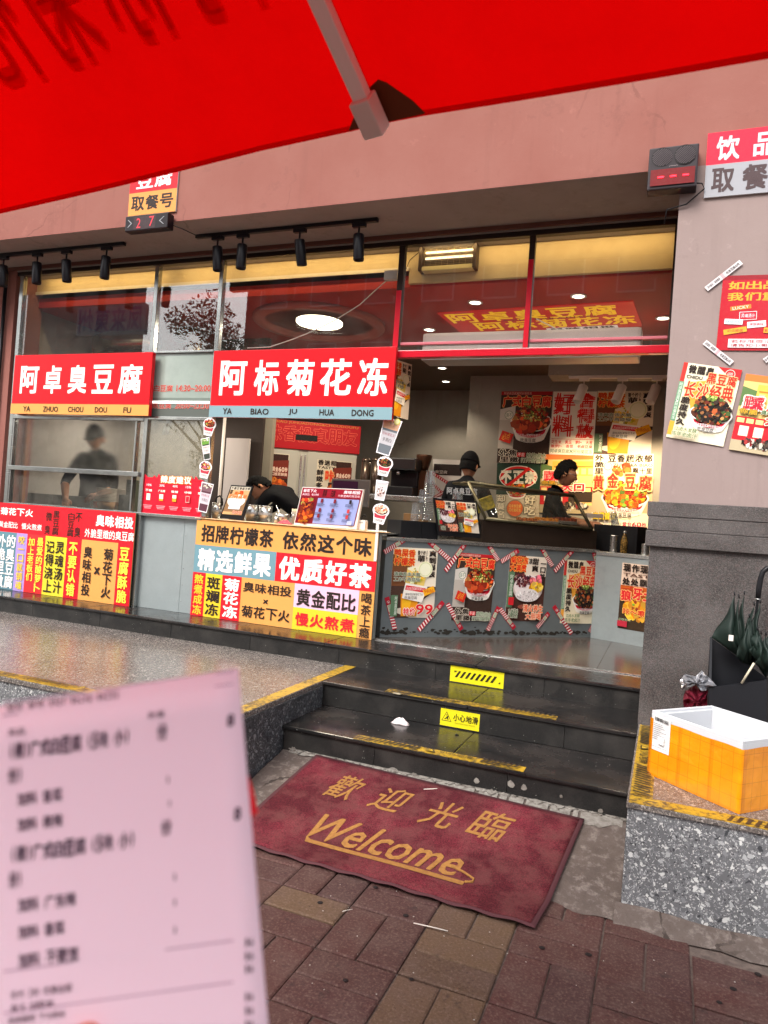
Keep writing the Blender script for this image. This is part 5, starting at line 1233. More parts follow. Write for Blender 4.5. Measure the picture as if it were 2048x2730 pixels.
for i in range(n + 1):
    t = i / n; u = ua + (ub - ua) * t; v = va + .045 + (vb - va) * t; top.append(mp(u, v - .018 - (.02 if i == 0 else 0), .006)); bot.append(mp(u + (.015 if i == 0 else 0), v + .022, .006))
for i in range(n): b.add([bot[i], bot[i + 1], top[i + 1], top[i]], [(0, 1, 2, 3)], lin('c88a4e'))
b.tube([mp(ub, vb + .03, .006), mp(ub + .018, vb + .01, .006), mp(ub + .016, vb - .02, .006), mp(ub - .02, vb - .045, .006), mp(ub - .06, vb - .06, .006)], .006, 6)
b.build('underline', M_GOLDPILE, e)

# litter
def crumple(name, c, rx, ry, h, m, label, cat, seed=1, rz=0):
    rnd = random.Random(seed); b = MB(); n, k = 16, 5; vs = [(0, 0, h)]; fs = []
    for j in range(1, k + 1):
        for i in range(n):
            a = 6.283 * i / n; q = j / k; r = q * (1 + .25 * math.sin(a * 3 + seed) + rnd.uniform(-.12, .12))
            vs.append((rx * r * math.cos(a), ry * r * math.sin(a), max(.001, h * (1 - q ** 1.6) * rnd.uniform(.55, 1.2) + .004 * (j < k))))
    for i in range(n): fs.append((0, 1 + i, 1 + (i + 1) % n))
    for j in range(k - 1):
        for i in range(n): p = 1 + j * n; fs.append((p + i, p + n + i, p + n + (i + 1) % n, p + (i + 1) % n))
    b.add(vs, fs, None, True); o = b.build(name, m, label=label, cat=cat); o.location = c; o.rotation_euler.z = rz
    s = o.modifiers.new('t', 'SOLIDIFY'); s.thickness = .0008; return o
M_TISSUE = mat('tissue', 'd4c8c8', .85, bump=(60, .4, .004))
crumple('crumpled_tissue', onz(1069, 1930, Z1) + Vector((0, 0, .001)), .055, .035, .035, M_TISSUE, 'crumpled white tissue lying on the lowest black step', 'tissue', 3)
crumple('wet_scrap', onz(1060, 1851, Z2) + Vector((0, .0, .001)), .03, .012, .006, mat('wet_paper', '8f8570', .6), 'tiny wet paper scrap on the edge of the middle step', 'scrap', 5)
crumple('dark_scrap', onz(1218, 1961, Z1) + Vector((0, 0, .001)), .012, .009, .006, M_BLK, 'small black scrap on the lowest step below the warning sticker', 'scrap', 7)
def stick(p, q, z, r, label, m, cat):
    A, B = onz(*p, z), onz(*q, z); M_ = (A + B) / 2; M_.z += .001
    return MB().tube([A, M_, B], r, 6).build('stick', m, label=label, cat=cat)
M_STRAW = mat('straw_white', 'd8cfc4', .5)
stick((1130, 2104), (1204, 2102), .0 - .015 + .012, .002, 'thin white stick on the back edge of the welcome mat', M_STRAW, 'stick')
stick((1103, 2461), (1194, 2482), ZG + .003, .002, 'thin white straw lying on the pavers in front of the mat', M_STRAW, 'straw')
stick((913, 2430), (940, 2424), ZG + .003, .0012, 'short curled fibre on the pavers', M_STRAW, 'fibre')
rnd = random.Random(12); gm = MB()
for (px, py) in ((1001, 2365), (854, 2406), (1082, 2440), (921, 2613), (1097, 2610), (1571, 2545), (1918, 2672), (2021, 2597), (1955, 2636), (1568, 2544), (1445, 2526), (811, 2299)):
    c = onz(px, py, ZG + .003); r = rnd.uniform(.009, .014)
    gm.lathe([(0, .0012), (r * .8, .001), (r, 0)], c, 10)
gm.build('gum_spots', mat('old_gum', '241d1c', .8), kind='stuff')
gm = MB()
for i in range(70):
    x, y = rnd.uniform(-1.3, 1.0), rnd.uniform(2.0, 3.1); r = rnd.uniform(.0015, .004); gm.lathe([(0, r * .6), (r, 0)], (x, y, ZG + .001), 5)
for i in range(50):
    x, y = rnd.uniform(-2, -.15), rnd.uniform(3.95, 4.4); r = rnd.uniform(.0012, .003); gm.lathe([(0, r * .5), (r, 0)], (x, y, Z1 + .0005), 5)
gm.build('paint_specks', mat('specks', 'b8b0a8', .8), kind='stuff')

# =================================================================== STYROFOAM BOX
ZT = Z2 + .001
L_, F_ = onz(1727.5, 2062, ZT), onz(1968.5, 2170, ZT); U_ = (F_ - L_); wU = U_.length; U_.normalize(); N_ = Vector((U_.y, -U_.x, 0)); V_ = -N_ if N_.y < 0 else N_
Dv = V_; 
hb = 0
for h_ in [i * .002 for i in range(100, 260)]:
    P = L_ + Vector((0, 0, h_)); d = P - CAM; px = PX + FPX * d.dot(AX) / d.dot(AF); py = PY - FPX * d.dot(AU) / d.dot(AF)
    if py < 1893: hb = h_; break
hb = hb or .3
def box_mat():
    k = NB('orange_tape'); n1 = k.noise(3, 5); w = k.n('ShaderNodeTexWave', {'Vector': k.tc, 'Scale': 1.2, 'Distortion': 9.0, 'Detail': 5.0, 'Detail Scale': 2.5})
    sx = k.n('ShaderNodeSeparateXYZ', {0: k.tc}); cb = k.n('ShaderNodeCombineXYZ', {0: k.math('ADD', sx.outputs[0], k.math('MULTIPLY', sx.outputs[1], .93)), 1: sx.outputs[2]})
    br = k.n('ShaderNodeTexBrick', {'Vector': cb.outputs[0], 'Scale': 1.0, 'Mortar Size': .0012, 'Mortar Smooth': .3, 'Brick Width': .056, 'Row Height': .062, 'Color1': (1, 1, 1, 1), 'Color2': (.93, .93, .93, 1), 'Mortar': (.55, .5, .4, 1)}, offset=0.0)
    br2 = k.n('ShaderNodeTexBrick', {'Vector': cb.outputs[0], 'Scale': 1.0, 'Mortar Size': .012, 'Mortar Smooth': .1, 'Brick Width': .17, 'Row Height': .30, 'Color1': (1, 1, 1, 1), 'Color2': (1, 1, 1, 1), 'Mortar': (.86, .78, .6, 1)}, offset=0.0)
    c = k.mix(k.ramp(n1, (.35, .0), (.65, 1.)), 'd9820a', 'e8930c'); c = k.mix(.75, c, br.outputs['Color'], 'MULTIPLY'); c = k.mix(.8, c, br2.outputs['Color'], 'MULTIPLY')
    k.set(Base_Color=c, Roughness=.16, Coat_Weight=.4, Subsurface_Weight=.0); k.bump(k.math('ADD', w.outputs['Fac'], k.noise(14, 5)), .28, .012); return k.m
M_OTAPE = box_mat(); M_FOAM = mat('white_foam', 'bfc1c5', .8, bump=(220, .2, .001))
e = empty('foam_box', L_, math.atan2(U_.y, U_.x), label='open white foam box wrapped in shiny orange tape on the right terrace', cat='box')
wd, dp, t = wU, .42, .032
flip = 1 if Matrix.Rotation(math.atan2(U_.y, U_.x), 3, 'Z') @ Vector((0, 1, 0)) @ V_ > 0 else -1
b = MB(); b.box(0, 0, 0, wd, flip * dp, t, bev=.006)
b.build('bottom', M_FOAM, e)
tp = .008
for q in ((0, 0, wd, t), (0, dp - t, wd, dp), (0, t, t, dp - t), (wd - t, t, wd, dp - t)):
    MB().box(q[0], flip * q[1], t - .001, q[2], flip * q[3], hb - .012, bev=.002).build('wall', M_FOAM, e)
for q in ((0.0, 0.0, wd, t * .55), (0, dp - t * .55, wd, dp), (0, t * .55, t * .55, dp - t * .55), (wd - t * .55, t * .55, wd, dp - t * .55)):
    MB().box(q[0] + .0, flip * q[1], hb - .013, q[2], flip * q[3], hb, bev=.002).build('rim', M_FOAM, e)
def wrap():
    b = MB(); o_ = .003; nn = 26; hh = hb - .034
    cs = [(-o_, -o_), (wd + o_, -o_), (wd + o_, dp + o_), (-o_, dp + o_)]; rnd = random.Random(3); ring = []
    for i in range(4):
        a, c = Vector(cs[i]), Vector(cs[(i + 1) % 4])
        for j in range(nn): ring.append(a.lerp(c, j / nn))
    m_ = len(ring)
    for kz in range(13):
        for i, p in enumerate(ring):
            q = kz / 12; dd = rnd.uniform(0, .0012); c = Vector((wd / 2, dp / 2)); pn = p + (p - c).normalized() * dd
            b.v.append((pn.x, flip * pn.y, .0 + hh * q - (.0015 * math.sin(i * .5) if kz == 12 else 0)))
    for kz in range(12):
        for i in range(m_): b.f.append([kz * m_ + i, kz * m_ + (i + 1) % m_, (kz + 1) * m_ + (i + 1) % m_, (kz + 1) * m_ + i]); b.c.append(None); b.sm.append(True)
    return b
wrap().build('tape_wrap', M_OTAPE, e)
def Lb(a):
    a.rect(0, 0, 1, 1, 'd8d8d8'); rnd = random.Random(5); x = .06
    while x < .94: w_ = rnd.uniform(.008, .03); a.rect(x, .02, min(.94, x + w_), .13, '333333'); x += w_ + rnd.uniform(.008, .02)
    for i in range(9): a.rect(.08, .19 + i * .055, .08 + .8 * rnd.uniform(.5, 1), .205 + i * .055, '77777a')
    a.rect(.42, .55, .75, .76, 'ececec'); a.rect(.05, .86, .95, .87, '777777')
ya = -.0055
a = Art((.018, flip * ya, hb - .02), (1, 0, 0), (0, 0, -1), .10, .16) if flip > 0 else Art((.018, flip * ya, hb - .02), (1, 0, 0), (0, 0, -1), .10, .16)
a.sheet('d8d8d8', .0008); Lb(a); a.build('shipping_label', e)

# umbrella bin and umbrellas
def quad_solid(pts, d, name, m, par): return MB().prism(pts, d).build(name, m, par)
M_BIN = mat('black_board', '1b1c20', .45)
Q = lambda x, y, Y: ony(1650 + x / 3.161, 1450 + y / 3.161, Y)
e = empty('umbrella_bin', (0, 0, 0), label='black folded bin standing against the granite pier behind the foam box', cat='bin')
Yb, Yf_ = 4.60, 4.36
q = [Q(770, 785, Yb), Q(1258, 1140, Yb), Q(1300, 1900, Yb), Q(700, 1900, Yb)]
for p in q[2:]: p.z = Z2 + .002
MB().prism(q, (0, .015, 0)).build('back_panel', M_BIN, e)
f = [Q(760, 1212, Yf_), Q(1245, 1150, Yf_), Q(1240, 1900, Yf_), Q(745, 1900, Yf_)]
for p in f[2:]: p.z = Z2 + .002
MB().prism(f, (0, .012, 0)).build('front_panel', M_BIN, e)
MB().prism([f[0] + Vector((0, .012, 0)), f[3] + Vector((0, .012, 0)), q[3], q[0]], (.012, 0, 0)).build('side_panel', M_BIN, e)
MB().prism([f[1] + Vector((-.012, .012, 0)), f[2] + Vector((-.012, .012, 0)), q[2] + Vector((-.02, 0, 0)), q[1]], (.012, 0, 0)).build('side_panel', M_BIN, e)
M_GREENCLOTH = mat('dark_green_cloth', '1c2a24', .55, noise=(8, .25, '131c19')); M_MAROON = mat('maroon_cloth', '5a1222', .5); M_SILVER = mat('silver_lining', 'a9a9ae', .3, metal=.7, bump=(18, .6, .01))
def petals(e, O_, kites, m, Y0):
    """loose cloth panels of an umbrella, each a bulging kite: bottom, left, top, right corners"""
    rnd = random.Random(7)
    for idx, (B_, L1, T1, R1, dy) in enumerate(kites):
        Bp, Lp, Tp, Rp = (Q(*B_, Y0 + .03), Q(*L1, Y0 + dy), Q(*T1, Y0 + dy + .02), Q(*R1, Y0 + dy)); n = 14; b = MB()
        for j in range(n + 1):
            for i in range(n + 1):
                u, v = i / n, j / n; p = Bp * (1 - u) * (1 - v) + Lp * u * (1 - v) + Tp * u * v + Rp * (1 - u) * v
                p.y -= .055 * math.sin(math.pi * u) * math.sin(math.pi * v) + .012 * math.sin(7 * (u - v) + idx) * math.sin(math.pi * v) + .006 * math.sin(13 * u * (1 - v) + 3 * idx)
                p += (Lp - Rp).normalized() * .010 * math.sin(math.pi * (u + v)) * math.sin(5 * (u + v) + idx); b.v.append(tuple(p - O_))
        for j in range(n):
            for i in range(n): b.f.append([j * (n + 1) + i, (j + 1) * (n + 1) + i, (j + 1) * (n + 1) + i + 1, j * (n + 1) + i + 1]); b.c.append(None); b.sm.append(True)
        o = b.build('cloth_panel', m, e); s_ = o.modifiers.new('t', 'SOLIDIFY'); s_.thickness = .0015
        MB().tube([Tp - O_ + Vector((0, -.004, 0)), Tp - O_ + (Tp - Bp).normalized() * .022], .004, 6).build('rib_tip', M_BLK, e)
p_tip = Q(985, 1420, 4.46); p_tip.z = max(p_tip.z, Z2 + .02)
e = empty('green_umbrella', p_tip, label='dark green umbrella with a black hooked handle standing in the black bin', cat='umbrella')
petals(e, p_tip, [((1112, 1030), (782, 790), (978, 436), (960, 905), .0), ((1115, 1040), (935, 780), (1014, 456), (1000, 930), -.02), ((1118, 1030), (965, 820), (1060, 428), (1052, 900), -.035), ((1130, 1030), (1030, 850), (1140, 520), (1120, 900), -.05), ((1140, 1040), (1075, 800), (1190, 500), (1190, 800), -.03), ((1118, 1040), (990, 950), (1100, 620), (1140, 900), -.075)], M_GREENCLOTH, 4.46)
hp_ = [Q(x, y, 4.50) - p_tip for x, y in ((1120, 1030), (1150, 640), (1172, 470), (1180, 380), (1195, 290), (1215, 235), (1250, 205), (1300, 200), (1330, 240))]
MB().tube(hp_[:4], .007, 8).build('shaft', M_BLK, e)
MB().tube(hp_[2:], [.013, .015, .014, .014, .014, .014, .012], 12).build('handle', M_BLK, e)
MB().tube([hp_[2] * .99 + hp_[3] * .01, hp_[2] * .9 + hp_[3] * .1], .0165, 12).build('collar', M_STEEL, e)
q_ = Q(945, 800, 4.36) - p_tip; MB().box(q_.x - .012, q_.y, q_.z - .012, q_.x + .012, q_.y + .004, q_.z + .02, bev=.003).build('tie_button', M_WHITEP, e)
p_tip2 = Q(1040, 1500, 4.46); p_tip2.z = max(p_tip2.z, Z2 + .02)
e = empty('second_umbrella', p_tip2, label='second dark umbrella with a loose canopy leaning right in the bin', cat='umbrella')
petals(e, p_tip2, [((1235, 1130), (1072, 790), (1170, 730), (1200, 880), -.06), ((1240, 1130), (1090, 900), (1200, 760), (1240, 960), -.08), ((1250, 1130), (1150, 1010), (1240, 770), (1290, 960), -.10), ((1260, 1120), (1190, 900), (1300, 740), (1350, 950), -.07)], M_GREENCLOTH, 4.44)
A_, B_ = Q(1140, 1005, 4.33), Q(1035, 1175, 4.35)
MB().tube([A_ - p_tip2, B_ - p_tip2], .006, 8).build('shaft', mat('cream_shaft', 'c8c0a8', .4), e)
c = Q(650, 1300, 4.40)
e = empty('maroon_umbrella', c, label='folded maroon umbrella with crumpled silver lining left of the bin', cat='umbrella')
def rag(name, pts, m, seed):
    """a crumpled piece of cloth through outline points"""
    rnd = random.Random(seed); cc = sum((Vector(p) for p in pts), Vector()) / len(pts); b = MB(); k = 5; n = len(pts) * 4; vs = [tuple(cc - Vector((0, .05, 0)))]
    out = []
    for i in range(len(pts)):
        for j in range(4): out.append(Vector(pts[i]).lerp(Vector(pts[(i + 1) % len(pts)]), j / 4))
    for j in range(1, k + 1):
        for i, p in enumerate(out):
            q = j / k; v = cc.lerp(p, q); v.y += -.05 * (1 - q) + rnd.uniform(-.014, .014) + .015 * math.sin(i * 1.3 + j); vs.append(tuple(v))
    fs = [(0, 1 + (i + 1) % n, 1 + i) for i in range(n)]
    for j in range(k - 1):
        for i in range(n): p = 1 + j * n; fs.append((p + i, p + (i + 1) % n, p + n + (i + 1) % n, p + n + i))
    b.add(vs, fs, None, False); o = b.build(name, m, e); o.location = -Vector(c); s = o.modifiers.new('t', 'SOLIDIFY'); s.thickness = .002; return o
rag('silver_lining', [Q(515, 1150, 4.38), Q(560, 1095, 4.38), Q(640, 1120, 4.38), Q(700, 1070, 4.38), Q(760, 1130, 4.38), Q(825, 1195, 4.38), Q(700, 1245, 4.36), Q(640, 1185, 4.36), Q(535, 1230, 4.37)], M_SILVER, 4)
rag('canopy', [Q(560, 1240, 4.39), Q(650, 1190, 4.38), Q(750, 1230, 4.38), Q(745, 1300, 4.39), Q(740, 1480, 4.40), Q(560, 1480, 4.41), Q(540, 1310, 4.40)], M_MAROON, 6)
# =================================================================== THINGS ON AND BEHIND THE COUNTERS
ZL = 1.339                                  # left counter top (paper strip)
def cyl(name, px, ytop, ybot, r_px, Y, z, m, label, cat, extra=None, group=None, n=26, taper=1.0):
    """upright vessel: photo pixel of its axis, top and bottom rows, half width in px; stands at depth Y on height z"""
    c = ony(px, ybot, Y); d = fw(c); r = r_px / FPX * d; h = (ybot - ytop) / FPX * d
    e = empty(name, (c.x, Y, z), label=label, cat=cat, group=group)
    MB().lathe([(0, 0), (r * taper, 0), (r, h), (r * .94, h), (r * .9 * taper, .01), (0, .008)], n=n).build('body', m, e)
    return e, r, h
for i, (x, y0, y1, r, lab) in enumerate(((577, 1341, 1382, 13.5, 'steel pot at the left end of the counter, left of the small stand'), (670, 1345, 1388, 18, 'steel pot with a strap just right of the small stand'), (706, 1349, 1392, 18, 'steel pot in the middle of the counter left of the round bowl'))):
    e, rr, h = cyl('steel_pot', x, y0, y1, r, 5.66 + .02 * i, ZL, M_STEEL, lab, 'pot', group='steel pots on the counter')
    MB().lathe([(rr * 1.005, h * .42), (rr * 1.02, h * .44), (rr * 1.02, h * .56), (rr * 1.005, h * .58)], n=26).build('band', mat('clear_strap', 'a8aaac', .3), e)
    MB().lathe([(rr * 1.03, h - .008), (rr * 1.04, h - .003), (rr * 1.03, h + .002), (rr * .95, h + .001)], n=26).build('rim', M_STEEL, e)
    if i == 0: MB().tube([(-.02, 0, h), (-.015, 0, h + .05), (.02, 0, h + .07), (.05, 0, h + .04), (.055, 0, h - .02)], .008, 8).build('handle', M_BLK, e)
c = ony(752, 1396, 5.62); e = empty('steel_bowl', (c.x, 5.62, ZL), label='round steel bowl with a ladle beside the pots', cat='bowl')
MB().lathe([(0, .0), (.03, 0), (.058, .03), (.066, .06), (.064, .09), (.060, .09), (.05, .03), (0, .01)], n=28).build('body', M_STEEL, e)
MB().tube([(0, 0, .03), (-.05, .02, .10), (-.09, .03, .16)], .004, 8).build('ladle', M_STEEL, e)
crumple('red_packet', (ony(760, 1398, 5.50).x, 5.50, ZL), .07, .03, .035, mat('red_packet', 'b8404c', .4), 'crumpled red and white wrapper lying before the steel bowl', 'wrapper', 9)
e, rr, h = cyl('stick_cup', 783, 1362, 1398, 8, 5.56, ZL, M_PLASTIC, 'clear cup holding wooden sticks left of the menu screen', 'cup')
for i in range(9): a_ = i * .7; MB().tube([(rr * .4 * math.cos(a_), rr * .4 * math.sin(a_), .01), (rr * .8 * math.cos(a_), rr * .8 * math.sin(a_), h * 1.18)], .0025, 5).build('stick', mat('pale_wood', 'd8c4a0', .6), e)
e, rr, h = cyl('spice_jar', 736, 1374, 1393, 5, 5.55, ZL, M_STEEL, 'tiny steel jar between the pots and the bowl', 'jar')
# quadrilateral stands defined by their four photographed corners on a plane
def quad(Y, *ps): return [ony(x, y, Y) for x, y in ps]
def stand(name, Y, TL, TR, BR, BL, t, m, label, cat, draw, inset=(.05, .04, .05, .12), face='print', pm_=None, **k):
    q = quad(Y, BL, BR, TR, TL); b = MB().prism(q, (0, t, 0)).build(name, m, label=label, cat=cat)
    O, U_, V_ = q[3], q[2] - q[3], q[0] - q[3]; i = inset
    O2 = O + U_ * i[0] + V_ * i[1]; a = Art(O2, U_, V_, U_.length * (1 - i[0] - i[2]), V_.length * (1 - i[1] - i[3]), **k); a.N = Vector((0, -1, 0)); a.lv = .001
    draw(a); a.build(face, b, pm_ or M_GLOSSPRINT); return b
def P_qr(a):
    a.rect(0, 0, 1, 1, 'c8a070'); a.rect(0, 0, 1, .12, 'e2d6c0'); a.rect(0, .45, 1, .9, '8a6a4a'); a.text('外脆豆香超浓郁', .02, .01, .99, .11, INK, .03); a.text('里嫩', .02, .12, .16, .28, INK, .03, vert=True)
    a.food(.5, .22, .2, .1, ['e8481c', 'd83a18', 'f06a2c'], 14, .08, 4); a.ell(.5, .5, .45, .3, 'e8e0d4'); a.text('扫码点单', .06, .27, .98, .42, 'f06a3a', .03, out='e8b070', outw=.04)
    a.rect(.22, .44, .80, .80, 'f0eef4'); a.text('更多优惠', .5, .86, .98, .97, 'e8705a', .02, out='f0d8c0', outw=.04)
stand('order_stand', 5.46, (616.4, 1292.9), (674.3, 1295.8), (646.8, 1387.6), (586, 1380.4), .02, M_BLK, 'small black framed order stand with a blank white square', 'table stand', P_qr)
def P_menu(a):
    a.rect(0, 0, 1, 1, '6e1422'); a.rect(0, 0, 1, .24, '8e1226'); a.rect(.30, .27, .985, .985, '8f98c8')
    a.text('菊花下火', .02, .03, .25, .12, 'f0e0e4', .02); a.text('臭味相投', .70, .03, .98, .12, 'f0e0e4', .02); a.text('外脆里嫩的臭豆腐', .62, .15, .98, .21, 'f0d0d8', 0); a.text('黄金配比 慢火熬煮', .02, .15, .30, .21, 'f0d0d8', 0); a.text('黑臭', .36, .03, .43, .22, '2a1014', .01); a.text('白臭', .50, .03, .57, .22, '2a1014', .01)
    a.food(.14, .4, .1, .08, CHILI, 16, .04, 3); a.food(.15, .7, .12, .15, ['b8481a', '8a2c14', 'c8601c', '6a2014'], 26, .05, 4); a.text('金灿灿嫩', .05, .9, .22, .95, 'c8881c', 0)
    rnd = random.Random(4)
    for cx in (.38, .60, .86):
        for cy in (.36, .62, .78):
            a.rrect(cx, cy - .02, .04, .06, rnd.choice(['7a2430', '2a2226', 'b83a3c']))
            for j in range(3): a.rect(cx - .07, cy + .05 + j * .028, cx - .07 + rnd.uniform(.08, .15), cy + .062 + j * .028, '3a3c58')
    a.rect(.88, .86, .96, .97, 'aab0d6')
sc = stand('menu_screen', 5.44, (806.7, 1298), (970, 1305), (950, 1411), (783.2, 1399), .03, M_WHITEP, 'tilted white framed menu screen on the counter edge', 'screen', P_menu, inset=(.012, .02, .012, .055))
A = ony(967, 1398, 5.5); 
e = empty('card_reader', (A.x, 5.5, ZL), label='small white payment speaker box right of the menu screen', cat='box')
MB().box(-.036, -.03, 0, .036, .03, .085, bev=.008).build('body', M_WHITEP, e)
a = Art((-.018, -.0305, .07), (1, 0, 0), (0, 0, -1), .034, .012); a.text('收款吧', 0, 0, 1, 1, '6a6a66', 0); a.build('print', e)
MB().tube([(-.01, 0, .085), (-.01, 0, .115), (.01, 0, .13), (.025, 0, .115)], .005, 8).build('hook', M_BLK, e)

# die-cut food pictures on clear rods at both ends of the middle window
def cut_bowl(a, pal, seed):
    a.ell(.5, .36, .46, .36, 'f4eef0'); a.poly([(.10, .40), (.22, .97), (.78, .97), (.90, .40)], 'f4eef0'); a.up()
    a.poly([(.14, .42), (.26, .93), (.74, .93), (.86, .42)], 'e4dcd8'); a.poly([(.17, .52), (.22, .72), (.78, .72), (.83, .52)], 'b83848'); a.text('吃臭豆腐', .3, .77, .7, .87, '4a4240', 0)
    a.ell(.5, .36, .40, .24, 'e8e0d8'); a.ell(.5, .35, .37, .21, '4a2a20'); a.food(.5, .30, .33, .20, pal, 46, .085, seed)
def cut_cup(a, top, body, band, seed):
    a.poly([(.06, .02), (.18, .99), (.82, .99), (.94, .02)], 'f4eef0'); a.up(); a.poly([(.11, .05), (.22, .96), (.78, .96), (.89, .05)], body); a.poly([(.11, .05), (.14, .30), (.86, .30), (.89, .05)], top)
    a.poly([(.14, .36), (.19, .72), (.81, .72), (.86, .36)], band); a.text('阿标菊花冻', .2, .40, .8, .48, '8a3440', 0); a.text('手黑白', .28, .54, .72, .64, '4a4240', 0)
    a.food(.5, .12, .34, .10, [top, 'e8dccc', 'c8b898'], 10, .08, seed)
def cutout(cx, cy, w, h, rot, fn, label, Y=5.365):
    c = ony(cx, cy, Y); k = fw(c) / FPX; W_, H_ = w * k, h * k
    cr, sr = math.cos(R_(rot)), math.sin(R_(rot)); U_ = Vector((cr, 0, -sr)); V_ = Vector((-sr, 0, -cr))
    a = Art(c - U_ * W_ / 2 - V_ * H_ / 2, U_, V_, W_, H_, step=.0003); fn(a)
    lay = a.mb; back = lay.v[:0]
    o = a.build('food_cutout', None, M_GLOSSPRINT, label=label, cat='cut-out picture', group='die-cut food pictures on the clear rods')
    return o
def q2(x, y): return 500 + x / 2.765, 1080 + y / 2.765
def thickcut(cx, cy, w, h, rot, fn, label): return cutout(*q2(cx, cy), w / 2.765, h / 2.765, rot, fn, label)
thickcut(160, 160, 125, 140, 8, lambda a: cut_bowl(a, CHILI, 3), 'bowl cut-out at the top of the left rod, under the blue grey strip')
thickcut(138, 322, 88, 168, -12, lambda a: cut_cup(a, '6a9a3c', '3a4038', 'e8d8d4', 4), 'green drink cut-out, second on the left rod')
thickcut(130, 475, 122, 135, 8, lambda a: cut_bowl(a, FRUIT, 5), 'fruit bowl cut-out, third on the left rod')
thickcut(130, 680, 122, 225, 8, lambda a: cut_cup(a, '7a5a62', '5a3440', 'cfc0c8', 6), 'dark drink cup cut-out at the bottom of the left rod')
thickcut(1478, 232, 170, 280, 14, lambda a: (cut_cup(a, 'd8a888', '6a7076', 'b8b4b8', 7), a.ell(.72, .06, .14, .14, 'd8cf6a'), a.ell(.72, .06, .10, .10, 'ece6a8')), 'tall lemon drink cut-out at the top of the right rod')
thickcut(1452, 450, 140, 155, 8, lambda a: cut_bowl(a, BLACKF, 8), 'black bowl cut-out, second on the right rod')
thickcut(1426, 628, 112, 150, 6, lambda a: (a.poly([(.05, .02), (.16, .99), (.84, .99), (.95, .02)], 'f4eef0'), a.up(), a.poly([(.1, .07), (.2, .94), (.8, .94), (.9, .07)], 'cfc4c4'), a.food(.5, .55, .26, .3, ['a88a80', 'c8b0a8', '6a4a44', 'e8e0e0'], 24, .1, 4), a.ell(.5, .08, .43, .09, 'e8dee4')), 'jelly cup cut-out, third on the right rod')
thickcut(1422, 800, 145, 160, 8, lambda a: cut_bowl(a, ['e8a888', 'c85a4a', 'f0c8a8', 'd87a5a', 'f4e0d0'], 10), 'pink bowl cut-out at the bottom of the right rod')
for (xa, ya, xb, yb, lab) in ((150, 100, 95, 850, 'clear rod carrying the left food cut-outs'), (1490, 100, 1408, 930, 'clear rod carrying the right food cut-outs')):
    A, B = ony(*q2(xa, ya), 5.372), ony(*q2(xb, yb), 5.372)
    MB().tube([(B.x, 5.375, 2.24), (B.x, 5.375, 1.34)], .007, 8).build('clear_rod', M_PLASTIC, label=lab, cat='rod')
MB().box(ony(*q2(1398, 900), 5.37).x - .008, 5.366, 1.10, ony(*q2(1398, 900), 5.37).x + .016, 5.372, 1.46).build('rod_holder', M_WHITEP, label='narrow white clip strip at the right edge of the orange board', cat='clip')

# window of the left booth: bowls, steel bins, box
c = ony(281, 1357, 5.62); r = 26.5 / FPX * fw(c)
e = empty('bowl_stack', (c.x, 5.62, 1.345), label='stack of white paper bowls inside the far left window', cat='bowl stack')
MB().lathe([(0, 0), (r * .82, 0), (r * .93, .075), (r * .9, .075), (0, .07)], n=28).build('bowl', mat('kraft_bowl', 'c89a72', .6), e)
a = Art((-r * .78, -r * .86, .07), (1, 0, 0), (0, 0, -1), r * 1.3, .06); a.poly([(0, 0), (.34, 0), (.5, 1), (.05, 1)], 'd84a1c'); a.text('大碗好料', .5, .2, .95, .5, '5a3a2c', 0); a.build('print', e)
for i in range(10):
    z = .078 + i * .0135; MB().lathe([(r * .90, z), (r * .985, z + .002), (r, z + .005), (r * .985, z + .008), (r * .93, z + .0085), (0, z + .002)], n=28).build('bowl', mat('white_bowl', 'ded6cc', .5), e)
c = ony(323, 1357, 5.78); e = copy_tree(e); e.location = (c.x, 5.80, 1.345); e['label'] = 'second stack of paper bowls half hidden behind the grey box'
c = ony(345, 1365, 5.6); MB().box(c.x - .07, 5.52, 1.346, c.x + .09, 5.72, 1.50, bev=.003).build('grey_box', mat('grey_green_box', '6f7468', .5, noise=(6, .3, '5d6157')), label='grey green metal box in the far left window', cat='box')
bx = empty('vent_box', (c.x + .035, 5.62, 1.501), label='pale slotted device on top of the grey green box', cat='device')
MB().box(-.06, -.06, 0, .055, .06, .15, bev=.004).build('housing', mat('grey_green_box'), bx)
g = MB()
for i in range(3):
    for j in range(4): g.box(-.035 + i * .026, -.0615, .03 + j * .026, -.018 + i * .026, -.0605, .036 + j * .026)
g.build('slots', M_BLK, bx)
for i, (xa, xb, lab) in enumerate(((50, 130, 'left steel food bin inside the far left window'), (140, 245, 'right steel food bin inside the far left window'))):
    A, B = ony(xa, 1340, 5.75), ony(xb, 1345, 5.75)
    e = empty('food_bin', ((A.x + B.x) / 2, 5.85, 1.346), label=lab, cat='bin'); w2 = (B.x - A.x) / 2
    MB().box(-w2, -.1, 0, w2, .12, .10, bev=.004).build('body', mat('dull_steel', '6a6c64', .4, metal=.5, noise=(8, .3, '52544e')), e); MB().box(-w2 - .008, -.108, .098, w2 + .008, .128, .108, bev=.003).build('rim', mat('dull_steel'), e)
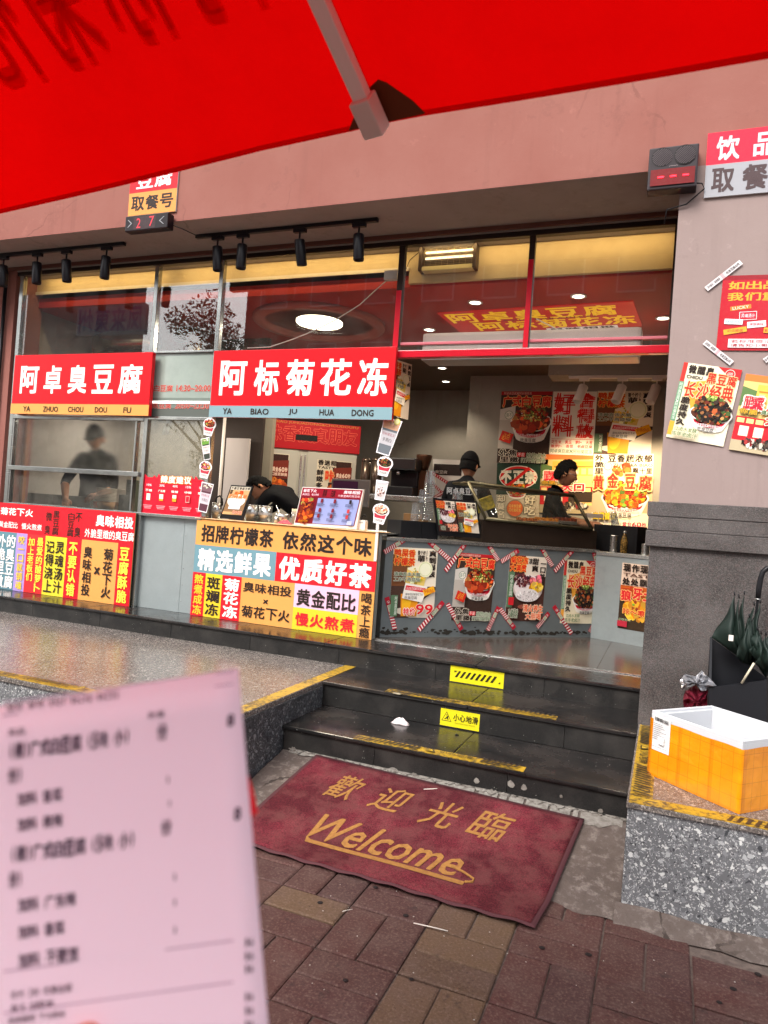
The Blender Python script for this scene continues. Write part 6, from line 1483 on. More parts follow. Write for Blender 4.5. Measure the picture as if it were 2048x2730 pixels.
# hanging paper slips
A = ony(425, 1115, 5.45)
e = empty('paper_slips', A, label='white paper slips stuck behind the pane under the hours panel', cat='paper')
k_ = fw(A) / FPX
for (x0, x1, z0, z1) in ((-2, 18, 0, -10), (22, 44, 2, -14)): MB().prism([(x0 * k_, 0, z1 * k_), (x1 * k_, 0, z1 * k_), (x1 * k_, 0, z0 * k_), (x0 * k_, 0, z0 * k_)], (0, .001, 0)).build('slip', mat('slip_paper', 'dcdce0', .6), e)
b = MB(); n = 10
for i in range(n + 1): t = i / n; y = .03 * math.sin(t * 2.6); b.v += [((24 - 6 * t * t) * k_, -y, -(14 + 30 * t) * k_), ((45 - 7 * t * t) * k_, -y, -(13 + 30 * t) * k_)]
for i in range(n): b.f.append([2 * i, 2 * i + 2, 2 * i + 3, 2 * i + 1]); b.c.append(None); b.sm.append(True)
b.build('slip', mat('slip_paper'), e)

# --- fridge with red header, turned away from the facade
def E4(x, y): return 560 + x / 6.9125, 1120 + y / 6.9125
best = None
P0 = ony(668, 1116, 7.3)
for i in range(0, 60):
    th = R_(i); N_ = Vector((math.sin(th), -math.cos(th), 0)); q = onp(*q2(1268, 170), P0, N_)
    dz = abs(q.z - P0.z)
    if best is None or dz < best[0]: best = (dz, th, N_, q)
_, th, FN, PR = best; FU = Vector((math.cos(th), math.sin(th), 0)); wF = (PR - P0).length
zb = onp(*q2(450, 295), P0, FN).z
e = empty('fridge', P0, th, label='tall fridge with a red lettered header and posters on its doors', cat='fridge')
hd = P0.z - zb
MB().box(-.02, 0, -hd, wF + .02, .7, .02, bev=.004).build('header', mat('red_header', 'b01820', .4), e)
MB().box(0, .03, ZP - P0.z, wF, .7, -hd - .003).build('cabinet', mat('fridge_white', 'b9b4a8', .35), e)
for x0, x1 in ((0.0, wF * .465), (wF * .535, wF)): MB().box(x0 + .01, -.01, ZP + .1 - P0.z, x1 - .01, .028, -hd - .02, bev=.004).build('door', mat('fridge_white'), e)
for x in (wF * .485, wF * .52): MB().box(x - .008, -.03, ZP + .5 - P0.z, x + .008, .0, -hd - .06, bev=.003).build('handle', M_STEEL, e)
a = Art((0, -.001, .02), (1, 0, 0), (0, 0, -1), wF, hd); a.text('YA·BIAO JUHUADONG&CHOUDOUFU', .15, .02, .99, .14, 'c87a3a', .01)
a.text('臭味香投真朋友', .02, .20, .99, .78, 'b01820', .02, out='e0604a', outw=.025); a.rect(.42, .50, .62, .72, '15100f'); a.build('lettering', e)
def fr_poster(TL, TR, BL, label):
    O_ = onp(*TL, P0 - FN * .0 + FN * .012, FN); R1 = onp(*TR, P0 + FN * .012, FN); B1 = onp(*BL, P0 + FN * .012, FN)
    poster(O_ + FN * .004, FU, (0, 0, -1), (R1 - O_).length, O_.z - B1.z + .12, P_tasty, label, group='fried food posters on the fridge doors')
fr_poster(E4(790, 575), E4(1465, 640), E4(750, 1140), 'dark fried food poster on the left fridge door')
fr_poster(q2(958, 400), q2(1215, 420), q2(945, 600), 'fried food poster on the right fridge door behind the laptop')
# white pipe, wall panel left of the fridge
A = ony(590, 1250, 6.8); MB().tube([(A.x, 6.8, ZP), (A.x, 6.8, 2.6)], .018, 10).build('white_pipe', M_WHITEP, label='white pipe running up left of the fridge', cat='pipe')
A, B = ony(598, 1250, 7.0), ony(660, 1250, 7.0); MB().box(A.x, 7.0, ZP, B.x, 7.03, 2.25, bev=.003).build('tall_white_board', mat('white_panel', 'b6aeaa', .5), label='tall white board standing between the pipe and the fridge', cat='panel')
MB().box(ony(556, 1200, 7.1).x, 7.08, ZP, ony(700, 1200, 7.1).x, 7.12, CEIL).build('dark_partition', mat('dark_partition', '3a322e', .7), shell)
# laptop / till
A, B = ony(885, 1275, 6.3), ony(985, 1300, 6.3)
e = empty('till', ((A.x + B.x) / 2, 6.3, 1.34), label='grey till screen with a purple display behind the menu screen', cat='till'); w2 = (B.x - A.x) / 2; ht = A.z - 1.34
MB().box(-w2, 0, ht - .26, w2, .03, ht, bev=.006).build('casing', mat('till_grey', '6d6a68', .35), e)
MB().box(-w2 + .02, -.004, ht - .24, w2 - .12, -.001, ht - .02).build('display', mat('purple_display', '4a2c48', .2), e)
MB().tube([(0, .02, 0), (0, .02, ht - .2)], .02).build('foot', M_BLK, e)
MB().box(-3.7, 6.15, 1.28, -1.9, 6.6, 1.335, bev=.004).build('inner_counter', M_STEEL, label='inner steel worktop behind the counter', cat='worktop')
# coffee urns, grinder, shelf
for i, (x, y0, y1, r_, lab) in enumerate(((975, 1185, 1270, 13, 'left tall steel urn right of the fridge'), (1003, 1180, 1268, 14, 'right tall steel urn right of the fridge'))):
    e, rr, h = cyl('steel_urn', x, y0, y1, r_, 7.6, 1.72, mat('dim_steel', '5a4d44', .3, metal=.7), lab, 'urn', group='tall steel urns')
    MB().lathe([(rr * 1.03, h), (rr * 1.03, h + .02), (rr * .4, h + .05), (0, h + .05)], n=20).build('lid', mat('dim_steel'), e)
c = ony(1070, 1275, 7.6); e = empty('coffee_machine', (c.x, 7.6, 1.72), label='black coffee machine beside the urns', cat='coffee machine')
MB().box(-.12, -.15, 0, .2, .2, .1, bev=.01).build('base', M_BLK, e); MB().box(-.12, -.02, .1, .2, .2, .3, bev=.01).build('body', M_BLK, e); MB().box(-.14, -.17, .28, .22, .2, .42, bev=.02).build('head', mat('dark_grey_plastic', '242224', .3), e); MB().tube([(0, -.1, .28), (0, -.1, .23)], .025).build('spout', M_STEEL, e)
c = ony(1128, 1270, 7.7); e = empty('grinder', (c.x, 7.7, 1.72), label='brown coffee grinder right of the black machine', cat='grinder')
MB().box(-.07, -.07, 0, .07, .07, .3, bev=.01).build('body', mat('brown_metal', '4a3022', .35, metal=.4), e); MB().lathe([(.05, .3), (.09, .46), (.09, .48), (0, .48)], n=20).build('hopper', mat('brown_metal'), e)
A = ony(950, 1290, 7.5); MB().box(A.x, 7.4, 1.66, -2.0, 7.95, 1.715, bev=.004).build('steel_shelf', M_STEEL, label='steel shelf carrying the urns and the coffee machine', cat='shelf')
MB().box(A.x, 7.43, ZP, -2.0, 7.9, 1.25, bev=.004).build('back_cabinet', mat('dim_cabinet', '55504a', .4, metal=.4), label='dim steel cabinet below the shelf', cat='cabinet')

# --- on the diagonal counter
def dp(s, back=.2, z=ZC): return DA + DU * s - DN * back + Vector((0, 0, z))
def don(px, py, back=.2): return onp(px, py, DA - DN * back, DN)
BB = lambda x, y: (1100 + x / 5.53, 1220 + y / 5.53)
F6 = lambda x, y: (1380 + x / 4.608, 1250 + y / 4.608)
# black tray box
A, B = don(*BB(-170, 1000), .12), don(*BB(380, 1000), .12); e = empty('black_tray', (A.x, A.y, ZC), math.atan2(DU.y, DU.x), label='long black tray box under the cup stacks', cat='tray'); Lt = (B - A).length
ht = don(*BB(250, 950), .12).z - ZC
MB().box(0, 0, 0, Lt * .55, .3, ht, bev=.003).build('left_part', M_BLK, e); MB().box(Lt * .56, 0, 0, Lt, .3, ht, bev=.003).build('right_part', M_BLK, e)
def cupstack(px, y0, y1, r_, back, label, n=22, m=M_PLASTIC, z=None):
    c = don(*BB(px, y1), back); d = fw(c); r = r_ / 5.53 / FPX * d; h = (y1 - y0) / 5.53 / FPX * d
    e = empty('cup_stack', (c.x, c.y, c.z if z is None else z), label=label, cat='cup stack', group='stacks of clear cups'); hc = .11; k = max(1, n)
    body = [(0, 0), (r * .98, 0)]
    MB().lathe([(r * .72, h), (r * .74, h - .004), (r * .98, h - hc), (r, h - hc - .003), (r, h - hc - .006), (r * .96, h - hc - .008)], n=20).build('cup', M_PLASTIC, e)
    st = max(.009, (h - hc) / k); z = h - hc - st
    while z > 0: MB().lathe([(r * .93, z + st), (r * .97, z + .004), (r, z + .003), (r, z), (r * .95, z - .001)], n=18).build('cup', M_PLASTIC, e); z -= st
    return e
cupstack(218, 190, 950, 85, .22, 'tallest stack of clear cups upside down beside the small poster pair')
cupstack(120, 470, 945, 62, .28, 'middle stack of clear cups behind the tallest one', 16)
cupstack(25, 660, 945, 60, .24, 'short stack of clear cups at the left of the black tray', 8)
cupstack(660, 500, 640, 90, .5, 'short stack of clear cups behind the small poster pair', 2)
# small double poster board
q = [don(*BB(x, y), .06) for x, y in ((385, 1150), (1040, 1190), (940, 640), (310, 590))]
b = MB().prism(q, -DN * .02).build('poster_stand', M_BLK, label='small black stand with two drink posters on the diagonal counter', cat='table stand')
for fr_, to, dr in ((.03, .47, P_jelly), (.50, .97, P_lemon)):
    O_ = q[3] + (q[2] - q[3]) * fr_ + (q[0] - q[3]) * .06; Uv = (q[2] - q[3]) * (to - fr_); Vv = (q[0] - q[3]) * .82
    a = Art(O_, Uv, Vv, Uv.length, Vv.length); a.N = DN.copy(); a.lv = .002; dr(a); a.build('print', b)
# display case
M_CASE = mat('olive_steel', '5a5440', .35, metal=.75, noise=(5, .3, '4a4434'))
q = [don(*p, .05) for p in (BB(1050, 900), F6(890, 745), F6(690, 330), BB(830, 370))]
A_, B_ = don(*BB(1020, 1200), .03), don(*F6(960, 1000), .03)
e = empty('display_case', (0, 0, 0), label='refrigerated display case with a slanted glass front on the diagonal counter', cat='display case')
zt_ = min(q[0].z, q[1].z) - .012
MB().prism([Vector((A_.x, A_.y, ZC + .002)), Vector((B_.x, B_.y, ZC + .002)), Vector((B_.x, B_.y, q[1].z - .008)), Vector((A_.x, A_.y, q[0].z - .008))], -DN * .5).build('base', mat('case_base', '4c4038', .32, metal=.7, noise=(3, .3, '3c322c')), e)
lean = -DN * .16
bot = [q[0] + DN * .03, q[1] + DN * .03]; top = [q[3] + lean, q[2] + lean]
# keep the photographed outline: slide the top corners along their own rays
top = [CAM + (p - CAM) * ((DA - DN * .24 - CAM).dot(DN) / (p - CAM).dot(DN)) for p in (q[3], q[2])]
fr_ = [bot[0], bot[1], top[1], top[0]]
def bar(p, q_, r, name='frame_bar', m=M_CASE): MB().tube([p, q_], r, 4).build(name, m, e)
for p, q_ in zip(fr_, fr_[1:] + fr_[:1]): bar(p, q_, .018)
MB().prism([fr_[0], fr_[1], fr_[2], fr_[3]], -DN * .004).build('glass_front', M_CASEGLASS, e)
bk = [bot[0] - DN * .5, bot[1] - DN * .5, top[1] - DN * .3, top[0] - DN * .3]
for p, q_ in ((top[0], bk[3]), (top[1], bk[2]), (bk[3], bk[2])): bar(p, q_, .012)
MB().prism([fr_[1], bk[1], bk[2], fr_[2]], DU * .004).build('side_glass', M_CASEGLASS, e)
MB().prism([top[0], top[1], bk[2], bk[3]], Vector((0, 0, .004))).build('top_glass', M_CASEGLASS, e)
# cutlery box and things at the right
c0, c1 = don(*F6(905, 900), -.02), don(*F6(1470, 940), -.02)
def pon(px, py, back=.2): return onp(px, py, PA - PN * back, PN)
c0, c1 = pon(*F6(925, 960), .14), pon(*F6(1460, 1000), .14); zt_ = pon(*F6(1150, 690), .14).z; ZPc = ZC - .015
e = empty('cutlery_box', (c0.x, c0.y, ZPc), math.atan2(PU.y, PU.x), label='black cutlery box on the pale counter end', cat='box'); Lc = (c1 - c0).length; hc = zt_ - ZPc
for q_ in ((0, 0, Lc, .012), (0, .2, Lc, .212), (0, .012, .012, .2), (Lc - .012, .012, Lc, .2), (Lc * .35, .012, Lc * .36, .2)): MB().box(q_[0], q_[1], 0, q_[2], q_[3], hc, bev=.002).build('panel', M_BLK, e)
rnd = random.Random(6)
for i in range(14): x = rnd.uniform(.05, Lc - .03); MB().tube([(x, .1, .03), (x + rnd.uniform(-.03, .03), .1 + rnd.uniform(-.05, .05), hc + rnd.uniform(.02, .06))], .004, 6).build('spoon', M_WHITEP if i % 2 else M_PLASTIC, e)
def standing(name, px, yt, yb, r_, m, label, cat, prof=None, back=.0, parts=None):
    c = pon(*F6(px, yb), back); d = fw(c); r = r_ / 4.608 / FPX * d; h = (yb - yt) / 4.608 / FPX * d; e = empty(name, (c.x, c.y, ZPc + .001), label=label, cat=cat)
    MB().lathe([(R__ * r, z * h) for R__, z in (prof or [(0, 0), (.95, 0), (1, .03), (1, .93), (1.04, .96), (1.04, 1), (.9, 1), (.9, .1), (0, .08)])], n=26).build('body', m, e); return e, r, h
e, r, h = standing('steel_tumbler', 1175, 800, 1012, 44, M_STEEL, 'tall steel tumbler left of the bottle on the pale counter end', 'tumbler'); MB().lathe([(r * 1.01, h * .12), (r * 1.03, h * .13), (r * 1.01, h * .15)], n=26).build('ring', M_STEEL, e)
e, r, h = standing('sauce_bottle', 1303, 740, 1015, 40, mat('amber_bottle', '8a6a34', .25, noise=(60, .08, '2c2414')), 'amber and dark labelled bottle between the steel tumblers', 'bottle', [(0, 0), (.95, 0), (1, .03), (1, .55), (.85, .68), (.45, .82), (.42, .92), (0, .92)])
MB().lathe([(r * .5, h * .9), (r * .5, h), (0, h)], n=16).build('cap', mat('silver_cap', '9a9a98', .3, metal=.7), e)
standing('steel_tumbler', 1565, 905, 1045, 46, M_STEEL, 'short steel tumbler half hidden by the granite pier', 'tumbler')
c = pon(*F6(1200, 690), .3); e = empty('tipped_cups', (c.x, c.y, zt_ + .01), label='tipped nest of translucent cups on the cutlery box', cat='cup stack')
M_ = Matrix.Rotation(R_(-12), 4, 'Y')
for i in range(3): MB().lathe([(.026, .13 - i * .012), (.030, .10), (.038, .01 - i * .008), (.040, -.0 - i * .008)], n=20, M=M_).build('cup', M_PLASTIC, e)
# white menu board with striped tape, steel bench behind the back-view worker
q = [ony(*BB(x, y), 7.9) for x, y in ((290, 600), (760, 600), (760, 40), (300, 20))]
b = MB().prism([Vector((p.x, 7.9, p.z)) for p in q], (0, .03, 0)).build('taped_board', mat('board_white', 'b9b4b0', .5), label='white board with crossed red striped tapes behind the capped worker', cat='board')
a = Art((q[3].x, 7.899, q[3].z), (1, 0, 0), (0, 0, -1), q[2].x - q[3].x, q[3].z - q[0].z); a.rect(.05, .12, .95, .40, '241c1c'); a.text('臭豆腐', .1, .28, .5, .36, 'c8c0b8', 0)
for (x0_, y0_, x1_, y1_) in ((.02, .36, .6, .62), (.02, .60, .45, .9), (.45, .82, .1, 1.0)):
    dx, dy = x1_ - x0_, y1_ - y0_; n_ = .045
    a.poly([(x0_, y0_ + n_), (x1_, y1_ + n_), (x1_, y1_ - n_), (x0_, y0_ - n_)] if dx > 0 else [(x0_, y0_ - n_), (x1_, y1_ - n_), (x1_, y1_ + n_), (x0_, y0_ + n_)], 'a02430')
    for j in range(8): t = .06 + j * .12; cx_, cy_ = x0_ + dx * t, y0_ + dy * t; a.rrect(cx_, cy_, .022, .07, 'd8c8c4', 20)
a.build('print', b)
c = ony(1104, 1330, 6.9); MB().box(c.x - .1, 6.9, 1.34, c.x + .12, 7.05, 1.52, bev=.004).build('cardboard_box', mat('cardboard', '8a6a48', .8), label='brown cardboard box behind the clear cup stacks', cat='box')
MB().box(-2.3, 6.7, 1.2, -1.95, 7.2, 1.335, bev=.003).build('side_bench', M_STEEL, label='steel side bench under the cardboard box', cat='bench')

# =================================================================== PEOPLE
def person_mat(name):
    k = NB(name); a = k.n('ShaderNodeAttribute', attribute_name='Col').outputs['Color']; k.set(Base_Color=a, Roughness=.8, Specular_IOR_Level=.12); k.bump(k.noise(24, 5), .5, .014); return k.m
M_BODY = person_mat('clothed_figure')
SHIRT, SKN, TROUS = lin('0d0e12'), lin('b07e62'), lin('15161a')
def skin(verts, edges, radii, sub=2):
    me = bpy.data.meshes.new('s'); me.from_pydata(verts, edges, []); o = bpy.data.objects.new('s', me); COL.objects.link(o)
    m = o.modifiers.new('k', 'SKIN'); m.use_smooth_shade = True
    if not me.skin_vertices: 
        bpy.context.view_layer.objects.active = o
    for i, r in enumerate(radii):
        v = me.skin_vertices[0].data[i]; v.radius = r if isinstance(r, tuple) else (r, r); v.use_root = (i == 0)
    s = o.modifiers.new('u', 'SUBSURF'); s.levels = sub; s.render_levels = sub
    dg = bpy.context.evaluated_depsgraph_get(); ev = o.evaluated_get(dg); r = ev.to_mesh()
    vs = [v.co.copy() for v in r.vertices]; fs = [list(p.vertices) for p in r.polygons]; ev.to_mesh_clear()
    bpy.data.objects.remove(o); return vs, fs
def head_shape(c, fwd, up, s=1.0, n=28):
    """head with brow, nose, lips, chin and ears; fwd = face direction"""
    f = Vector(fwd).normalized(); u = Vector(up); u = (u - f * u.dot(f)).normalized(); r = f.cross(u); c = Vector(c); vs = []; fs = []
    def g(x, y, sx, sy): return math.exp(-(x / sx) ** 2 - (y / sy) ** 2)
    for j in range(n + 1):
        t = math.pi * j / n
        for i in range(n):
            a = 2 * math.pi * i / n; x, y, z = math.sin(t) * math.sin(a), math.sin(t) * math.cos(a), math.cos(t)
            X, Y, Z = x * .074, y * .094, z * .118
            if Z < 0: k = 1 - .28 * (Z / -.118) ** 1.4; X *= k; Y *= (1 - .10 * (Z / -.118)) ; Y += .012 * (-Z / .118)
            if Y > 0:
                Y += .026 * g(X, Z + .018, .016, .020) + .012 * g(X, Z - .006, .012, .026) + .008 * g(X, Z - .030, .05, .014) - .009 * g(abs(X) - .030, Z - .010, .016, .014) + .010 * g(X, Z + .056, .024, .010) + .012 * g(X, Z + .092, .026, .016)
            vs.append(c + (r * X + f * Y + u * Z) * s)
    for j in range(n):
        for i in range(n): fs.append([j * n + i, (j + 1) * n + i, (j + 1) * n + (i + 1) % n, j * n + (i + 1) % n])
    # ears
    for sd_ in (-1, 1):
        b0 = len(vs); ec = c + (r * sd_ * .074 - f * .004 - u * .012) * s; m_ = 10
        for q in (0, 1):
            for i in range(m_): a = 6.283 * i / m_; vs.append(ec + (r * sd_ * (.004 + .014 * q) + f * (.017 * math.cos(a) - .006 * q) + u * .031 * math.sin(a)) * s * (1 if q else .8))
        for i in range(m_): fs.append([b0 + i, b0 + (i + 1) % m_, b0 + m_ + (i + 1) % m_, b0 + m_ + i])
        fs.append([b0 + m_ + i for i in range(m_)])
    return vs, fs, (r, f, u)
def hair_shell(c, fwd, up, s, line, name, m, par, rough=.006, seed=1, n=36):
    """hair cap: head ellipsoid slightly bigger, kept above/behind a hair line"""
    f = Vector(fwd).normalized(); u = Vector(up); u = (u - f * u.dot(f)).normalized(); r = f.cross(u); rnd = random.Random(seed); vs = []; fs = []; c = Vector(c); ok = []
    for j in range(n + 1):
        t = math.pi * .80 * j / n
        for i in range(n):
            a = 2 * math.pi * i / n; x, y, z = math.sin(t) * math.sin(a), math.sin(t) * math.cos(a), math.cos(t); k = 1.10 + .05 * max(0, z) + rnd.uniform(-rough, rough) * 8
            vs.append(c + (r * x * .076 * k + f * (y * .097 * k - .004) + u * (z * .122 * k + .002)) * s); ok.append(z * .122 > line(x, y))
    for j in range(n):
        for i in range(n):
            q = [j * n + i, (j + 1) * n + i, (j + 1) * n + (i + 1) % n, j * n + (i + 1) % n]
            if all(ok[k] for k in q): fs.append(q)
    o = MB().add(vs, fs, None, True).build(name, m, par); so_ = o.modifiers.new('t', 'SOLIDIFY'); so_.thickness = .008; so_.offset = -1; return o
M_HAIR = mat('black_hair', '0a090a', .85, spec=.15, bump=(260, 1, .004)); M_CAP = mat('black_cap', '0c0c0f', .9, spec=.1, bump=(60, .3, .004))
def person(loc, rz, J, headdir, label, hair='hair', s=1.0, up=(0, 0, 1), headpos=None):
    """J: named joints in local metres (x right, y forward, z up)"""
    e = empty('person', loc, rz, label=label, cat='person')
    names = ['pelvis', 'waist', 'chest', 'neckb', 'neck', 'shL', 'elL', 'wrL', 'shR', 'elR', 'wrR', 'hipL', 'knL', 'ftL', 'hipR', 'knR', 'ftR']
    dflt = dict(pelvis=(0, 0, .95), waist=(0, .01, 1.08), chest=(0, .01, 1.28), neckb=(0, 0, 1.43), neck=(0, .02, 1.50), shL=(-.17, 0, 1.39), elL=(-.24, .02, 1.12), wrL=(-.24, .2, .98), shR=(.17, 0, 1.39), elR=(.24, .02, 1.12), wrR=(.24, .2, .98),
                hipL=(-.09, 0, .86), knL=(-.1, .02, .48), ftL=(-.1, 0, .06), hipR=(.09, 0, .86), knR=(.1, .02, .48), ftR=(.1, 0, .06))
    dflt.update(J); V_ = [dflt[n] for n in names]
    ix = {n: i for i, n in enumerate(names)}
    E_ = [(ix[a], ix[b]) for a, b in (('pelvis', 'waist'), ('waist', 'chest'), ('chest', 'neckb'), ('neckb', 'neck'), ('chest', 'shL'), ('shL', 'elL'), ('elL', 'wrL'), ('chest', 'shR'), ('shR', 'elR'), ('elR', 'wrR'), ('pelvis', 'hipL'), ('hipL', 'knL'), ('knL', 'ftL'), ('pelvis', 'hipR'), ('hipR', 'knR'), ('knR', 'ftR'))]
    rad = [(.15, .11), (.145, .105), (.165, .12), (.085, .08), .055, .075, .05, .032, .075, .05, .032, .09, .06, .045, .09, .06, .045]
    vs, fs = skin(V_, E_, rad)
    b = MB()
    P = {k: Vector(v) for k, v in dflt.items()}
    for f in fs:
        c = sum((vs[i] for i in f), Vector()) / len(f)
        segs = [('skin', 'elL', 'wrL'), ('skin', 'elR', 'wrR'), ('skin', 'neckb', 'neck'), ('sh', 'shL', 'elL'), ('sh', 'shR', 'elR'), ('sh', 'pelvis', 'chest'), ('sh', 'chest', 'neckb'), ('sh', 'chest', 'shL'), ('sh', 'chest', 'shR'), ('tr', 'hipL', 'knL'), ('tr', 'knL', 'ftL'), ('tr', 'hipR', 'knR'), ('tr', 'knR', 'ftR')]
        def dist(a, q): ab = P[q] - P[a]; t = max(0, min(1, (c - P[a]).dot(ab) / ab.length_squared)); return (c - P[a] - ab * t).length
        k = min(segs, key=lambda g_: dist(g_[1], g_[2]) - (.05 if g_[0] == 'sh' else 0))[0]
        b.f.append([i + 0 for i in f]); b.c.append({'skin': SKN, 'sh': SHIRT, 'tr': TROUS}[k]); b.sm.append(True)
    b.v = [tuple(v) for v in vs]
    hc = Vector(headpos) if headpos else P['neck'] + Vector((0, .035, .115))
    hv, hf, fr3 = head_shape(hc, headdir, up, s); b.add(hv, hf, SKN, True)
    # hands: palm, four bent fingers and a thumb from the side, each rooted in the palm
    for sd_, wn, en in ((-1, 'wrL', 'elL'), (1, 'wrR', 'elR')):
        w_ = P[wn]; d = (w_ - P[en]).normalized(); side = d.cross(Vector((0, 0, 1))); side = side.normalized() if side.length > .1 else Vector((1, 0, 0)); dn = side.cross(d).normalized(); dn = -dn if dn.z > 0 else dn
        b.tube([w_ - d * .03, w_ + d * .02, w_ + d * .055, w_ + d * .09], [.026, .030, .036, .030], 10, col=SKN)
        for i in range(4):
            o_ = side * ((i - 1.5) * .018); L_f = (.07, .08, .075, .058)[i]; p0_ = w_ + d * .08 + o_
            b.tube([p0_, p0_ + d * L_f * .45 + dn * .006, p0_ + d * L_f * .75 + dn * .022, p0_ + d * L_f * .9 + dn * .04], [.0095, .009, .0085, .006], 8, col=SKN)
        tb = w_ + d * .03 - side * sd_ * .03; b.tube([tb, tb + d * .03 - side * sd_ * .02 + dn * .01, tb + d * .055 - side * sd_ * .022 + dn * .022], [.012, .011, .007], 8, col=SKN)
    b.build('body', M_BODY, e)
    if hair == 'hair': hair_shell(hc, headdir, up, s, lambda x, y: (.045 if y > .25 else (-.03 if y > -.2 else -.075)) + .02 * max(0, y), 'hair', M_HAIR, e, .012)
    if hair == 'cap':
        hair_shell(hc, headdir, up, s, lambda x, y: .06 if y > .15 else -.055, 'hair', M_HAIR, e, .004)
        hair_shell(hc + fr3[2] * .008, headdir, up, s * 1.035, lambda x, y: .018, 'cap', M_CAP, e, 0)
        r_, f_, u_ = fr3; b2 = MB(); n_ = 12; pts = []
        for i in range(n_ + 1): a_ = -1.1 + 2.2 * i / n_; pts.append((hc + u_ * .038 + r_ * .07 * math.sin(a_) * 1.1 + f_ * (.075 + .085 * math.cos(a_) * (1 if abs(a_) < 1.0 else .6))) * 1)
        b2.prism([hc + u_ * .040 - r_ * .065 + f_ * .06] + pts + [hc + u_ * .040 + r_ * .065 + f_ * .06], u_ * .004); b2.build('cap_peak', M_CAP, e)
    return e, hc, fr3
def at_head(px, py, Y, headz_local):
    """floor position so that the head centre lands on the ray at depth Y; returns location and local z shift"""
    c = ony(px, py, Y); return c
# worker behind the misted window
c = ony(262, 1172, 5.95)
person((c.x, 5.95, c.z - 1.60), R_(200), dict(neck=(0, .05, 1.47), wrL=(-.2, .42, 1.0), elL=(-.27, .15, 1.08), elR=(.30, .05, 1.12), wrR=(.12, .38, .95)), (.0, .9, -.45), 'worker in a black cap and black shirt behind the misted left window', 'cap', headpos=(0, .08, 1.60))
# worker bending over the pots
c = ony(*E4(930, 1260), 6.25); c2 = ony(*E4(1420, 1400), 6.5)
v = Vector((c2.x - c.x, .25, c2.z - c.z))
person((c2.x, 6.42, c2.z - 1.12), 0, dict(pelvis=(.22, .10, .84), waist=(.17, .07, .98), chest=(.0, .0, 1.13), neckb=(-.17, -.08, 1.17), neck=(-.23, -.10, 1.15), shL=(-.04, -.18, 1.13), elL=(-.16, -.28, .93), wrL=(-.30, -.30, .88), shR=(-.02, .17, 1.16), elR=(-.20, .16, .98), wrR=(-.34, .02, .90),
        hipL=(.26, -.0, .78), hipR=(.26, .18, .78), knL=(.2, 0, .45), knR=(.22, .2, .45), ftL=(.25, 0, .06), ftR=(.25, .2, .06)), (-.35, -.35, -.85), 'worker in a dark shirt bending head down over the pots', 'hair', up=(-.8, -.2, .5), headpos=tuple(Vector((c.x, 6.25, c.z)) - Vector((c2.x, 6.42, c2.z - 1.12))))
# capped worker seen from behind
c = ony(1248, 1243, 6.95)
e, hc, fr3 = person((c.x, 6.95, c.z - 1.585), R_(-12), dict(shL=(-.18, 0, 1.37), shR=(.18, 0, 1.37), elL=(-.28, .06, 1.12), elR=(.28, .06, 1.12), wrL=(-.2, .3, 1.05), wrR=(.2, .3, 1.05)), (.0, 1, -.25), 'worker in a black cap and lettered black shirt seen from behind', 'cap', headpos=(0, .03, 1.585))
a = Art((-.15, -.128, 1.36), (1, 0, 0), (0, .12, -1), .34, .26); a.lv = .008; a.text('阿卓臭豆腐', 0, .0, 1, .26, 'b4b8bc', .02); a.text('阿标菊花冻', .05, .62, 1, .88, 'c8ccd0', .02); a.build('shirt_print', e)
# worker with glasses, in profile
c = ony(1509, 1264, 7.42)
e, hc, fr3 = person((c.x - .12, 7.42, c.z - 1.585), R_(-82), dict(neck=(0, .07, 1.45), neckb=(0, .02, 1.40), chest=(0, -.03, 1.26), shL=(-.17, 0, 1.35), shR=(.17, 0, 1.35), elL=(-.22, .14, 1.13), wrL=(-.12, .40, 1.10), elR=(.22, .12, 1.10), wrR=(.10, .42, 1.08)), (.0, 1, -.28), 'worker with glasses in profile, bent over before the lit posters', 'hair', headpos=(0, .12, 1.585))
r_, f_, u_ = fr3
g = MB()
for sd_ in (-1, 1):
    cc_ = hc + r_ * sd_ * .033 + f_ * .098 + u_ * .012
    g.tube([cc_ + r_ * .026 * math.cos(t) + u_ * .019 * math.sin(t) for t in [6.283 * i / 14 for i in range(14)]], .0032, 6, closed=True)
    g.tube([cc_ + r_ * sd_ * .027, hc + r_ * sd_ * .080 + f_ * .06 + u_ * .014, hc + r_ * sd_ * .080 + f_ * -.01 + u_ * .010], .0034, 6)
g.build('glasses', mat('silver_wire', 'c8c8cc', .2, metal=.9), e)

# food and boxes inside the display case, tray in the worker's hands
cc_ = don(*BB(1090, 700), .34)
e = empty('snack_box', (cc_.x, cc_.y, cc_.z - .05), R_(28), label='yellow snack box lying tilted inside the display case', cat='box')
MB().box(-.09, -.04, 0, .09, .04, .12, M=Matrix.Rotation(R_(-24), 4, 'Y'), bev=.004).build('carton', mat('yellow_card', 'a08a1c', .5, noise=(30, .2, '4a4a18')), e)
for i in range(3):
    c_ = don(*F6(110 + i * 230, 640), .26); e = empty('food_tray', (c_.x, c_.y, c_.z - .03), math.atan2(DU.y, DU.x), label=['steel food tray at the left of the display case', 'steel food tray in the middle of the display case', 'steel food tray at the right of the display case'][i], cat='tray')
    MB().box(-.1, -.08, 0, .1, .08, .03, bev=.006).build('pan', M_STEEL, e)
    g = MB(); rn = random.Random(i)
    for k in range(40): x, y = rn.uniform(-.09, .09), rn.uniform(-.07, .07); g.box(x - .012, y - .012, .03, x + .012, y + .012, .045 + rn.uniform(0, .02))
    g.build('food', mat('tray_food_%s' % 'abc'[i], ['8a4a1c', 'a8681c', '6a2a14'][i], .5), e, kind='stuff')
